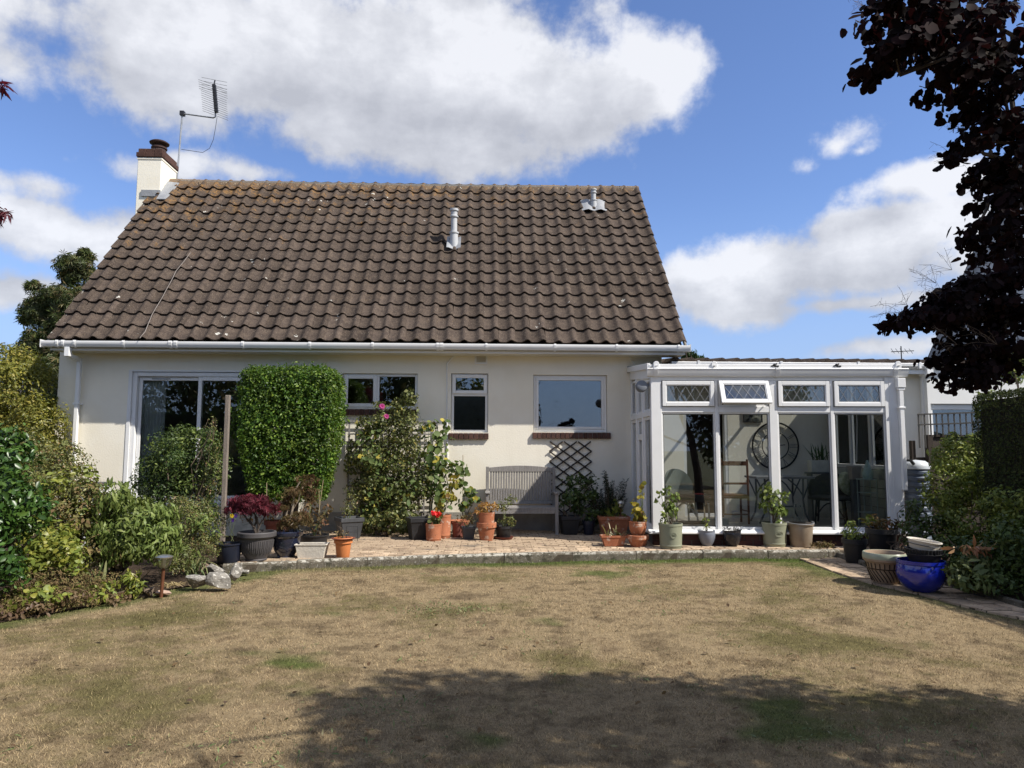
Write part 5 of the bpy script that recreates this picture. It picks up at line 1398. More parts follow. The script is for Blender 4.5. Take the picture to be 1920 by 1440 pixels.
cam_l = shrub('camellia', 'glossy broad-leaved evergreen shrub at the left edge of the view', 'shrub', (-4.95, 7.0, Z0),
      [plobe(10, 860, 6.9, 60, 65), plobe(35, 950, 6.7, 55, 70), plobe(-10, 1010, 6.6, 60, 70), plobe(0, 1070, 6.6, 50, 40), plobe(-50, 900, 6.9, 70, 120)], 6200, .052, LM['camellia'], tmpl='oval', width=.52, k=18, sub=.38, droop=.35, fill=.3, r0=.03)
BIG = []
def leaf_objects(parent, P, N, size, m, tmpl, width, droop=.35, n_var=5):
    og = np.array(origin_of(parent)); ms = []
    for i in range(n_var):
        V, F = leaf_arrays(np.zeros((1, 3)), np.array([[0, 0, 1.]]), size, tmpl, width*(.85+.08*i), .0, tip=(1, 0, 0), sjit=.0)
        me = arr_mesh('leaf', V, F); me.materials.append(m); ms.append(me)
    N = nrmz(N)
    for i, (p, nn) in enumerate(zip(P, N)):
        o = bpy.data.objects.new('leaf', ms[i % n_var]); COL.objects.link(o); o.parent = parent
        t = RNG.normal(size=3); t[2] -= droop*1.5; nv = Vector(nn); tv_ = Vector(t); tv_ -= nv*tv_.dot(nv); tv_.normalize()
        b = nv.cross(tv_); Mx = Matrix((tv_, b, nv)).transposed().to_4x4(); s = random.uniform(.75, 1.25)
        o.matrix_basis = Matrix.Translation(Vector(p-og)) @ Mx @ Matrix.Scale(s, 4)
def shell_pts(lobes, n, toward=(0, -1, .2)):
    P, N = crown(lobes, n*6, k=16, sub=.38, fill=0.0)
    L = np.array(lobes); c = L[:, :3].mean(0)
    sc_ = (P-c)@np.array(toward)+RNG.normal(size=len(P))*.08
    idx = np.argsort(-sc_)[:n]; return P[idx], N[idx]+np.array([.1, -.5, .4])
P, N = shell_pts([plobe(15, 850, 6.8, 55, 60), plobe(35, 930, 6.6, 48, 60), plobe(15, 1010, 6.5, 50, 60)], 230)
leaf_objects(cam_l, P, N, .060, LM['camellia'], 'oval', .55)
shrub('mixed_shrub', 'loose olive green small-leaved shrub between the glossy evergreen and the laurel', 'shrub', (-4.95, 8.8, Z0),
      [plobe(110, 900, 8.6, 65, 70), plobe(150, 960, 8.4, 60, 60), plobe(90, 990, 8.2, 60, 60), plobe(60, 850, 9, 50, 50), plobe(190, 1010, 8.4, 40, 50), plobe(125, 860, 8.9, 36, 36), plobe(185, 950, 8.7, 40, 36), plobe(155, 1050, 8.0, 60, 30)], 13500, .036, LM['olive'], k=20, sub=.35, fill=.35)
lau = shrub('laurel', 'upright mid-green laurel in the left border in front of the white box', 'shrub', (-4.2, 8.3, Z0),
      [plobe(235, 985, 8.2, 60, 60), plobe(215, 945, 8.2, 40, 40), plobe(280, 985, 8.1, 50, 50), plobe(250, 1030, 8.0, 60, 40), plobe(300, 1020, 8.0, 40, 45), plobe(200, 1010, 8.2, 34, 45), plobe(310, 970, 8.1, 26, 26)], 7500, .064, LM['laurel'], tmpl='lance', width=.30, k=22, sub=.34, tip=(0, -.1, 1.3), droop=-.2, up=.1, fill=.3)
P, N = shell_pts([plobe(225, 960, 8.1, 40, 45), plobe(265, 990, 8.0, 50, 50), plobe(300, 1010, 7.9, 35, 40)], 90)
leaf_objects(lau, P, N, .085, LM['laurel'], 'lance', .30, -.9)
shrub('door_shrub', 'dark rounded evergreen bush in front of the sliding glass door', 'shrub', (-4.95, 10.9, Z0),
      [plobe(335, 870, 10.8, 75, 70), plobe(290, 900, 10.8, 40, 60), plobe(385, 880, 10.8, 45, 65), plobe(340, 940, 10.7, 70, 60), plobe(350, 815, 10.9, 40, 22), plobe(390, 820, 10.9, 26, 20)], 13000, .042, LM['dark'], k=22, sub=.34, fill=.3, width=.5)
shrub('wispy_shrub', 'thin twiggy pale shrub climbing beside the wooden post', 'shrub', (-4.3, 10.5, Z0),
      [plobe(405, 830, 10.5, 16, 45), plobe(400, 900, 10.5, 22, 50), plobe(395, 800, 10.5, 14, 24)], 700, .03, LM['olive'], fill=.5, r0=.008, ntip=16)
shrub('fine_shrub', 'low grey-green twiggy shrub beside the stones', 'shrub', (-3.75, 9.3, Z0),
      [plobe(360, 960, 9.3, 50, 40), plobe(390, 985, 9.2, 40, 40), plobe(350, 1010, 9.0, 40, 40), plobe(335, 955, 9.3, 28, 30), plobe(390, 1025, 8.9, 30, 26), plobe(330, 1050, 8.4, 36, 24)], 7000, .028, LM['olive'], fill=.4, width=.35, k=18)
shrub('lime_shrub', 'low lime green leafy perennial under the glossy evergreen', 'plant', (-4.35, 7.35, Z0),
      [plobe(95, 1025, 7.3, 50, 32), plobe(135, 1045, 7.2, 36, 36), plobe(60, 1000, 7.4, 40, 36), plobe(70, 1060, 7.2, 40, 30), plobe(125, 995, 7.6, 16, 18)], 1500, .055, LM['lime'], tmpl='lance', width=.5, k=14)
shrub('ground_cover', 'brown and green dying groundcover at the lower left lawn edge', 'plant', (-4.4, 6.7, Z0),
      [plobe(45, 1135, 6.7, 60, 26), plobe(110, 1125, 6.9, 50, 26), plobe(165, 1122, 7.1, 45, 24), plobe(20, 1110, 6.8, 50, 30), plobe(205, 1128, 7.2, 24, 14), plobe(-20, 1150, 6.5, 40, 24), plobe(90, 1090, 7.1, 70, 30), plobe(180, 1090, 7.5, 50, 22), plobe(240, 1112, 7.5, 40, 12)], 11000, .026, LM['dry'], fill=.4, k=22, sub=.3, width=.4)
shrub('leafy_edge', 'small yellow-green tuft beside the solar light stake', 'plant', (-3.4, 7.5, Z0), [plobe(255, 1100, 7.4, 18, 14), plobe(245, 1085, 7.5, 16, 16)], 260, .06, LM['lime'], tmpl='lance', width=.3)
def strap(name, label, base, n, L, spread, m, w=.010, cat='plant', lean=(0, 0), dead=0):
    t = thing(name, label, cat, base); mb = MB(); b = Vector(base)
    for i in range(n):
        a = random.uniform(0, 2*PI); l = L*random.uniform(.6, 1.1); s = spread*random.uniform(.3, 1.1)
        dx, dy = math.cos(a)*s+lean[0], math.sin(a)*s+lean[1]; o_ = Vector((random.gauss(0, .05), random.gauss(0, .05), 0))
        side = Vector((-math.sin(a), math.cos(a), 0)); vs = []
        for f, ww in ((0, .8), (.3, 1), (.6, .9), (.85, .6), (1, .05)):
            p = b+o_+Vector((dx*f, dy*f, l*f-s*1.0*f**2.4)); vs += [p-side*w*ww, p+side*w*ww]
        mb.add(vs, [(2*k, 2*k+1, 2*k+3, 2*k+2) for k in range(4)])
    o = part('blades', mb, m, t); o['kind'] = 'stuff'; return t
g = gz(362, 1078, Z0); strap('strap_plant', 'arching strap-leaved clump behind the stones', tuple(g), 60, .48, .36, LM['reed'], .007)
g = gz(195, 1108, Z0); strap('strap_plant', 'sparse broad strap leaves in front of the laurel', tuple(g), 14, .42, .22, LM['reed'], .014)
strap('dry_grass_tuft', 'flattened straw-coloured tuft between the solar light and the stones', tuple(gz(322, 1098, Z0)), 60, .12, .30, leafmat('straw_leaf', (.30, .22, .11), (.42, .32, .18)), .004)
# ---- neighbours growing into one another along the border
def mix_in(t, lobes, n, size, m, tmpl, width=.5, droop=.3):
    P, N = crown(lobes, n, k=14, sub=.4, fill=.2); kp = P[:, 2] > .03
    leaves('mixed_foliage', P[kp], N[kp], size, m, t, tmpl, width, droop)
by = {o.name: o for o in bpy.data.objects if o.type == 'EMPTY'}
mix_in(by['ground_cover'], [plobe(60, 1118, 6.75, 80, 26), plobe(170, 1112, 7.2, 60, 22)], 420, .055, LM['lime'], 'oval', .6)
mix_in(by['ground_cover'], [plobe(40, 1140, 6.6, 70, 22), plobe(200, 1125, 7.2, 50, 14), plobe(120, 1118, 6.9, 50, 18)], 900, .04, leafmat('dead_leaf', (.10, .06, .035), (.16, .11, .06)), 'oval', .5)
mix_in(by['mixed_shrub'], [plobe(130, 920, 8.5, 60, 60), plobe(170, 980, 8.3, 50, 50), plobe(100, 1010, 8.0, 50, 50)], 1100, .06, LM['lime'], 'oval', .55)
mix_in(by['mixed_shrub'], [plobe(150, 960, 8.2, 70, 60), plobe(190, 1030, 8.0, 40, 40)], 900, .05, LM['dry'], 'oval', .5)
mix_in(by['fine_shrub'], [plobe(365, 985, 9.1, 45, 40), plobe(340, 1040, 8.5, 40, 30)], 700, .055, LM['laurel'], 'lance', .35)
mix_in(by['door_shrub'], [plobe(340, 830, 10.7, 70, 30), plobe(350, 880, 10.6, 80, 60)], 1500, .05, LM['laurel'], 'diamond', .5)
# ---- acer branch tips reaching in from the left
ac = thing('acer_tree', 'red cut-leaved tree whose branch tips reach in at the left edge', 'tree', (-5.1, 3.3, 0))
part('trunk', MB().tube([(-5.1, 3.3, -.05), (-5.02, 3.28, .5), (-4.85, 3.25, 1.1), (-4.7, 3.25, 1.6)], [.06, .05, .042, .034], 8), BARK, ac, smooth=True)
AL = [(-4.7, 3.3, 2.5, .7, .6, .5), (-5.4, 3.2, 2.3, .7, .6, .45), (-4.9, 3.8, 2.0, .6, .6, .4), (-4.1, 3.3, 2.9, .55, .5, .35), (-5.0, 2.9, 3.0, .7, .6, .4), (-3.6, 3.2, 3.1, .45, .4, .28), (-3.2, 3.15, 2.75, .38, .3, .22)]
TIPS = [plobe(0, 400, 3.1, 24, 10), plobe(-8, 157, 3.1, 18, 8)]
P, N = crown(AL, 5200, k=14); leaves('foliage', P, N, .075, LM['acer'], ac, 'palm', 1.0, .5)
P, N = crown(TIPS, 44, k=6); leaves('foliage', P, N, .065, LM['acer'], ac, 'palm', 1.0, .45)
branches('limb', ac, (-4.7, 3.25, 1.6), [l[:3] for l in AL], .028, BARK, .05)
branches('twig', ac, (-3.6, 3.2, 2.95), [V3(8, 398, 3.1), V3(0, 157, 3.1)], .010, BARK, .02)
boxhedge('side_hedge', 'clipped hedge along the left boundary beyond the border', -7.6, -6.75, -2, 8.0, 0, 1.9, 16000, .06, LM['yew'], rough=.03, pw=16)
shrub('border_filler', 'leafy dark shrub in the left border nearer the viewer', 'shrub', (-5.9, 5.2, Z0), [(-5.9, 5.2, .6, .6, .7, .6), (-6.1, 4.2, .5, .5, .6, .5), (-5.8, 6.2, .6, .5, .6, .6)], 3600, .05, LM['dark'], tmpl='oval', width=.55, k=18)
# ---- climbing rose and its companions against the wall
tr_ = thing('square_trellis', 'pale square wooden trellis panel behind the climbing rose', 'trellis', (at(735, 985, 12.5).x, 12.5, ZP))
x0, x1 = at(655, 800, 12.5).x, at(820, 800, 12.5).x; z0, z1 = .15, at(735, 789, 12.5).z
for i in range(8): x = x0+(x1-x0)*i/7; part('slat', MB().box(x-.014, x+.014, 12.49, 12.505, z0, z1), WOODG, tr_)
for j in range(9): z = z0+.05+(z1-z0-.06)*j/8; part('slat', MB().box(x0-.02, x1+.02, 12.474, 12.4895, z-.014, z+.014), WOODG, tr_)
ro = thing('climbing_rose', 'sprawling climbing rose with two pink blooms on the trellis', 'shrub', (at(730, 985, 12.2).x, 12.2, ZP))
RL_ = [plobe(690, 800, 12.2, 30, 28), plobe(715, 790, 12.1, 26, 26), plobe(740, 770, 12.1, 26, 26), plobe(765, 745, 12.1, 20, 20), plobe(735, 810, 12.1, 40, 30), plobe(700, 860, 12.1, 45, 40), plobe(750, 850, 12.0, 48, 42), plobe(690, 920, 12.1, 45, 45), plobe(745, 920, 12.0, 50, 45), plobe(790, 900, 12.1, 34, 50), plobe(770, 800, 12.1, 26, 40), plobe(660, 860, 12.2, 16, 40), plobe(712, 760, 12.1, 14, 10)]
P, N = crown(RL_, 9000, k=16, sub=.36, fill=.35); leaves('foliage', P, N, .047, LM['rose'], ro, 'oval', .62, .5)
branches('cane', ro, (at(725, 990, 12.2).x, 12.2, ZP), [l[:3] for l in RL_]+[V3(775, 728, 12.1), V3(716, 764, 12.0), V3(724, 782, 12.0)], .012, STEMG, .07)
branches('cane', ro, (at(700, 990, 12.15).x, 12.15, ZP), [V3(x, random.uniform(820, 900), 12.0) for x in range(665, 800, 9)], .007, STEMB, .05)
mix_in(ro, [plobe(700, 850, 12, 40, 60), plobe(750, 900, 11.95, 50, 60), plobe(690, 940, 12, 40, 40)], 700, .075, LM['squash'], 'oval', .6)
PINK = leafmat('pink_petal', (.55, .06, .32), (.68, .12, .42), (.75, .25, .5), rough=.6, trans=.3, tcol=(.8, .15, .5))
for px, py, r in ((716, 762, .055), (724, 781, .050)):
    c = at(px, py, 11.95); pos, nr = [], []
    for ring_, (k_, rr) in enumerate(((5, .2), (8, .5), (10, .85))):
        for i in range(k_):
            a = 2*PI*i/k_+ring_*.4; e = 1.2-ring_*.5; pos.append((c.x, c.y, c.z)); nr.append((-math.cos(a)*math.sin(e), -1*math.cos(e)*.6-.5, -math.sin(a)*math.sin(e)))
    TVp = []
    mb = MB()
    for ring_, (k_, rr) in enumerate(((5, .35), (8, .7), (11, 1.0))):
        for i in range(k_):
            a = 2*PI*i/k_+ring_*.4; d = Vector((math.cos(a), 0, math.sin(a))); s_ = Vector((-math.sin(a), 0, math.cos(a)))
            yb = -.03+ring_*.012; o0 = c+Vector((0, .02, 0))
            mb.add([o0, o0+d*r*rr*.6-s_*r*.38+Vector((0, yb, 0)), o0+d*r*rr+Vector((0, yb*.6, 0)), o0+d*r*rr*.6+s_*r*.38+Vector((0, yb, 0))], [(0,1,2,3)])
    part('flower', mb, PINK, ro)
sq = thing('squash_plant', 'tall broad-leaved yellow-green plant right of the rose', 'plant', (at(822, 990, 12.0).x, 12.0, ZP))
SQ = [plobe(805, 800, 12, 20, 20), plobe(820, 830, 12, 30, 28), plobe(810, 860, 11.9, 26, 24), plobe(835, 875, 11.9, 28, 18), plobe(860, 880, 11.9, 22, 16), plobe(815, 900, 11.9, 26, 24), plobe(835, 800, 12, 12, 14), plobe(830, 930, 11.9, 24, 30)]
P, N = crown(SQ, 420, k=8, sub=.5); N[:, 1] -= .3; leaves('foliage', P, N, .085, LM['squash'], sq, 'round', .85, .5)
branches('stem', sq, (at(822, 990, 12.0).x, 12.0, ZP), [l[:3] for l in SQ]+[V3(838, 790, 12)], .010, STEMG)
shrub('low_foliage', 'low pale green leafy plants at the foot of the rose', 'plant', (at(730, 1000, 11.7).x, 11.7, ZP),
      [plobe(735, 975, 11.6, 34, 22), plobe(700, 975, 11.8, 34, 24), plobe(765, 965, 11.8, 30, 24), plobe(760, 985, 11.5, 20, 14)], 1700, .05, LM['rose'], tmpl='oval', width=.7, k=16)
strap('grass_clump', 'tall thin stems and grasses between the grey square pot and the rose', tuple(gz(690, 1000, ZP)), 60, .75, .22, LM['rose'], .006)
# ---- rosemary and its neighbours by the conservatory
rm = thing('rosemary', 'dark upright rosemary bush beside the conservatory', 'shrub', tuple(gz(1140, 1000, ZP)))
mb_pos, mb_n = [], []
b = gz(1140, 1000, ZP); spikes = []
for i in range(46):
    x = random.uniform(1098, 1178); top_ = 905+random.uniform(-25, 35) + abs(x-1140)*.35
    tp = at(x, top_, b.y+random.uniform(-.15, .45)); bs = Vector((b.x+(tp.x-b.x)*.45, b.y+(tp.y-b.y)*.5, ZP+.25)); spikes.append((bs, tp))
P, N, T_ = [], [], []
for bs, tp in spikes:
    for j in range(120):
        f = j/120; p = bs.lerp(tp, f)+Vector((math.sin(f*5+bs.x*9)*.03, 0, 0)); a = random.uniform(0, 2*PI)
        P.append(p); N.append((math.cos(a)*.6, math.sin(a)*.6, .8))
leaves('foliage', np.array(P), np.array(N), .042, LM['rosemary'], rm, 'diamond', .16, -.35)
mb = MB()
for bs, tp in spikes: mb.tube([Vector((b.x, b.y+.1, ZP)), bs, tp], [.008, .006, .002], 4)
part('stem', mb, STEMB, rm)
shrub('wall_shrub', 'dark leafy shrub in front of the diamond trellis', 'shrub', tuple(gz(1078, 1000, ZP)), [plobe(1080, 910, 12, 26, 24), plobe(1068, 940, 12, 24, 26), plobe(1095, 950, 12, 26, 36), plobe(1110, 915, 12, 20, 26), plobe(1120, 970, 12, 26, 28)], 1500, .05, LM['dark'], tmpl='oval', width=.6, k=10)

# ---- right hand side: fence hedge, bushes
boxhedge('boundary_hedge', 'tall clipped dark hedge running along the right boundary', 6.22, 7.6, 4.4, 9.0, .05, 2.24, 70000, .028, LM['yew'], pw=26, rough=.014, faces=(1.6, .1, 1.4, .6, 1.2, .0))
shrub('hedge_top_bush', 'green bush showing above the far end of the right hedge', 'shrub', (7.4, 9.6, 0), [plobe(1890, 705, 9.6, 26, 24), plobe(1915, 680, 9.6, 26, 30), plobe(1850, 745, 9.5, 16, 22), plobe(1838, 770, 9.5, 12, 20)], 1300, .055, LM['bush'], tmpl='lance', width=.4, r0=.03)
shrub('right_bush', 'sunlit yellow-green evergreen bush below the trellis at the right', 'shrub', (6.2, 9.6, Z0),
      [plobe(1790, 865, 9.8, 48, 46), plobe(1830, 845, 9.8, 34, 34), plobe(1770, 930, 9.6, 42, 55), plobe(1830, 920, 9.5, 46, 55), plobe(1785, 830, 9.9, 22, 22), plobe(1848, 815, 9.8, 18, 22), plobe(1860, 890, 9.2, 34, 46), plobe(1890, 960, 7.8, 50, 60), plobe(1800, 990, 8.6, 50, 40)], 11500, .05, LM['bush'], tmpl='lance', width=.42, k=20, sub=.36, fill=.3)
shrub('shade_shrub', 'thin dark twiggy shrub behind the stacked pots', 'shrub', (5.05, 8.9, Z0), [plobe(1730, 960, 8.9, 36, 34), plobe(1715, 1000, 8.8, 30, 34), plobe(1760, 1000, 8.7, 40, 40), plobe(1700, 970, 9, 22, 30)], 900, .05, LM['dark'], tmpl='oval', width=.55, ntip=22, r0=.008)
shrub('border_shrub', 'dark low shrubs filling the right border in shade', 'shrub', (5.75, 7.4, Z0), [plobe(1850, 1050, 7.3, 60, 50), plobe(1905, 1030, 7.1, 60, 70), plobe(1890, 1090, 7.0, 50, 24), plobe(1800, 1040, 7.8, 50, 40)], 3600, .045, LM['dark'], tmpl='oval', width=.5, k=18)
pe = shrub('peony', 'bushy mid-green peony with rusty topmost leaves in the right border', 'plant', tuple(gz(1825, 1105, Z0)), [plobe(1825, 1065, 7.2, 46, 26), plobe(1800, 1075, 7.2, 34, 24), plobe(1855, 1060, 7.2, 30, 24), plobe(1830, 1090, 7.1, 40, 18)], 620, .085, LM['peony'], tmpl='lance', width=.36, droop=.5, k=12)
P, N = crown([plobe(1815, 1028, 7.2, 26, 8), plobe(1838, 1030, 7.2, 22, 8)], 60, k=6); leaves('young_foliage', P, N, .10, LM['bronze'], pe, 'lance', .25, .7)
shrub('far_conifer', 'distant dark tree top showing behind the end of the house roof', 'tree', (7.6, 26, 0), [plobe(1296, 668, 26, 16, 12), plobe(1285, 665, 26, 12, 18), plobe(1310, 674, 26, 12, 8)], 900, .13, LM['conifer'], tmpl='lance', width=.3, tip=(0, 0, 1), r0=.1)

# ---- purple-leaved tree overhanging from the right
pt = thing('purple_tree', 'dark purple-leaved tree overhanging the lawn from the upper right', 'tree', (4.75, 2.75, 0))
near = [(1640, 18, 2.75, 30, 16), (1680, 30, 2.75, 34, 24), (1730, 22, 2.75, 40, 30), (1780, 20, 2.8, 40, 34), (1690, 75, 2.75, 30, 22), (1735, 80, 2.75, 36, 28), (1650, 105, 2.7, 26, 16), (1680, 110, 2.7, 22, 16), (1790, 85, 2.8, 40, 40), (1775, 135, 2.75, 26, 24), (1830, 60, 2.85, 36, 40), (1870, 20, 2.9, 36, 26), (1815, 165, 2.8, 30, 22), (1860, 110, 2.9, 30, 30), (1775, 158, 2.75, 8, 12)]
mid = [(1850, 190, 3.2, 30, 30), (1890, 150, 3.2, 40, 40), (1840, 245, 3.2, 36, 24), (1805, 285, 3.2, 16, 12), (1880, 240, 3.3, 40, 40), (1870, 310, 3.3, 34, 40), (1905, 330, 3.3, 40, 50), (1865, 380, 3.3, 26, 40), (1900, 430, 3.3, 34, 50), (1850, 440, 3.3, 14, 18), (1835, 420, 3.2, 12, 8), (1862, 470, 3.3, 22, 26)]
low = [(1895, 510, 3.4, 36, 36), (1850, 530, 3.4, 40, 30), (1800, 545, 3.4, 36, 26), (1760, 560, 3.4, 30, 24), (1720, 590, 3.4, 30, 16), (1690, 605, 3.4, 20, 12), (1780, 590, 3.4, 44, 30), (1840, 590, 3.4, 50, 40), (1900, 590, 3.4, 40, 50), (1745, 605, 3.4, 24, 14), (1870, 650, 3.4, 46, 40), (1815, 640, 3.4, 34, 26), (1790, 665, 3.4, 26, 16), (1830, 690, 3.4, 24, 20), (1805, 700, 3.4, 16, 22), (1822, 722, 3.4, 8, 10), (1905, 690, 3.4, 22, 24)]
conv = lambda ls, f=1.0, d=.28: [plobe(a, b, Y*f, rx, rz, d) for a, b, Y, rx, rz in ls]
rest = [(3.4, 2.4, 4.75, .6, .5, .45), (4.0, 2.55, 4.9, .9, .6, .6), (4.6, 2.9, 3.6, .75, .75, .8), (5.5, 2.8, 3.1, 1.0, .75, .8), (4.5, 2.4, 4.7, 1.1, .7, .7), (5.4, 2.3, 4.2, 1.1, .8, .8), (5.0, 3.1, 2.5, .7, .45, .7), (5.8, 3.1, 2.2, .8, .5, .7), (3.7, 2.0, 4.9, .7, .6, .5), (4.5, 1.5, 4.9, 1.3, .8, .7)]
NL, ML, LL = conv(near, .745, .20), conv(mid, .655, .18), conv(low)
P, N = crown(NL, 1200, k=9, sub=.46, fill=.28); leaves('foliage', P, N, .032, LM['purple'], pt, 'round', .82, .5)
P, N = crown(ML, 2100, k=10, sub=.45, fill=.3); leaves('foliage', P, N, .025, LM['purple'], pt, 'round', .80, .5)
P, N = crown(LL, 5000, k=11, sub=.45, fill=.3); leaves('foliage', P, N, .032, LM['purple'], pt, 'oval', .80, .5)
rest = [(a, b-.26, c, d, e, f) for a, b, c, d, e, f in rest]
P, N = crown(rest, 21000, k=22, sub=.36, fill=.3); leaves('foliage', P, N, .060, LM['purple'], pt, 'round', .85, .4)
P, N = shell_pts(NL, 260, (-.2, -1, -.4)); leaf_objects(pt, P, N, .034, LM['purple'], 'round', .85, .5)
part('trunk', MB().tube([(4.75, 2.75, -.1), (4.7, 2.75, .9), (4.55, 2.75, 1.8), (4.2, 2.75, 2.7)], [.13, .10, .085, .06], 9), BARK, pt, smooth=True)
B0 = Vector((4.2, 2.75, 2.7)); hub1 = Vector(V3(1890, 120, 2.2)); hub2 = Vector(V3(1925, 330, 2.15)); hub3 = Vector(V3(1900, 590, 3.4))
for h_, ls in ((hub1, NL), (hub2, ML), (hub3, LL)):
    if h_ is hub3: branches('limb', pt, (4.5, 2.75, 1.6), [tuple(h_)], .03, BARK, .03)
    elif h_ is hub1: part('limb', MB().tube([B0, (4.1, 2.4, 4.0), (3.2, 2.1, 4.55), (2.0, 1.95, 4.2), (1.5, 2.0, 3.3), h_], [.045, .03, .022, .014, .010, .008], 6), BARK, pt, smooth=True)
    else: part('limb', MB().tube([hub1, hub1.lerp(h_, .5)+Vector((.03, .05, 0)), h_], [.009, .008, .006], 6), BARK, pt, smooth=True)
    branches('twig', pt, tuple(h_), [l[:3] for l in ls], .010, BARK, .03)
branches('limb', pt, (4.65, 2.75, 2.3), [l[:3] for l in rest], .04, BARK, .10)
# seed plumes: hair-thin sprays at the crown edge
mb = MB()
for px, py in ((1790, 300), (1745, 540), (1790, 240), (1800, 235), (1835, 345), (1765, 500), (1680, 565), (1735, 525), (1775, 290), (1670, 580), (1600, 5), (1850, 640), (1775, 640)):
    c = Vector(V3(px+20, py+6, 3.1))
    for i in range(5):
        d = Vector((random.uniform(-.16, .0), random.uniform(-.05, .05), random.uniform(-.03, .10))); e = c+d
        mb.tube([c, c.lerp(e, .6)+Vector((0, 0, .01)), e], .0007, 3)
        for q in range(4): mb.tube([c.lerp(e, .5+.12*q), c.lerp(e, .5+.12*q)+Vector((random.gauss(0, .02), random.gauss(0, .02), random.gauss(0, .02)))], .0005, 3)
o = part('seed_plume', mb, STEMB, pt); o['kind'] = 'stuff'
# ---- behind the garden: only seen mirrored in the glass
t = thing('rear_tree', 'unseen tall dark tree added behind the camera to darken the conservatory panes', 'tree', (9.2, -9.8, 0))  # added to keep bright sky out of the left panes' reflection
P, N = crown([(8.6, -9.8, 4.4, 1.7, 1.5, 2.4), (10.4, -9.8, 4.2, 1.8, 1.5, 2.2), (9.4, -9.8, 2.0, 2.6, 1.4, 1.8)], 8000, k=24, sub=.34); leaves('crown', P, N, .22, LM['maple'], t, 'oval', .6)
part('trunk', MB().tube([(9.2, -9.8, -.1), (9.3, -9.8, 3)], [.25, .16], 8), BARK, t)
boxhedge('rear_hedge', 'tall hedge across the far end of the garden', -20, 1.6, -9.2, -8.2, 0, 3.2, 12000, .16, LM['topiary'], rough=.08)
t = thing('rear_tree', 'broad dark tree at the far end of the garden', 'tree', (-6.5, -10.5, 0))
P, N = crown([(-6.5, -10.5, 5.0, 3.4, 2.5, 2.6), (-9, -10.5, 4.4, 2.5, 2, 2.2), (-3.2, -10.8, 4.4, 2.0, 2, 1.9), (-12.5, -10.5, 4.6, 3, 2, 3.2), (-16.5, -10.5, 4.2, 3, 2, 3), (-.6, -10.5, 3.6, 1.8, 1.6, 1.9)], 14000, k=26, sub=.34); leaves('crown', P, N, .24, LM['maple'], t, 'oval', .6)
part('trunk', MB().tube([(-6.5, -10.5, -.1), (-6.5, -10.5, 3)], [.3, .2], 8), BARK, t)
# ================================================================== garden furniture, pots, neighbours
BSL = WOODG
# ---- bench
bx0, bx1 = at(911, 900, 12.3).x, at(1042, 900, 12.3).x
bench = thing('bench', 'weathered grey slatted wooden garden bench against the house wall', 'bench', ((bx0+bx1)/2, 12.1, ZP))
zt = at(975, 873, 12.3).z; zs = at(975, 950, 12.0).z; zb_ = at(975, 938, 12.3).z
for x in (bx0, bx1-.055):
    part('leg', MB().bar((x+.0275, 12.36, ZP), (x+.0275, 12.36, zt-.02), .055, .05), BSL, bench, bev=.005)
    part('leg', MB().bar((x+.0275, 11.84, ZP), (x+.0275, 11.84, zs+.22), .055, .05), BSL, bench, bev=.005)
    part('arm', MB().box(x-.012, x+.067, 11.79, 12.335, zs+.221, zs+.247), BSL, bench, bev=.006)
    part('side_rail', MB().box(x+.012, x+.043, 11.866, 12.334, zs-.10, zs-.03), BSL, bench)
mb = MB(); n = 14
top = [(bx0+.056+(bx1-bx0-.112)*i/n, zt-.035+.035*math.sin(PI*i/n)) for i in range(n+1)]
mb.prism(top + [(bx1-.056, zt-.105), (bx0+.056, zt-.105)], 12.335, 12.375, 'y'); part('top_rail', mb, BSL, bench, bev=.004)
part('lower_rail', MB().box(bx0+.056, bx1-.056, 12.338, 12.372, zs+.02, zs+.08), BSL, bench)
ns = 24; w = (bx1-bx0-.13)/ns
for i in range(ns): part('back_slat', MB().box(bx0+.065+i*w+.005, bx0+.065+(i+1)*w-.005, 12.345, 12.365, zs+.081, zt-.106), BSL, bench, bev=.002)
for i in range(6): part('seat_slat', MB().box(bx0+.001, bx1-.001, 11.83+i*.083, 11.83+i*.083+.068, zs-.028, zs), BSL, bench, bev=.004)
part('apron', MB().box(bx0+.056, bx1-.056, 11.825, 11.85, zs-.10, zs-.03), BSL, bench)
# ---- dark expanding diamond trellis on the wall
x0, z1_ = at(1030, 828, 12.52).x, at(1070, 828, 12.52).z; x1 = at(1109, 828, 12.52).x; z0_ = at(1070, 962, 12.52).z
dt = thing('diamond_trellis', 'dark brown expanding diamond trellis fixed under the large window', 'trellis', ((x0+x1)/2, 12.52, z0_))
sp_ = (x1-x0)/3; slope = .72; k = 0
Wd = x1-x0; Hd = z1_-z0_
for sgn, y in ((1, 12.515), (-1, 12.530)):
    c = -Wd*slope
    while c < Hd:
        # line z = c + slope * t, t along x (or mirrored), clipped to the panel
        t0 = max(0, -c/slope); t1 = min(Wd, (Hd-c)/slope)
        if t1-t0 > .08:
            a = (x0+t0 if sgn > 0 else x1-t0, y, z0_+c+slope*t0); b = (x0+t1 if sgn > 0 else x1-t1, y, z0_+c+slope*t1)
            part('slat', MB().bar(a, b, .010, .024, up=(0, 0, 1)), WOODD, dt)
        c += sp_*slope
# ---- wooden post
pz = at(423, 741, 10.2); po = part('wooden_post', MB().prism([(-.03, -.03), (.03, -.03), (.03, .03), (-.03, .03)], 0, pz.z, 'z'), mat('brown_grey_post', (.27, .225, .185), (.17, .14, .115), scale=9, rough=.9, bump=.5, stretch=(6, 6, .6)), None, bev=.006, local=True)
po.location = (at(423, 860, 10.2).x, 10.2, 0); tag(po, 'tall bare weathered post standing in the left border', 'post')
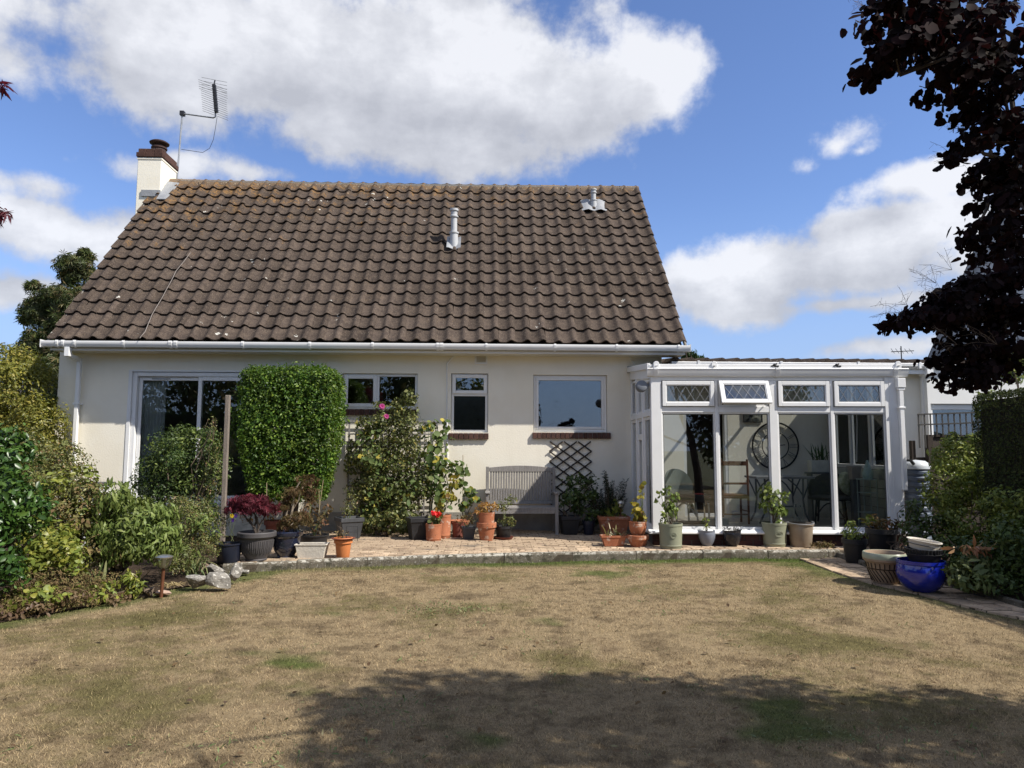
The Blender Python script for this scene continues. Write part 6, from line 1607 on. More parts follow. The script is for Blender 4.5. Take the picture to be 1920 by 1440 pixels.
# ---- solar lights
STEEL = mat('brushed_steel', (.62, .62, .60), scale=20, rough=.3, metal=.9); COPPER = mat('rusty_stake', (.17, .065, .03), (.10, .04, .02), scale=14, rough=.6, metal=.3)
GLS = glassmat('lamp_glass', .12, (.85, .88, .85), rough=.05)
b = gz(302, 1120, Z0); tp = at(308, 1040, b.y)
sl = thing('solar_light', 'solar stake light with a glass bowl and rusty stake at the left lawn edge', 'light', tuple(b))
part('stake', MB().tube([b, (tp.x, b.y, tp.z-.13)], .017, 10), COPPER, sl, smooth=True)
part('bowl', MB().lathe([(.018, -.14), (.05, -.12), (.072, -.08), (.078, -.04), (.078, -.025)], 20, (tp.x, b.y, tp.z)), GLS, sl, smooth=True)
part('cap', MB().lathe([(.083, -.028), (.085, -.018), (.05, -.004), (.03, .0), (.001, .002)], 20, (tp.x, b.y, tp.z)), STEEL, sl, smooth=True)
part('reflector', MB().lathe([(.02, -.13), (.024, -.03)], 10, (tp.x, b.y, tp.z)), STEEL, sl, smooth=True)
# ---- stones
STONE = mat('lichened_stone', (.30, .28, .245), (.14, .13, .115), scale=11, rough=.95, bump=1.0, bscale=26, speck=(30, (.50, .48, .43), .58), spot=(7, (.10, .095, .08), .60))
STONEP = mat('pink_stone', (.45, .31, .23), (.36, .26, .20), scale=5, rough=.95, bump=.8, bscale=18)
def rock(px, py, w, h, m, label, seed, d=None):
    g = gz(px, py, Z0); s = g.y/FPX; rng = np.random.default_rng(seed)
    bm = bmesh.new(); bmesh.ops.create_icosphere(bm, subdivisions=3, radius=1)
    pl_ = [(Vector(rng.normal(size=3)).normalized(), rng.uniform(.38, .72)) for _ in range(12)]
    for v in bm.verts:
        p = v.co.copy()
        for nn, dd in pl_:
            e = p.dot(nn)-dd
            if e > 0: p -= nn*e*.92
        p += p.normalized()*.05*math.sin(p.x*9+seed)*math.sin(p.y*8)*math.sin(p.z*10+seed)
        v.co = Vector((p.x*w*s*.66, p.y*(d or w)*s*.52, p.z*h*s*.70))
    me = bpy.data.meshes.new('rock'); bm.to_mesh(me); bm.free()
    o = link_mesh('rock', me, m); o.location = (g.x, g.y+(d or w)*s*.3, Z0+h*s*.45); tag(o, label, 'rock', 'stones edging the flower bed')
rock(408, 1107, 42, 34, STONE, 'largest pale lichened stone at the front of the little rockery', 3)
rock(365, 1107, 40, 30, STONE, 'grey rounded stone left of the largest rock', 8)
rock(438, 1094, 24, 32, STONE, 'upright pale stone at the right end of the rockery', 21)
rock(398, 1080, 34, 22, STONE, 'flat pale stone behind the largest rock', 13)
rock(375, 1074, 30, 16, STONEP, 'pinkish stone lying at the back of the rockery', 17)
rock(455, 1077, 22, 9, STONE, 'small low stone touching the end of the kerb', 29)
rock(298, 1118, 34, 10, STONEP, 'flat reddish stone at the foot of the solar stake light', 31)
# ---- white box by the door
a, b = at(152, 940, 10.4), at(190, 907, 10.4)
wbx = thing('white_box', 'white plastic storage box with a dark lid beside the sliding door', 'box', ((a.x+b.x)/2, 10.5, Z0))
part('body', MB().box(a.x, b.x, 10.4, 10.75, Z0, b.z-.02), WHITE, wbx, bev=.01); part('lid', MB().box(a.x-.02, b.x+.02, 10.38, 10.77, b.z-.019, b.z+.012), GREYP, wbx, bev=.005)
# ---- shed roof glimpsed at the far left
a = at(24, 752, 14); sh = thing('shed', 'dark roofed shed peeping out behind the golden shrub at the far left', 'shed', (a.x-.9, 15, 0))
part('roof', MB().prism([(14, a.z-.05), (15.2, a.z+.45), (16.4, a.z-.05), (16.4, a.z-.11), (15.2, a.z+.38), (14, a.z-.11)], a.x-2.2, a.x, 'x'), mat('shed_felt', (.10, .085, .08), scale=9, rough=.95, bump=.5), sh)
part('fascia', MB().box(a.x-2.2, a.x, 13.97, 13.998, a.z-.16, a.z-.05), WHITE, sh); part('wall', MB().box(a.x-2.1, a.x-.1, 14.15, 16.25, 0, a.z-.12), WOODD, sh)

# ---- pots
POTS = {
 'taper': [(.001,.0),(.70,0),(.72,.02),(.92,.80),(1.0,.81),(1.0,1.0),(.91,1.0),(.88,.84)],
 'flower': [(.001,0),(.66,0),(.68,.02),(.86,.72),(.99,.73),(1.0,.98),(.97,1.0),(.88,1.0),(.84,.8)],
 'straight': [(.001,0),(.86,0),(.88,.03),(.90,.10),(.92,.11),(.92,.14),(.90,.15),(.97,.90),(1.0,.91),(1.0,1.0),(.93,1.0),(.90,.84)],
 'tub': [(.001,0),(.78,0),(.80,.02),(.95,.90),(1.02,.92),(1.02,1.0),(.94,1.0),(.90,.84)],
 'bowl': [(.001,0),(.50,0),(.54,.02),(.78,.25),(.95,.52),(1.0,.72),(.985,.86),(.96,.90),(1.0,.93),(1.0,1.0),(.92,1.0),(.90,.80)],
 'round': [(.001,0),(.52,0),(.55,.02),(.76,.14),(.92,.32),(.99,.50),(1.0,.64),(.97,.80),(.94,.87),(.985,.90),(.985,1.0),(.92,1.0),(.90,.80)],
 'urn': [(.001,0),(.56,0),(.58,.03),(.54,.06),(.56,.10),(.74,.26),(.84,.46),(.88,.66),(.90,.76),(.98,.80),(1.03,.84),(1.03,.97),(.99,1.0),(.90,1.0),(.86,.86)],
 'lowbowl': [(.001,0),(.62,0),(.66,.04),(.88,.62),(.98,.64),(1.0,.96),(.95,1.0),(.88,1.0),(.82,.7)],
 'saucer': [(.001,0),(.80,0),(.95,.5),(1.0,.9),(.98,1.0),(.93,.9),(.86,.35),(.001,.3)],
 'chunky': [(.001,0),(.60,0),(.62,.02),(.76,.30),(.86,.55),(.90,.68),(1.0,.74),(1.02,.84),(1.0,.97),(.96,1.0),(.86,1.0),(.82,.90),(.80,.6)],
}
def pot(px, pyb, w, h, style, m, label, cat='pot', name='plant_pot', z=ZP, soil=True, group=None, square=False, sx=1, sy=1, rot=0.0, depth=None, n=28, y=None):
    g = gz(px, pyb, z) if y is None else Vector((at(px, pyb, y).x, y, z)); s = (g.y)/FPX/math.cos(.05); R = w*s/2; H = h*s
    cy = g.y+R*.8 if y is None else g.y
    t = thing(name, label, cat, (g.x*cy/g.y if y is None else g.x, cy, z), group)
    prof = [(r*R, zz*H) for r, zz in POTS[style]]
    if square: o = part('pot', MB().square(prof, (0, 0, 0), sx, sy, rot), m, t, bev=.004, local=True)
    else: o = part('pot', MB().lathe(prof, n, (0, 0, 0), sx, sy), m, t, smooth=True, local=True)
    ORIG[o.name] = ORIG[t.name]
    if soil:
        if square:
            r_ = R*.88; part('soil', MB().square([(r_, 0), (r_*.6, .012), (.001, .016)], (0, 0, H*.86), sx, sy, rot), SOIL, t, local=True)
        else: part('soil', MB().lathe([(R*.885, 0), (R*.5, .012), (.001, .016)], 20, (0, 0, H*.86), sx, sy), SOIL, t, local=True)
    return t, R, H, Vector((t.location.x, cy, z))
def plant(t, base, lobes, n, size, m, tmpl='diamond', width=.5, droop=.25, stem=STEMG, r0=.006, k=9, fill=.3, extra=(), tip=None, up=.35):
    P, N = crown(lobes, n, k=k, sub=.45, fill=fill, up=up); kp = P[:, 2] > base[2]+.01
    leaves('foliage', P[kp], N[kp], size, m, t, tmpl, width, droop, tip=tip)
    branches('stem', t, base, [l[:3] for l in lobes]+list(extra), r0, stem, .02)
def top_of(o, H): return (o.x, o.y, o.z+H*.87)

GP = 'pots standing along the patio edge'
NAVY = mat('navy_plastic', (.014, .018, .035), (.010, .012, .022), scale=6, rough=.4, spec=.5)
BLUEG = mat('blue_black_glaze', (.012, .018, .045), (.010, .012, .022), scale=5, rough=.15, spec=.6, coat=.5)
# left cluster
pot(428, 1056, 48, 34, 'tub', NAVY, 'dark navy plastic tub, leftmost of the patio pots', group=GP)
URN = mat('charcoal_urn', (.085, .078, .080), (.06, .056, .058), scale=5, rough=.55, spec=.4)
t, R, H, o = pot(480, 1054, 68, 52, 'urn', URN, 'charcoal ribbed urn planted with a weeping crimson maple', 'potted plant', 'potted_plant', group=GP, n=48)
mb = MB()
for i in range(26):                                     # raised U shaped ribs
    a = 2*PI*i/26
    pts = [Vector((math.cos(a+.07*u)*(rr+.004)*R, math.sin(a+.07*u)*(rr+.004)*R, zz*H)) for u, rr, zz in ((-1,.885,.70),(-1,.845,.48),(-.7,.76,.30),(0,.715,.24),(.7,.76,.30),(1,.845,.48),(1,.885,.70))]
    mb.tube(pts, .0055, 5)
rb = part('rib', mb, URN, t, local=True); rb['kind'] = 'stuff'
plant(t, top_of(o, H), [plobe(472, 945, o.y, 46, 20), plobe(440, 948, o.y, 22, 14), plobe(505, 953, o.y, 20, 12), plobe(480, 936, o.y, 30, 12), plobe(455, 940, o.y-.1, 24, 16)], 900, .075, LM['acer'], 'palm', .9, .75, BARK, .016)
t, R, H, o = pot(536, 1048, 58, 48, 'urn', BLUEG, 'blue-black glazed pot with a twisted bronze-leaved dwarf maple', 'potted plant', 'potted_plant', group=GP)
plant(t, top_of(o, H), [plobe(545, 925, o.y, 26, 14), plobe(575, 900, o.y+.1, 24, 12), plobe(535, 945, o.y, 22, 14), plobe(555, 975, o.y-.1, 30, 18), plobe(540, 985, o.y, 24, 14), plobe(585, 925, o.y+.1, 16, 14)], 900, .06, LM['acerb'], 'palm', .8, .8, mat('pale_bark', (.30, .25, .19), (.20, .16, .12), scale=20, rough=.9), .014)
part('trunk', MB().tube([top_of(o, H), V3(538, 985, o.y), V3(546, 965, o.y), V3(550, 945, o.y), V3(552, 920, o.y), V3(563, 903, o.y)], [.022, .02, .017, .014, .010, .006], 7), MATS['pale_bark'], t, smooth=True)
TRGH = mat('stone_trough', (.66, .61, .52), (.54, .50, .43), scale=7, rough=.8, bump=.4)
t, R, H, o = pot(585, 1049, 58, 26, 'tub', TRGH, 'cream rectangular trough on the kerb below a black pot', cat='trough', name='trough', group=GP, square=True, sy=.55, soil=True)
t, R, H, o = pot(588, 1034, 54, 28, 'tub', BLACKP, 'round black pot with canes and bronze leaves behind the cream trough', 'potted plant', 'potted_plant', group=GP)
plant(t, top_of(o, H), [plobe(598, 985, o.y, 12, 20), plobe(612, 955, o.y, 10, 16), plobe(580, 950, o.y, 16, 40), plobe(606, 970, o.y, 12, 24), plobe(575, 915, o.y, 18, 14)], 300, .045, LM['acerb'], 'oval', .6, .4)
mb = MB()
for a_, b_ in (((592, 1000), (606, 900)), ((580, 1000), (583, 905)), ((500, 930), (500, 905)), ((600, 1000), (598, 920))): mb.tube([at(*a_, o.y+.05), at(*b_, o.y+.05)], .005, 5)
part('cane', mb, mat('bamboo', (.36, .29, .17), scale=9, rough=.6), t)
t, R, H, o = pot(643, 1047, 34, 36, 'flower', TERRAP, 'bright orange plastic pot with dead twigs at the patio edge', 'potted plant', 'potted_plant', group=GP)
plant(t, top_of(o, H), [plobe(640, 1000, o.y, 15, 8)], 60, .03, LM['dry'], 'diamond', .5, .3, STEMB, .003, extra=[V3(632, 985, o.y), V3(650, 992, o.y), V3(638, 980, o.y)])
part('saucer', MB().lathe([(.001, .0), (R*1.2, 0), (R*1.3, .012), (R*1.2, .012), (.001, .005)], 20, (0, 0, H*.93)), TERRAD, t, local=True, smooth=True)
mb = MB(); c = Vector((o.x+.04, o.y, o.z+H))
mb.tube([c+Vector((0, 0, -.05)), c+Vector((0, 0, .14)), c+Vector((.14, 0, .14)), c+Vector((.14, 0, -.05))], .004, 5); mb.tube([c+Vector((0, 0, .07)), c+Vector((.14, 0, .07))], .003, 4); part('wire_hoop', mb, DARKMETAL, t)
t, R, H, o = pot(654, 1011, 44, 38, 'taper', GREYP, 'square grey plastic tub with thin green stems in front of the hedge gap', 'potted plant', 'potted_plant', group=GP, square=True, rot=.5)
plant(t, top_of(o, H), [plobe(650, 950, o.y, 12, 24), plobe(665, 945, o.y, 10, 22), plobe(655, 925, o.y, 10, 16)], 220, .045, LM['olive'], 'lance', .25, .2)
# pots tucked behind the left cluster
t, R, H, o = pot(512, 1008, 34, 30, 'flower', TERRAD, 'terracotta pot with yellowing leaves half hidden behind the urn', 'potted plant', 'potted_plant')
plant(t, top_of(o, H), [plobe(505, 965, o.y, 22, 16), plobe(455, 985, o.y, 26, 22), plobe(490, 980, o.y, 20, 16)], 420, .035, LM['succulent'], 'diamond', .6)
t = thing('pansy', 'yellow and violet pansy beside the wooden post', 'flower', tuple(gz(432, 1030, ZP))); o = Vector(t.location)
c = at(435, 967, o.y); PET = leafmat('yellow_petal', (.75, .55, .03), (.85, .62, .05), trans=.3); VIO = leafmat('violet_petal', (.05, .02, .16), (.08, .03, .22), trans=.2)
def bloom(t, c, r, m, n=5, name='flower'):
    mb = MB()
    for i in range(n):
        a = 2*PI*i/n; d = Vector((math.cos(a), -.1, math.sin(a))); s_ = Vector((-math.sin(a), 0, math.cos(a)))
        mb.add([c, c+d*r*.6-s_*r*.45, c+d*r, c+d*r*.6+s_*r*.45], [(0,1,2,3)])
    part(name, mb, m, t)
bloom(t, c, .035, PET); bloom(t, c+Vector((.05, 0, .0)), .03, VIO); bloom(t, c+Vector((.01, 0, -.06)), .03, VIO)
branches('stem', t, tuple(o), [tuple(c), tuple(c+Vector((.05, 0, 0)))], .004, STEMG, .02)
# middle cluster
pot(784, 1013, 40, 40, 'taper', BLACKP, 'tall square black tub left of the red geranium pot', group=GP, square=True, rot=.35)
t, R, H, o = pot(813, 1015, 31, 31, 'straight', TERRA, 'squat terracotta pot of red geranium', 'potted plant', 'potted_plant', group=GP)
plant(t, top_of(o, H), [plobe(812, 975, o.y, 14, 8), plobe(822, 970, o.y, 10, 8)], 70, .05, LM['rose'], 'round', .9, .3)
RED = leafmat('red_petal', (.65, .012, .015), (.80, .03, .03), trans=.25, tcol=(.9, .05, .04))
for px, py, r in ((813, 962, .055), (822, 964, .042)):
    P, N = crown([lobe(px, py, o.y-.06, r, r*.7)], 60, k=6); leaves('flower', P, N, .028, RED, t, 'round', .9)
t, R, H, o = pot(831, 1010, 29, 43, 'straight', TERRA, 'tall slim terracotta pot just right of the geranium', 'potted plant', 'potted_plant', group=GP)
plant(t, top_of(o, H), [plobe(838, 930, o.y, 16, 18), plobe(850, 905, o.y, 14, 12), plobe(828, 945, o.y, 12, 14)], 90, .07, LM['yellow'], 'round', .8, .5, mat('pale_stem', (.40, .38, .32), scale=9), .008)
pot(860, 1008, 25, 27, 'straight', TERRAD, 'dark maroon pot in the shade behind the small grey pot', group=GP)
t, R, H, o = pot(878, 1012, 25, 23, 'taper', GREYP, 'small grey square pot left of the stacked terracotta', 'potted plant', 'potted_plant', group=GP, square=True, rot=.15)
plant(t, top_of(o, H), [plobe(868, 975, o.y+.2, 18, 10), plobe(885, 968, o.y+.1, 14, 10)], 150, .035, LM['acerb'], 'diamond', .5)
t, R, H, o = pot(862, 985, 38, 8, 'saucer', TERRA, 'wide shallow terracotta dish behind the pots', cat='dish', name='clay_dish', z=ZP+.18, soil=False)
part('stand', MB().lathe([(.11, -.18), (.11, -.002)], 16), TERRAD, t, local=True)
t, R, H, o = pot(912, 1015, 37, 33, 'flower', TERRA, 'lower terracotta pot of the stacked pair with thick rim', group=GP, name='plant_pot')
t2, R2, H2, o2 = pot(912, 985, 31, 21, 'straight', TERRA, 'upper terracotta pot of the stacked pair, filled with orange succulents', 'potted plant', 'potted_plant', z=ZP+H*.93, y=o.y)
plant(t2, top_of(o2, H2), [plobe(905, 955, o.y, 20, 9), plobe(925, 950, o.y, 14, 9), plobe(892, 965, o.y-.05, 10, 10), plobe(912, 948, o.y, 18, 8), plobe(888, 978, o.y-.08, 7, 14)], 900, .026, LM['succulent'], 'diamond', .7)
t, R, H, o = pot(944, 1012, 34, 24, 'taper', BLACKP, 'black pot of trailing leaves standing on a red saucer', 'potted plant', 'potted_plant', group=GP)
part('saucer', MB().lathe([(.001, .004), (R*.95, 0), (R*1.12, .035), (R*1.06, .035), (R*.9, .012), (.001, .012)], 24), TERRAD, t, local=True, smooth=True)
plant(t, top_of(o, H), [plobe(945, 950, o.y, 18, 14), plobe(955, 935, o.y+.1, 14, 10), plobe(950, 975, o.y, 18, 10), plobe(962, 985, o.y-.1, 8, 14)], 420, .035, LM['rose'], 'diamond', .6)
t = thing('vine_plant', 'tall thin vine with yellow-green leaves tied to a cane left of the bench', 'plant', tuple(gz(868, 1000, ZP+.0)))
o = Vector(t.location)
plant(t, tuple(o), [plobe(868, 880, o.y, 14, 14), plobe(862, 905, o.y, 12, 10), plobe(875, 920, o.y, 16, 12), plobe(885, 938, o.y, 18, 8), plobe(870, 945, o.y, 14, 10), plobe(890, 935, o.y, 16, 6)], 190, .07, LM['squash'], 'round', .8, .5)
part('cane', MB().tube([o, at(868, 853, o.y)], .006, 5), MATS['bamboo'], t)
# under the diamond trellis
pot(1067, 1003, 36, 34, 'taper', BLACKP, 'square black tub in the shade right of the bench', square=True, rot=.1)
pot(1104, 1003, 24, 25, 'taper', NAVY, 'small dark navy tub in the shade beside the rosemary')
# terracotta troughs
t, R, H, o = pot(1150, 1006, 58, 36, 'taper', TERRA, 'large square terracotta planter behind the small trough', 'potted plant', 'potted_plant', group=GP, square=True, sy=.7)
plant(t, top_of(o, H), [plobe(1150, 955, o.y, 16, 14), plobe(1140, 965, o.y, 14, 8), plobe(1158, 945, o.y, 10, 12), plobe(1165, 965, o.y, 10, 10)], 90, .075, LM['lime'], 'oval', .55, .5)
cap_ = at(1164, 940, o.y-.1); sl2 = thing('solar_light', 'small steel-topped solar light standing in the terracotta planter', 'light', (cap_.x, o.y-.1, o.z+H*.87))
part('stake', MB().tube([(cap_.x, o.y-.1, o.z+H*.87), (cap_.x, o.y-.1, cap_.z-.10)], .008, 8), COPPER, sl2)
part('lens', MB().lathe([(.018, -.11), (.045, -.09), (.05, -.035)], 16, tuple(cap_)), GLS, sl2, smooth=True)
part('cap', MB().lathe([(.056, -.04), (.062, -.028), (.045, .0), (.02, .012), (.001, .014)], 18, tuple(cap_)), STEEL, sl2, smooth=True)
t, R, H, o = pot(1150, 1026, 48, 20, 'taper', TERRA, 'small terracotta trough with withered strap leaves at the patio edge', 'potted plant', 'potted_plant', group=GP, square=True, sy=.5)
mb = MB(); b = Vector(top_of(o, H))
for i in range(22):
    a = random.uniform(0, 2*PI); l = random.uniform(.12, .30); sp2 = random.uniform(.05, .2); ox = random.uniform(-.14, .14); sd = Vector((-math.sin(a), math.cos(a), 0)); vs = []
    for f, ww in ((0, .009), (.4, .010), (.75, .007), (1, .001)):
        p = b+Vector((ox+math.cos(a)*sp2*f, math.sin(a)*sp2*.5*f, l*f-sp2*1.1*f*f)); vs += [p-sd*ww, p+sd*ww]
    mb.add(vs, [(2*k, 2*k+1, 2*k+3, 2*k+2) for k in range(3)])
q = part('foliage', mb, leafmat('withered_strap', (.14, .17, .05), (.40, .34, .16), (.5, .46, .33)), t); q['kind'] = 'stuff'
t, R, H, o = pot(1196, 1027, 41, 22, 'lowbowl', TERRA, 'shallow terracotta bowl under the yellow-leaved pot', cat='bowl', name='clay_bowl', group=GP)
t2, R2, H2, o2 = pot(1196, 1006, 33, 29, 'bowl', TERRA, 'terracotta pot of yellowing leaves set in the shallow bowl', 'potted plant', 'potted_plant', z=ZP+H*.80, y=o.y)
plant(t2, top_of(o2, H2), [plobe(1195, 958, o.y, 12, 12), plobe(1200, 970, o.y, 12, 8), plobe(1190, 945, o.y, 8, 8), plobe(1202, 925, o.y+.05, 5, 8), plobe(1204, 908, o.y+.05, 4, 6)], 70, .07, LM['yellow'], 'round', .8, .5)
# sage pots before the conservatory
def emblem(t, R, H, kind):
    mb = MB(); cx = R*.935
    pt_ = lambda a, z, e: Vector((math.sin(a)*(cx+e), -math.cos(a)*(cx+e), z))
    aw, hh_ = (.34, .13) if kind == 'oval' else (.26, .13)
    for s_ in (1.0, .78): mb.tube([pt_(aw*s_*math.cos(2*PI*i/24), H*.56+H*hh_*s_*math.sin(2*PI*i/24), .002) for i in range(25)], .0035, 5, cap=False)
    for i in range(5): a = (i-2)*.08; mb.tube([pt_(a-.02, H*.53, .002), pt_(a, H*.60, .004), pt_(a+.03, H*.53, .002)], .003, 4)
    q = part('emblem', mb, SAGE, t, local=True)
t, R, H, o = pot(1258, 1030, 45, 46, 'straight', SAGE, 'sage green glazed pot with a round emblem and a loose camellia, left of the two', 'potted plant', 'potted_plant', group=GP, n=36); emblem(t, R, H, 'round')
plant(t, top_of(o, H), [plobe(1252, 945, o.y, 12, 16), plobe(1255, 920, o.y, 8, 12), plobe(1240, 925, o.y, 8, 6), plobe(1262, 958, o.y, 16, 12), plobe(1245, 968, o.y-.05, 8, 10), plobe(1265, 930, o.y, 10, 8), plobe(1232, 935, o.y, 5, 5)], 190, .058, LM['laurel'], 'oval', .62, .5, STEMB)
t, R, H, o = pot(1453, 1026, 46, 44, 'straight', SAGE, 'sage green glazed pot with an oval emblem and a bushy camellia, right of the two', 'potted plant', 'potted_plant', group=GP, n=36); emblem(t, R, H, 'oval')
plant(t, top_of(o, H), [plobe(1440, 925, o.y, 20, 16), plobe(1465, 930, o.y, 16, 16), plobe(1448, 950, o.y, 22, 14), plobe(1462, 960, o.y, 12, 14), plobe(1434, 945, o.y, 10, 12), plobe(1440, 912, o.y, 10, 8), plobe(1462, 978, o.y-.1, 8, 6)], 360, .06, LM['laurel'], 'oval', .62, .5, STEMB, .008)
BGL = mat('grey_blue_glaze', (.20, .22, .27), (.15, .165, .20), scale=8, rough=.35, spec=.5)
t, R, H, o = pot(1326, 1025, 31, 29, 'bowl', BGL, 'small blue-grey glazed pot with a single seedling and cane', 'potted plant', 'potted_plant', group=GP)
plant(t, top_of(o, H), [plobe(1324, 975, o.y, 7, 6), plobe(1326, 985, o.y, 6, 5)], 26, .045, LM['bush'], 'oval', .5)
part('cane', MB().tube([top_of(o, H), V3(1320, 950, o.y)], .004, 5), MATS['bamboo'], t)
BPL = mat('black_glaze', (.02, .02, .026), (.015, .015, .018), scale=8, rough=.25, spec=.5)
t, R, H, o = pot(1373, 1026, 34, 30, 'bowl', BPL, 'small black glazed pot holding dead blackened leaves', 'potted plant', 'potted_plant', group=GP)
plant(t, top_of(o, H), [plobe(1372, 992, o.y, 17, 4), plobe(1384, 993, o.y, 12, 3)], 60, .055, leafmat('black_leaf', (.015, .014, .014), (.03, .028, .03)), 'oval', .4, .2, STEMB, .003)
BKT = mat('rusty_bucket', (.30, .235, .17), (.22, .16, .11), (.36, .32, .27), scale=5, rough=.65, metal=.25, bump=.2)
t, R, H, o = pot(1502, 1027, 48, 44, 'tub', BKT, 'rusting old metal bucket with its handle laid over the rim', cat='bucket', name='bucket', group=GP, soil=True)
part('handle', MB().tube([(R*1.02*math.cos(a), R*1.02*math.sin(a)-.0, H*1.0+.012+.02*math.sin(a)) for a in [PI+PI*i/12 for i in range(13)]], .006, 6), GREYMETAL, t, local=True, smooth=True)
for s_ in (-1, 1): part('lug', MB().box(s_*R*1.0-.015, s_*R*1.0+.015, -.02, .02, H*.9, H*1.05), GREYMETAL, t, local=True)
shrub('weeds', 'dry weeds sprouting along the conservatory base right of the bucket', 'plant', tuple(gz(1545, 1025, ZP)), [plobe(1540, 1022, 10.2, 22, 6), plobe(1556, 1020, 10.2, 14, 5)], 260, .03, LM['dry'], zmin=ZP)
# right hand pots
t, R, H, o = pot(1604, 1057, 46, 44, 'taper', BLACKP, 'black pot of yellow-green skimmia in front of the conservatory right end', 'potted plant', 'potted_plant', z=.03)
plant(t, top_of(o, H), [plobe(1598, 985, o.y, 14, 10), plobe(1612, 1000, o.y, 16, 12), plobe(1594, 1000, o.y, 14, 14), plobe(1625, 975, o.y, 12, 12)], 150, .07, LM['bush'], 'lance', .32, .2)
t, R, H, o = pot(1655, 1040, 58, 46, 'taper', BLACKP, 'wide black tub with a spreading shrub at the foot of the conservatory corner', 'potted plant', 'potted_plant', z=.06)
plant(t, top_of(o, H), [plobe(1640, 975, o.y, 22, 12), plobe(1670, 980, o.y, 30, 12), plobe(1690, 985, o.y, 20, 10), plobe(1650, 990, o.y, 26, 10)], 300, .06, LM['acerb'], 'lance', .4, .3)
PTN = mat('banded_stoneware', (.36, .27, .19), (.27, .19, .13), scale=8, rough=.5, bump=.15); DKG = mat('dark_glaze', (.035, .022, .018), scale=8, rough=.35)
t, R, H, o = pot(1662, 1097, 78, 56, 'chunky', PTN, 'wide stoneware pot with dark swirling stripes and a pale green rim', cat='pot', group=GP, z=.03, soil=True, n=40)
prof = POTS['chunky']
def rad_at(f):
    for (r0, z0), (r1, z1) in zip(prof[:-4], prof[1:-3]):
        if z0 <= f <= z1 and z1 > z0: return r0+(r1-r0)*(f-z0)/(z1-z0)
    return .9
for i in range(26):
    a0 = 2*PI*i/26; pts = []
    for f in (.05, .15, .25, .35, .45): a = a0+(.45-f)*1.1; pts.append(Vector((math.cos(a)*(rad_at(f)*R+.001), math.sin(a)*(rad_at(f)*R+.001), f*H)))
    part('stripe', MB().tube(pts, .006, 5), DKG, t, local=True)
    pts = [Vector((math.cos(a0+.05)*(rad_at(f)*R+.001), math.sin(a0+.05)*(rad_at(f)*R+.001), f*H)) for f in (.50, .58, .67)]
    part('stripe', MB().tube(pts, .006, 5), DKG, t, local=True)
part('band', MB().tube([(math.cos(2*PI*i/40)*(rad_at(.475)*R+.001), math.sin(2*PI*i/40)*(rad_at(.475)*R+.001), .475*H) for i in range(41)], .006, 5, cap=False), DKG, t, local=True)
part('rim', MB().lathe([(1.0*R+.004, .81*H), (1.025*R, .86*H), (1.010*R, .975*H), (.98*R, 1.004*H), (.93*R, 1.004*H), (.90*R, .95*H)], 40), mat('celadon_glaze', (.34, .37, .28), (.26, .29, .21), scale=6, rough=.3, spec=.5), t, local=True, smooth=True)
BLUE = mat('cobalt_glaze', (.008, .020, .32), (.006, .013, .22), scale=4, rough=.12, spec=.6, coat=.7)
t, R, H, o = pot(1729, 1114, 87, 58, 'round', BLUE, 'large glossy cobalt blue bowl pot holding a stack of empty pots', cat='pot', name='plant_pot', group=GP, z=.03, n=48)
zz = o.z+H*.97
for w_, h_, st_, m_, lab, dz in ((64, 14, 'tub', BLACKP, 'black plastic pot resting directly in the blue bowl', 0), (62, 12, 'tub', GREYP, 'dark ribbed pot in the middle of the stack on the blue bowl', .062), (58, 17, 'tub', TRGH, 'cream plastic pot tilted on top of the stack in the blue bowl', .118)):
    t3, R3, H3, o3 = pot(1732, 1040, w_, h_, st_, m_, lab, z=zz+dz, y=o.y, soil=False, group='empty pots stacked in the blue bowl', n=32)
    if m_ is TRGH:
        t3.rotation_euler = (math.radians(4), math.radians(7), 0)
        part('groove', MB().tube([(R3*.965*math.cos(2*PI*i/32), R3*.965*math.sin(2*PI*i/32), H3*.55) for i in range(33)], .004, 5, cap=False), GREYP, t3, local=True)
    elif m_ is GREYP:
        for i in range(30):
            a = 2*PI*i/30; part('rib', MB().bar((R3*.96*math.cos(a), R3*.96*math.sin(a), H3*.2), (R3*1.0*math.cos(a), R3*1.0*math.sin(a), H3*.9), .010, .010), BLACKP, t3, local=True)
pst = part('edging_post', MB().lathe([(.028, 0), (.028, .14), (.022, .165), (.001, .172)], 12), mat('grey_post', (.16, .15, .14), scale=8, rough=.9), None, smooth=True, local=True); pst.location = gz(1647, 1062, .03); tag(pst, 'short round grey post between the black tub and the striped pot', 'post')

# ---- water butt
WB = mat('slate_blue_plastic', (.10, .125, .165), (.08, .10, .135), scale=4, rough=.45, spec=.4); WBL = mat('pale_lid', (.52, .55, .58), (.45, .48, .5), scale=4, rough=.4)
b = at(1716, 985, 10.55); wb = thing('water_butt', 'slate blue ribbed water butt with a pale domed lid beside the conservatory', 'water butt', (at(1718, 900, 10.62).x, 10.62, .05))
Rw = .185; zl = at(1716, 880, 10.5).z-.05
prof = [(.001, 0), (Rw*.92, 0)]; n = 13
for i in range(n):
    z = .02+i*(zl-.02)/n; d = (zl-.02)/n
    prof += [(Rw*.95, z), (Rw*1.03, z+d*.2), (Rw*1.03, z+d*.62), (Rw*.95, z+d*.8)]
prof += [(Rw, zl)]
part('barrel', MB().lathe(prof, 28), WB, wb, smooth=True, local=True)
part('lid', MB().lathe([(Rw*1.0, zl+.001), (Rw*1.07, zl+.005), (Rw*1.07, zl+.045), (Rw*.98, zl+.085), (Rw*.7, zl+.125), (.001, zl+.14)], 28), WBL, wb, smooth=True, local=True)
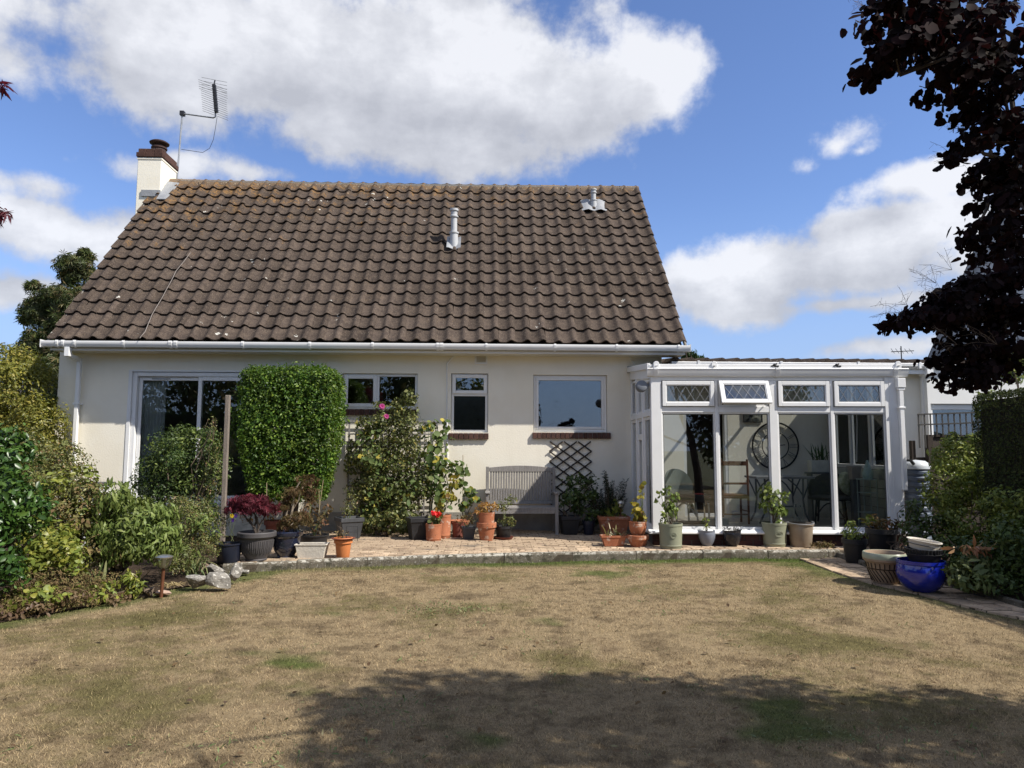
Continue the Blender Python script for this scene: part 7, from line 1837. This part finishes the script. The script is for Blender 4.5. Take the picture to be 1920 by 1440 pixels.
part('slot', MB().box(-.09, .07, -Rw*1.06, -Rw*1.0, zl-.16, zl-.135), BLACKP, wb, local=True)
c = at(1690, 863, 10.42); part('diverter', MB().box(c.x-.04, c.x+.04, 10.40, 10.48, c.z-.04, c.z+.04).box(c.x+.041, c.x+.17, 10.42, 10.46, c.z-.02, c.z+.015).tube([(c.x+.16, 10.44, c.z-.01), (c.x+.2, 10.44, c.z-.06)], .025, 8), BLACKP, wb)
# ---- fence and trellis on the boundary
fx0 = at(1738, 830, 10.9).x; fzt = at(1780, 819, 10.9).z
fe = thing('fence', 'dark horizontal-board garden fence right of the water butt', 'fence', (fx0+.9, 10.9, 0))
part('post', MB().box(fx0, fx0+.09, 10.88, 10.97, 0, fzt+.03), WOODD, fe, bev=.006)
bh = .175; z = fzt-bh; i = 0
while z > .05:
    part('board', MB().add([(fx0+.091, 10.905, z), (fx0+2.2, 10.905, z), (fx0+2.2, 10.925, z+bh), (fx0+.091, 10.925, z+bh), (fx0+.091, 10.93, z), (fx0+2.2, 10.93, z), (fx0+2.2, 10.94, z+bh), (fx0+.091, 10.94, z+bh)], [(0,1,2,3),(7,6,5,4),(0,4,5,1),(1,5,6,2),(2,6,7,3),(3,7,4,0)]), WOODD, fe); z -= bh*.94
part('capping', MB().box(fx0+.092, fx0+2.2, 10.89, 10.955, fzt+.001, fzt+.03), WOODD, fe)
part('post', MB().box(fx0-.22, fx0-.15, 10.95, 11.02, 0, fzt-.06), WOODD, fe, bev=.006)
part('board', MB().box(fx0-.149, fx0-.002, 10.96, 10.985, .2, fzt-.32), WOODD, fe)
TRW = mat('old_grey_wood', (.065, .06, .055), (.04, .038, .035), scale=9, rough=.9)
t2_ = thing('fence_trellis', 'grey square-mesh trellis fixed on top of the dark fence', 'trellis', (fx0+.7, 10.9, fzt))
x0 = at(1724, 800, 10.86).x; zt0_ = at(1724, 776, 10.86).z; zl_ = at(1724, 840, 10.86).z
for i in range(15):
    x = x0+i*.095; part('slat', MB().box(x-.010, x+.010, 10.872, 10.882, (zl_ if i < 2 else fzt+.031), zt0_+.012*i*(.35)), TRW, t2_)
for zz_ in (zt0_-.01, zt0_-.17): part('slat', MB().bar((x0-.02, 10.865, zz_), (x0+1.4, 10.865, zz_+.055), .012, .022), TRW, t2_)
# ---- the neighbour's house beyond the extension
nb = thing('neighbour_house', 'white neighbouring house with a steep clad gable at the right', 'house', (12, 13, 0))
nx0 = at(1745, 760, 12.35).x
wz1, wz0 = at(1790, 757, 12.35).z, at(1790, 850, 12.35).z; wx0 = at(1747, 800, 12.35).x
NW = mat('white_render', (.74, .74, .72), (.68, .68, .66), scale=2, rough=.85, bump=.2)
part('wall', wall_holes(nx0-.05, 14.0, -.02, 2.95, 12.35, 12.60, [(wx0, 10.2, .9, wz1)]), NW, nb)
wf = part('window', MB().ring(wx0+.003, 10.197, .903, wz1-.003, 12.40, 12.47, .06, .10), WHITE, nb, bev=.005); part('pane', MB().box(wx0+.06, 10.14, 12.43, 12.436, .965, wz1-.10), GLASS_W, wf)
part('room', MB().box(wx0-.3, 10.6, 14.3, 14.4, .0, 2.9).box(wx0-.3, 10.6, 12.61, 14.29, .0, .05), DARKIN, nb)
vs = []; n = 12
for i in range(n+1): x = wx0+.06+.25*i/n; y = 12.62+.02*math.sin(i*1.9); vs += [(x, y, .7), (x, y, wz1-.05)]
part('curtain', MB().add(vs, [(2*i, 2*i+2, 2*i+3, 2*i+1) for i in range(n)]), MATS['pale_cloth'], nb, smooth=True)
GY = 16.0; NR_ = math.radians(-37); ga = at(1744, 676, GY); NX, NYv = Vector((math.cos(NR_), math.sin(NR_), 0)), Vector((-math.sin(NR_), math.cos(NR_), 0))
def gpt(px, py):                                        # (across, up) on the turned gable plane
    d = ray(px, py); p = EYE+d*((ga-EYE).dot(NYv)/d.dot(NYv)); return (p-ga).dot(NX), p.z
gxf = lambda q: Vector((ga.x, ga.y, 0)) + NX*q.x + NYv*q.y + Vector((0, 0, q.z))
GW = mat('pale_cladding', (.50, .51, .53), (.42, .43, .45), scale=3, rough=.7)
gb_ = gpt(1868, 385); sl_ = gb_[0]/(gb_[1]-ga.z); apx, apz = gb_[0]+.9, gb_[1]+.9/sl_
gl = part('gable', MB().prism([(-.1, 2.9), (apx, apz-.35), (2*apx+.1, 2.9)], .01, 6, 'y'), GW, nb, xf=gxf)
z = 2.95
while z < apz-.7:
    xx = (z+.2-ga.z)*sl_+.06; part('cladding_board', MB().box(xx, 2*apx-xx, -.022, .008, z+.005, z+.19), GW, gl, xf=gxf); z += .195
for sgn in (0, 1):
    a_, b_ = Vector((-.12, 0, ga.z-.25)), Vector((apx, 0, apz-.02))
    if sgn: a_.x = 2*apx-a_.x
    nn = Vector((-(b_-a_).z, 0, (b_-a_).x)).normalized(); nn = nn if nn.z > 0 else -nn
    vs = []
    for yy in (-.12, 6.2):
        for p, e in ((a_, -.08), (b_, -.08), (b_, .05), (a_, .05)): vs.append(Vector((p.x, yy, p.z))+nn*e)
    part('roof', MB().add(vs, [(0,1,2,3),(7,6,5,4),(0,4,5,1),(1,5,6,2),(2,6,7,3),(3,7,4,0)]), TILEM, nb, xf=gxf)
    part('bargeboard', MB().bar(Vector((a_.x, -.14, a_.z-.10)), Vector((b_.x, -.14, b_.z-.10)), .03, .14), mat('grey_board', (.30, .31, .33), scale=4), nb, xf=gxf)
# far aerial above the extension roof
c = at(1690, 664, 24); fa = thing('far_aerial', 'small distant aerial showing above the extension roof', 'aerial', (c.x, 24, c.z-.6))
part('mast', MB().tube([(c.x, 24, c.z-3), (c.x, 24, c.z+.28)], .02, 5), DARKMETAL, fa); part('boom', MB().tube([(c.x-.35, 24, c.z+.08), (c.x+.45, 24, c.z+.12)], .015, 5), DARKMETAL, fa)
mb = MB()
for i in range(5): x = c.x-.3+i*.16; mb.tube([(x-.06, 23.8, c.z), (x+.06, 24.2, c.z+.22)], .009, 4)
part('element', mb, DARKMETAL, fa)
# ---- garden building behind the camera, mirrored in the conservatory glass
g = thing('rear_garage', 'low garage with a dark sloping roof at the far right end of the garden', 'garage', (13, -4, 0))
part('roof', MB().prism([(8.8, 1.45), (15.2, 3.1), (21.5, 1.45), (21.5, 1.3), (15.2, 2.95), (8.8, 1.3)], -9.5, -3.8, 'y'), mat('old_roof_felt', (.14, .115, .10), scale=8, rough=.95), g); part('wall', MB().prism([(9, 0), (21.3, 0), (21.3, 1.3), (15.2, 2.9), (9, 1.3)], -9.2, -4.0, 'y'), mat('old_brown_board', (.11, .09, .08), (.075, .06, .055), scale=3, rough=.9, stretch=(7, 7, .7)), g)
# ---- fallen leaves and scraps on the lawn and patio
LF = leafmat('fallen_leaf', (.10, .06, .03), (.17, .11, .05), (.06, .04, .03), rough=.8)
P = []
while len(P) < 230:
    x, y = random.uniform(-3.2, 3.2), random.uniform(3.3, 9.0)
    if abs(x) < .72*y: P.append((x, y, .022+float(undul(x, y))))
for _ in range(150):
    x, y = random.uniform(-2.6, 2.4), random.uniform(9.6, 12.3)
    if y > kerb_y(x)+.1: P.append((x, y, ZP+.008))
N = RNG.normal(size=(len(P), 3))*.25; N[:, 2] += 1
o = leaves('leaf_litter', np.array(P), N, .036, LF, None, 'oval', .6, .0); tag(o, 'scattered dead leaves on the lawn and patio', 'leaves')

# low green weeds and moss tufts breaking through the dry turf
P = []
for _ in range(70):
    x, y = random.uniform(-4, 4), random.uniform(3.4, 9.3)
    if abs(x) > .74*y or not inpoly(np.array([[x, y]]), LAWN_POLY)[0]: continue
    for _ in range(random.randint(5, 16)): P.append((x+random.gauss(0, .05), y+random.gauss(0, .05), .012))
for px, py, n, r in ((830, 1148, 260, .16), (720, 1330, 160, .14), (840, 1140, 120, .12), (560, 1410, 200, .25), (1650, 1380, 200, .25), (1180, 1055, 260, .12)):
    c = gz(px, py)
    for _ in range(n): P.append((c.x+random.gauss(0, r*1.6), c.y+random.gauss(0, r*.7), random.uniform(.008, .022)))
P = np.array(P); P = P[inpoly(P[:, :2], LAWN_POLY)]
N = RNG.normal(size=(len(P), 3))*.5; N[:, 2] += .8
o = leaves('lawn_weeds', P, N, .030, LM['reed'], None, 'lance', .22, -.25); tag(o, 'small green weeds and grass tufts growing through the dry lawn', 'weeds')
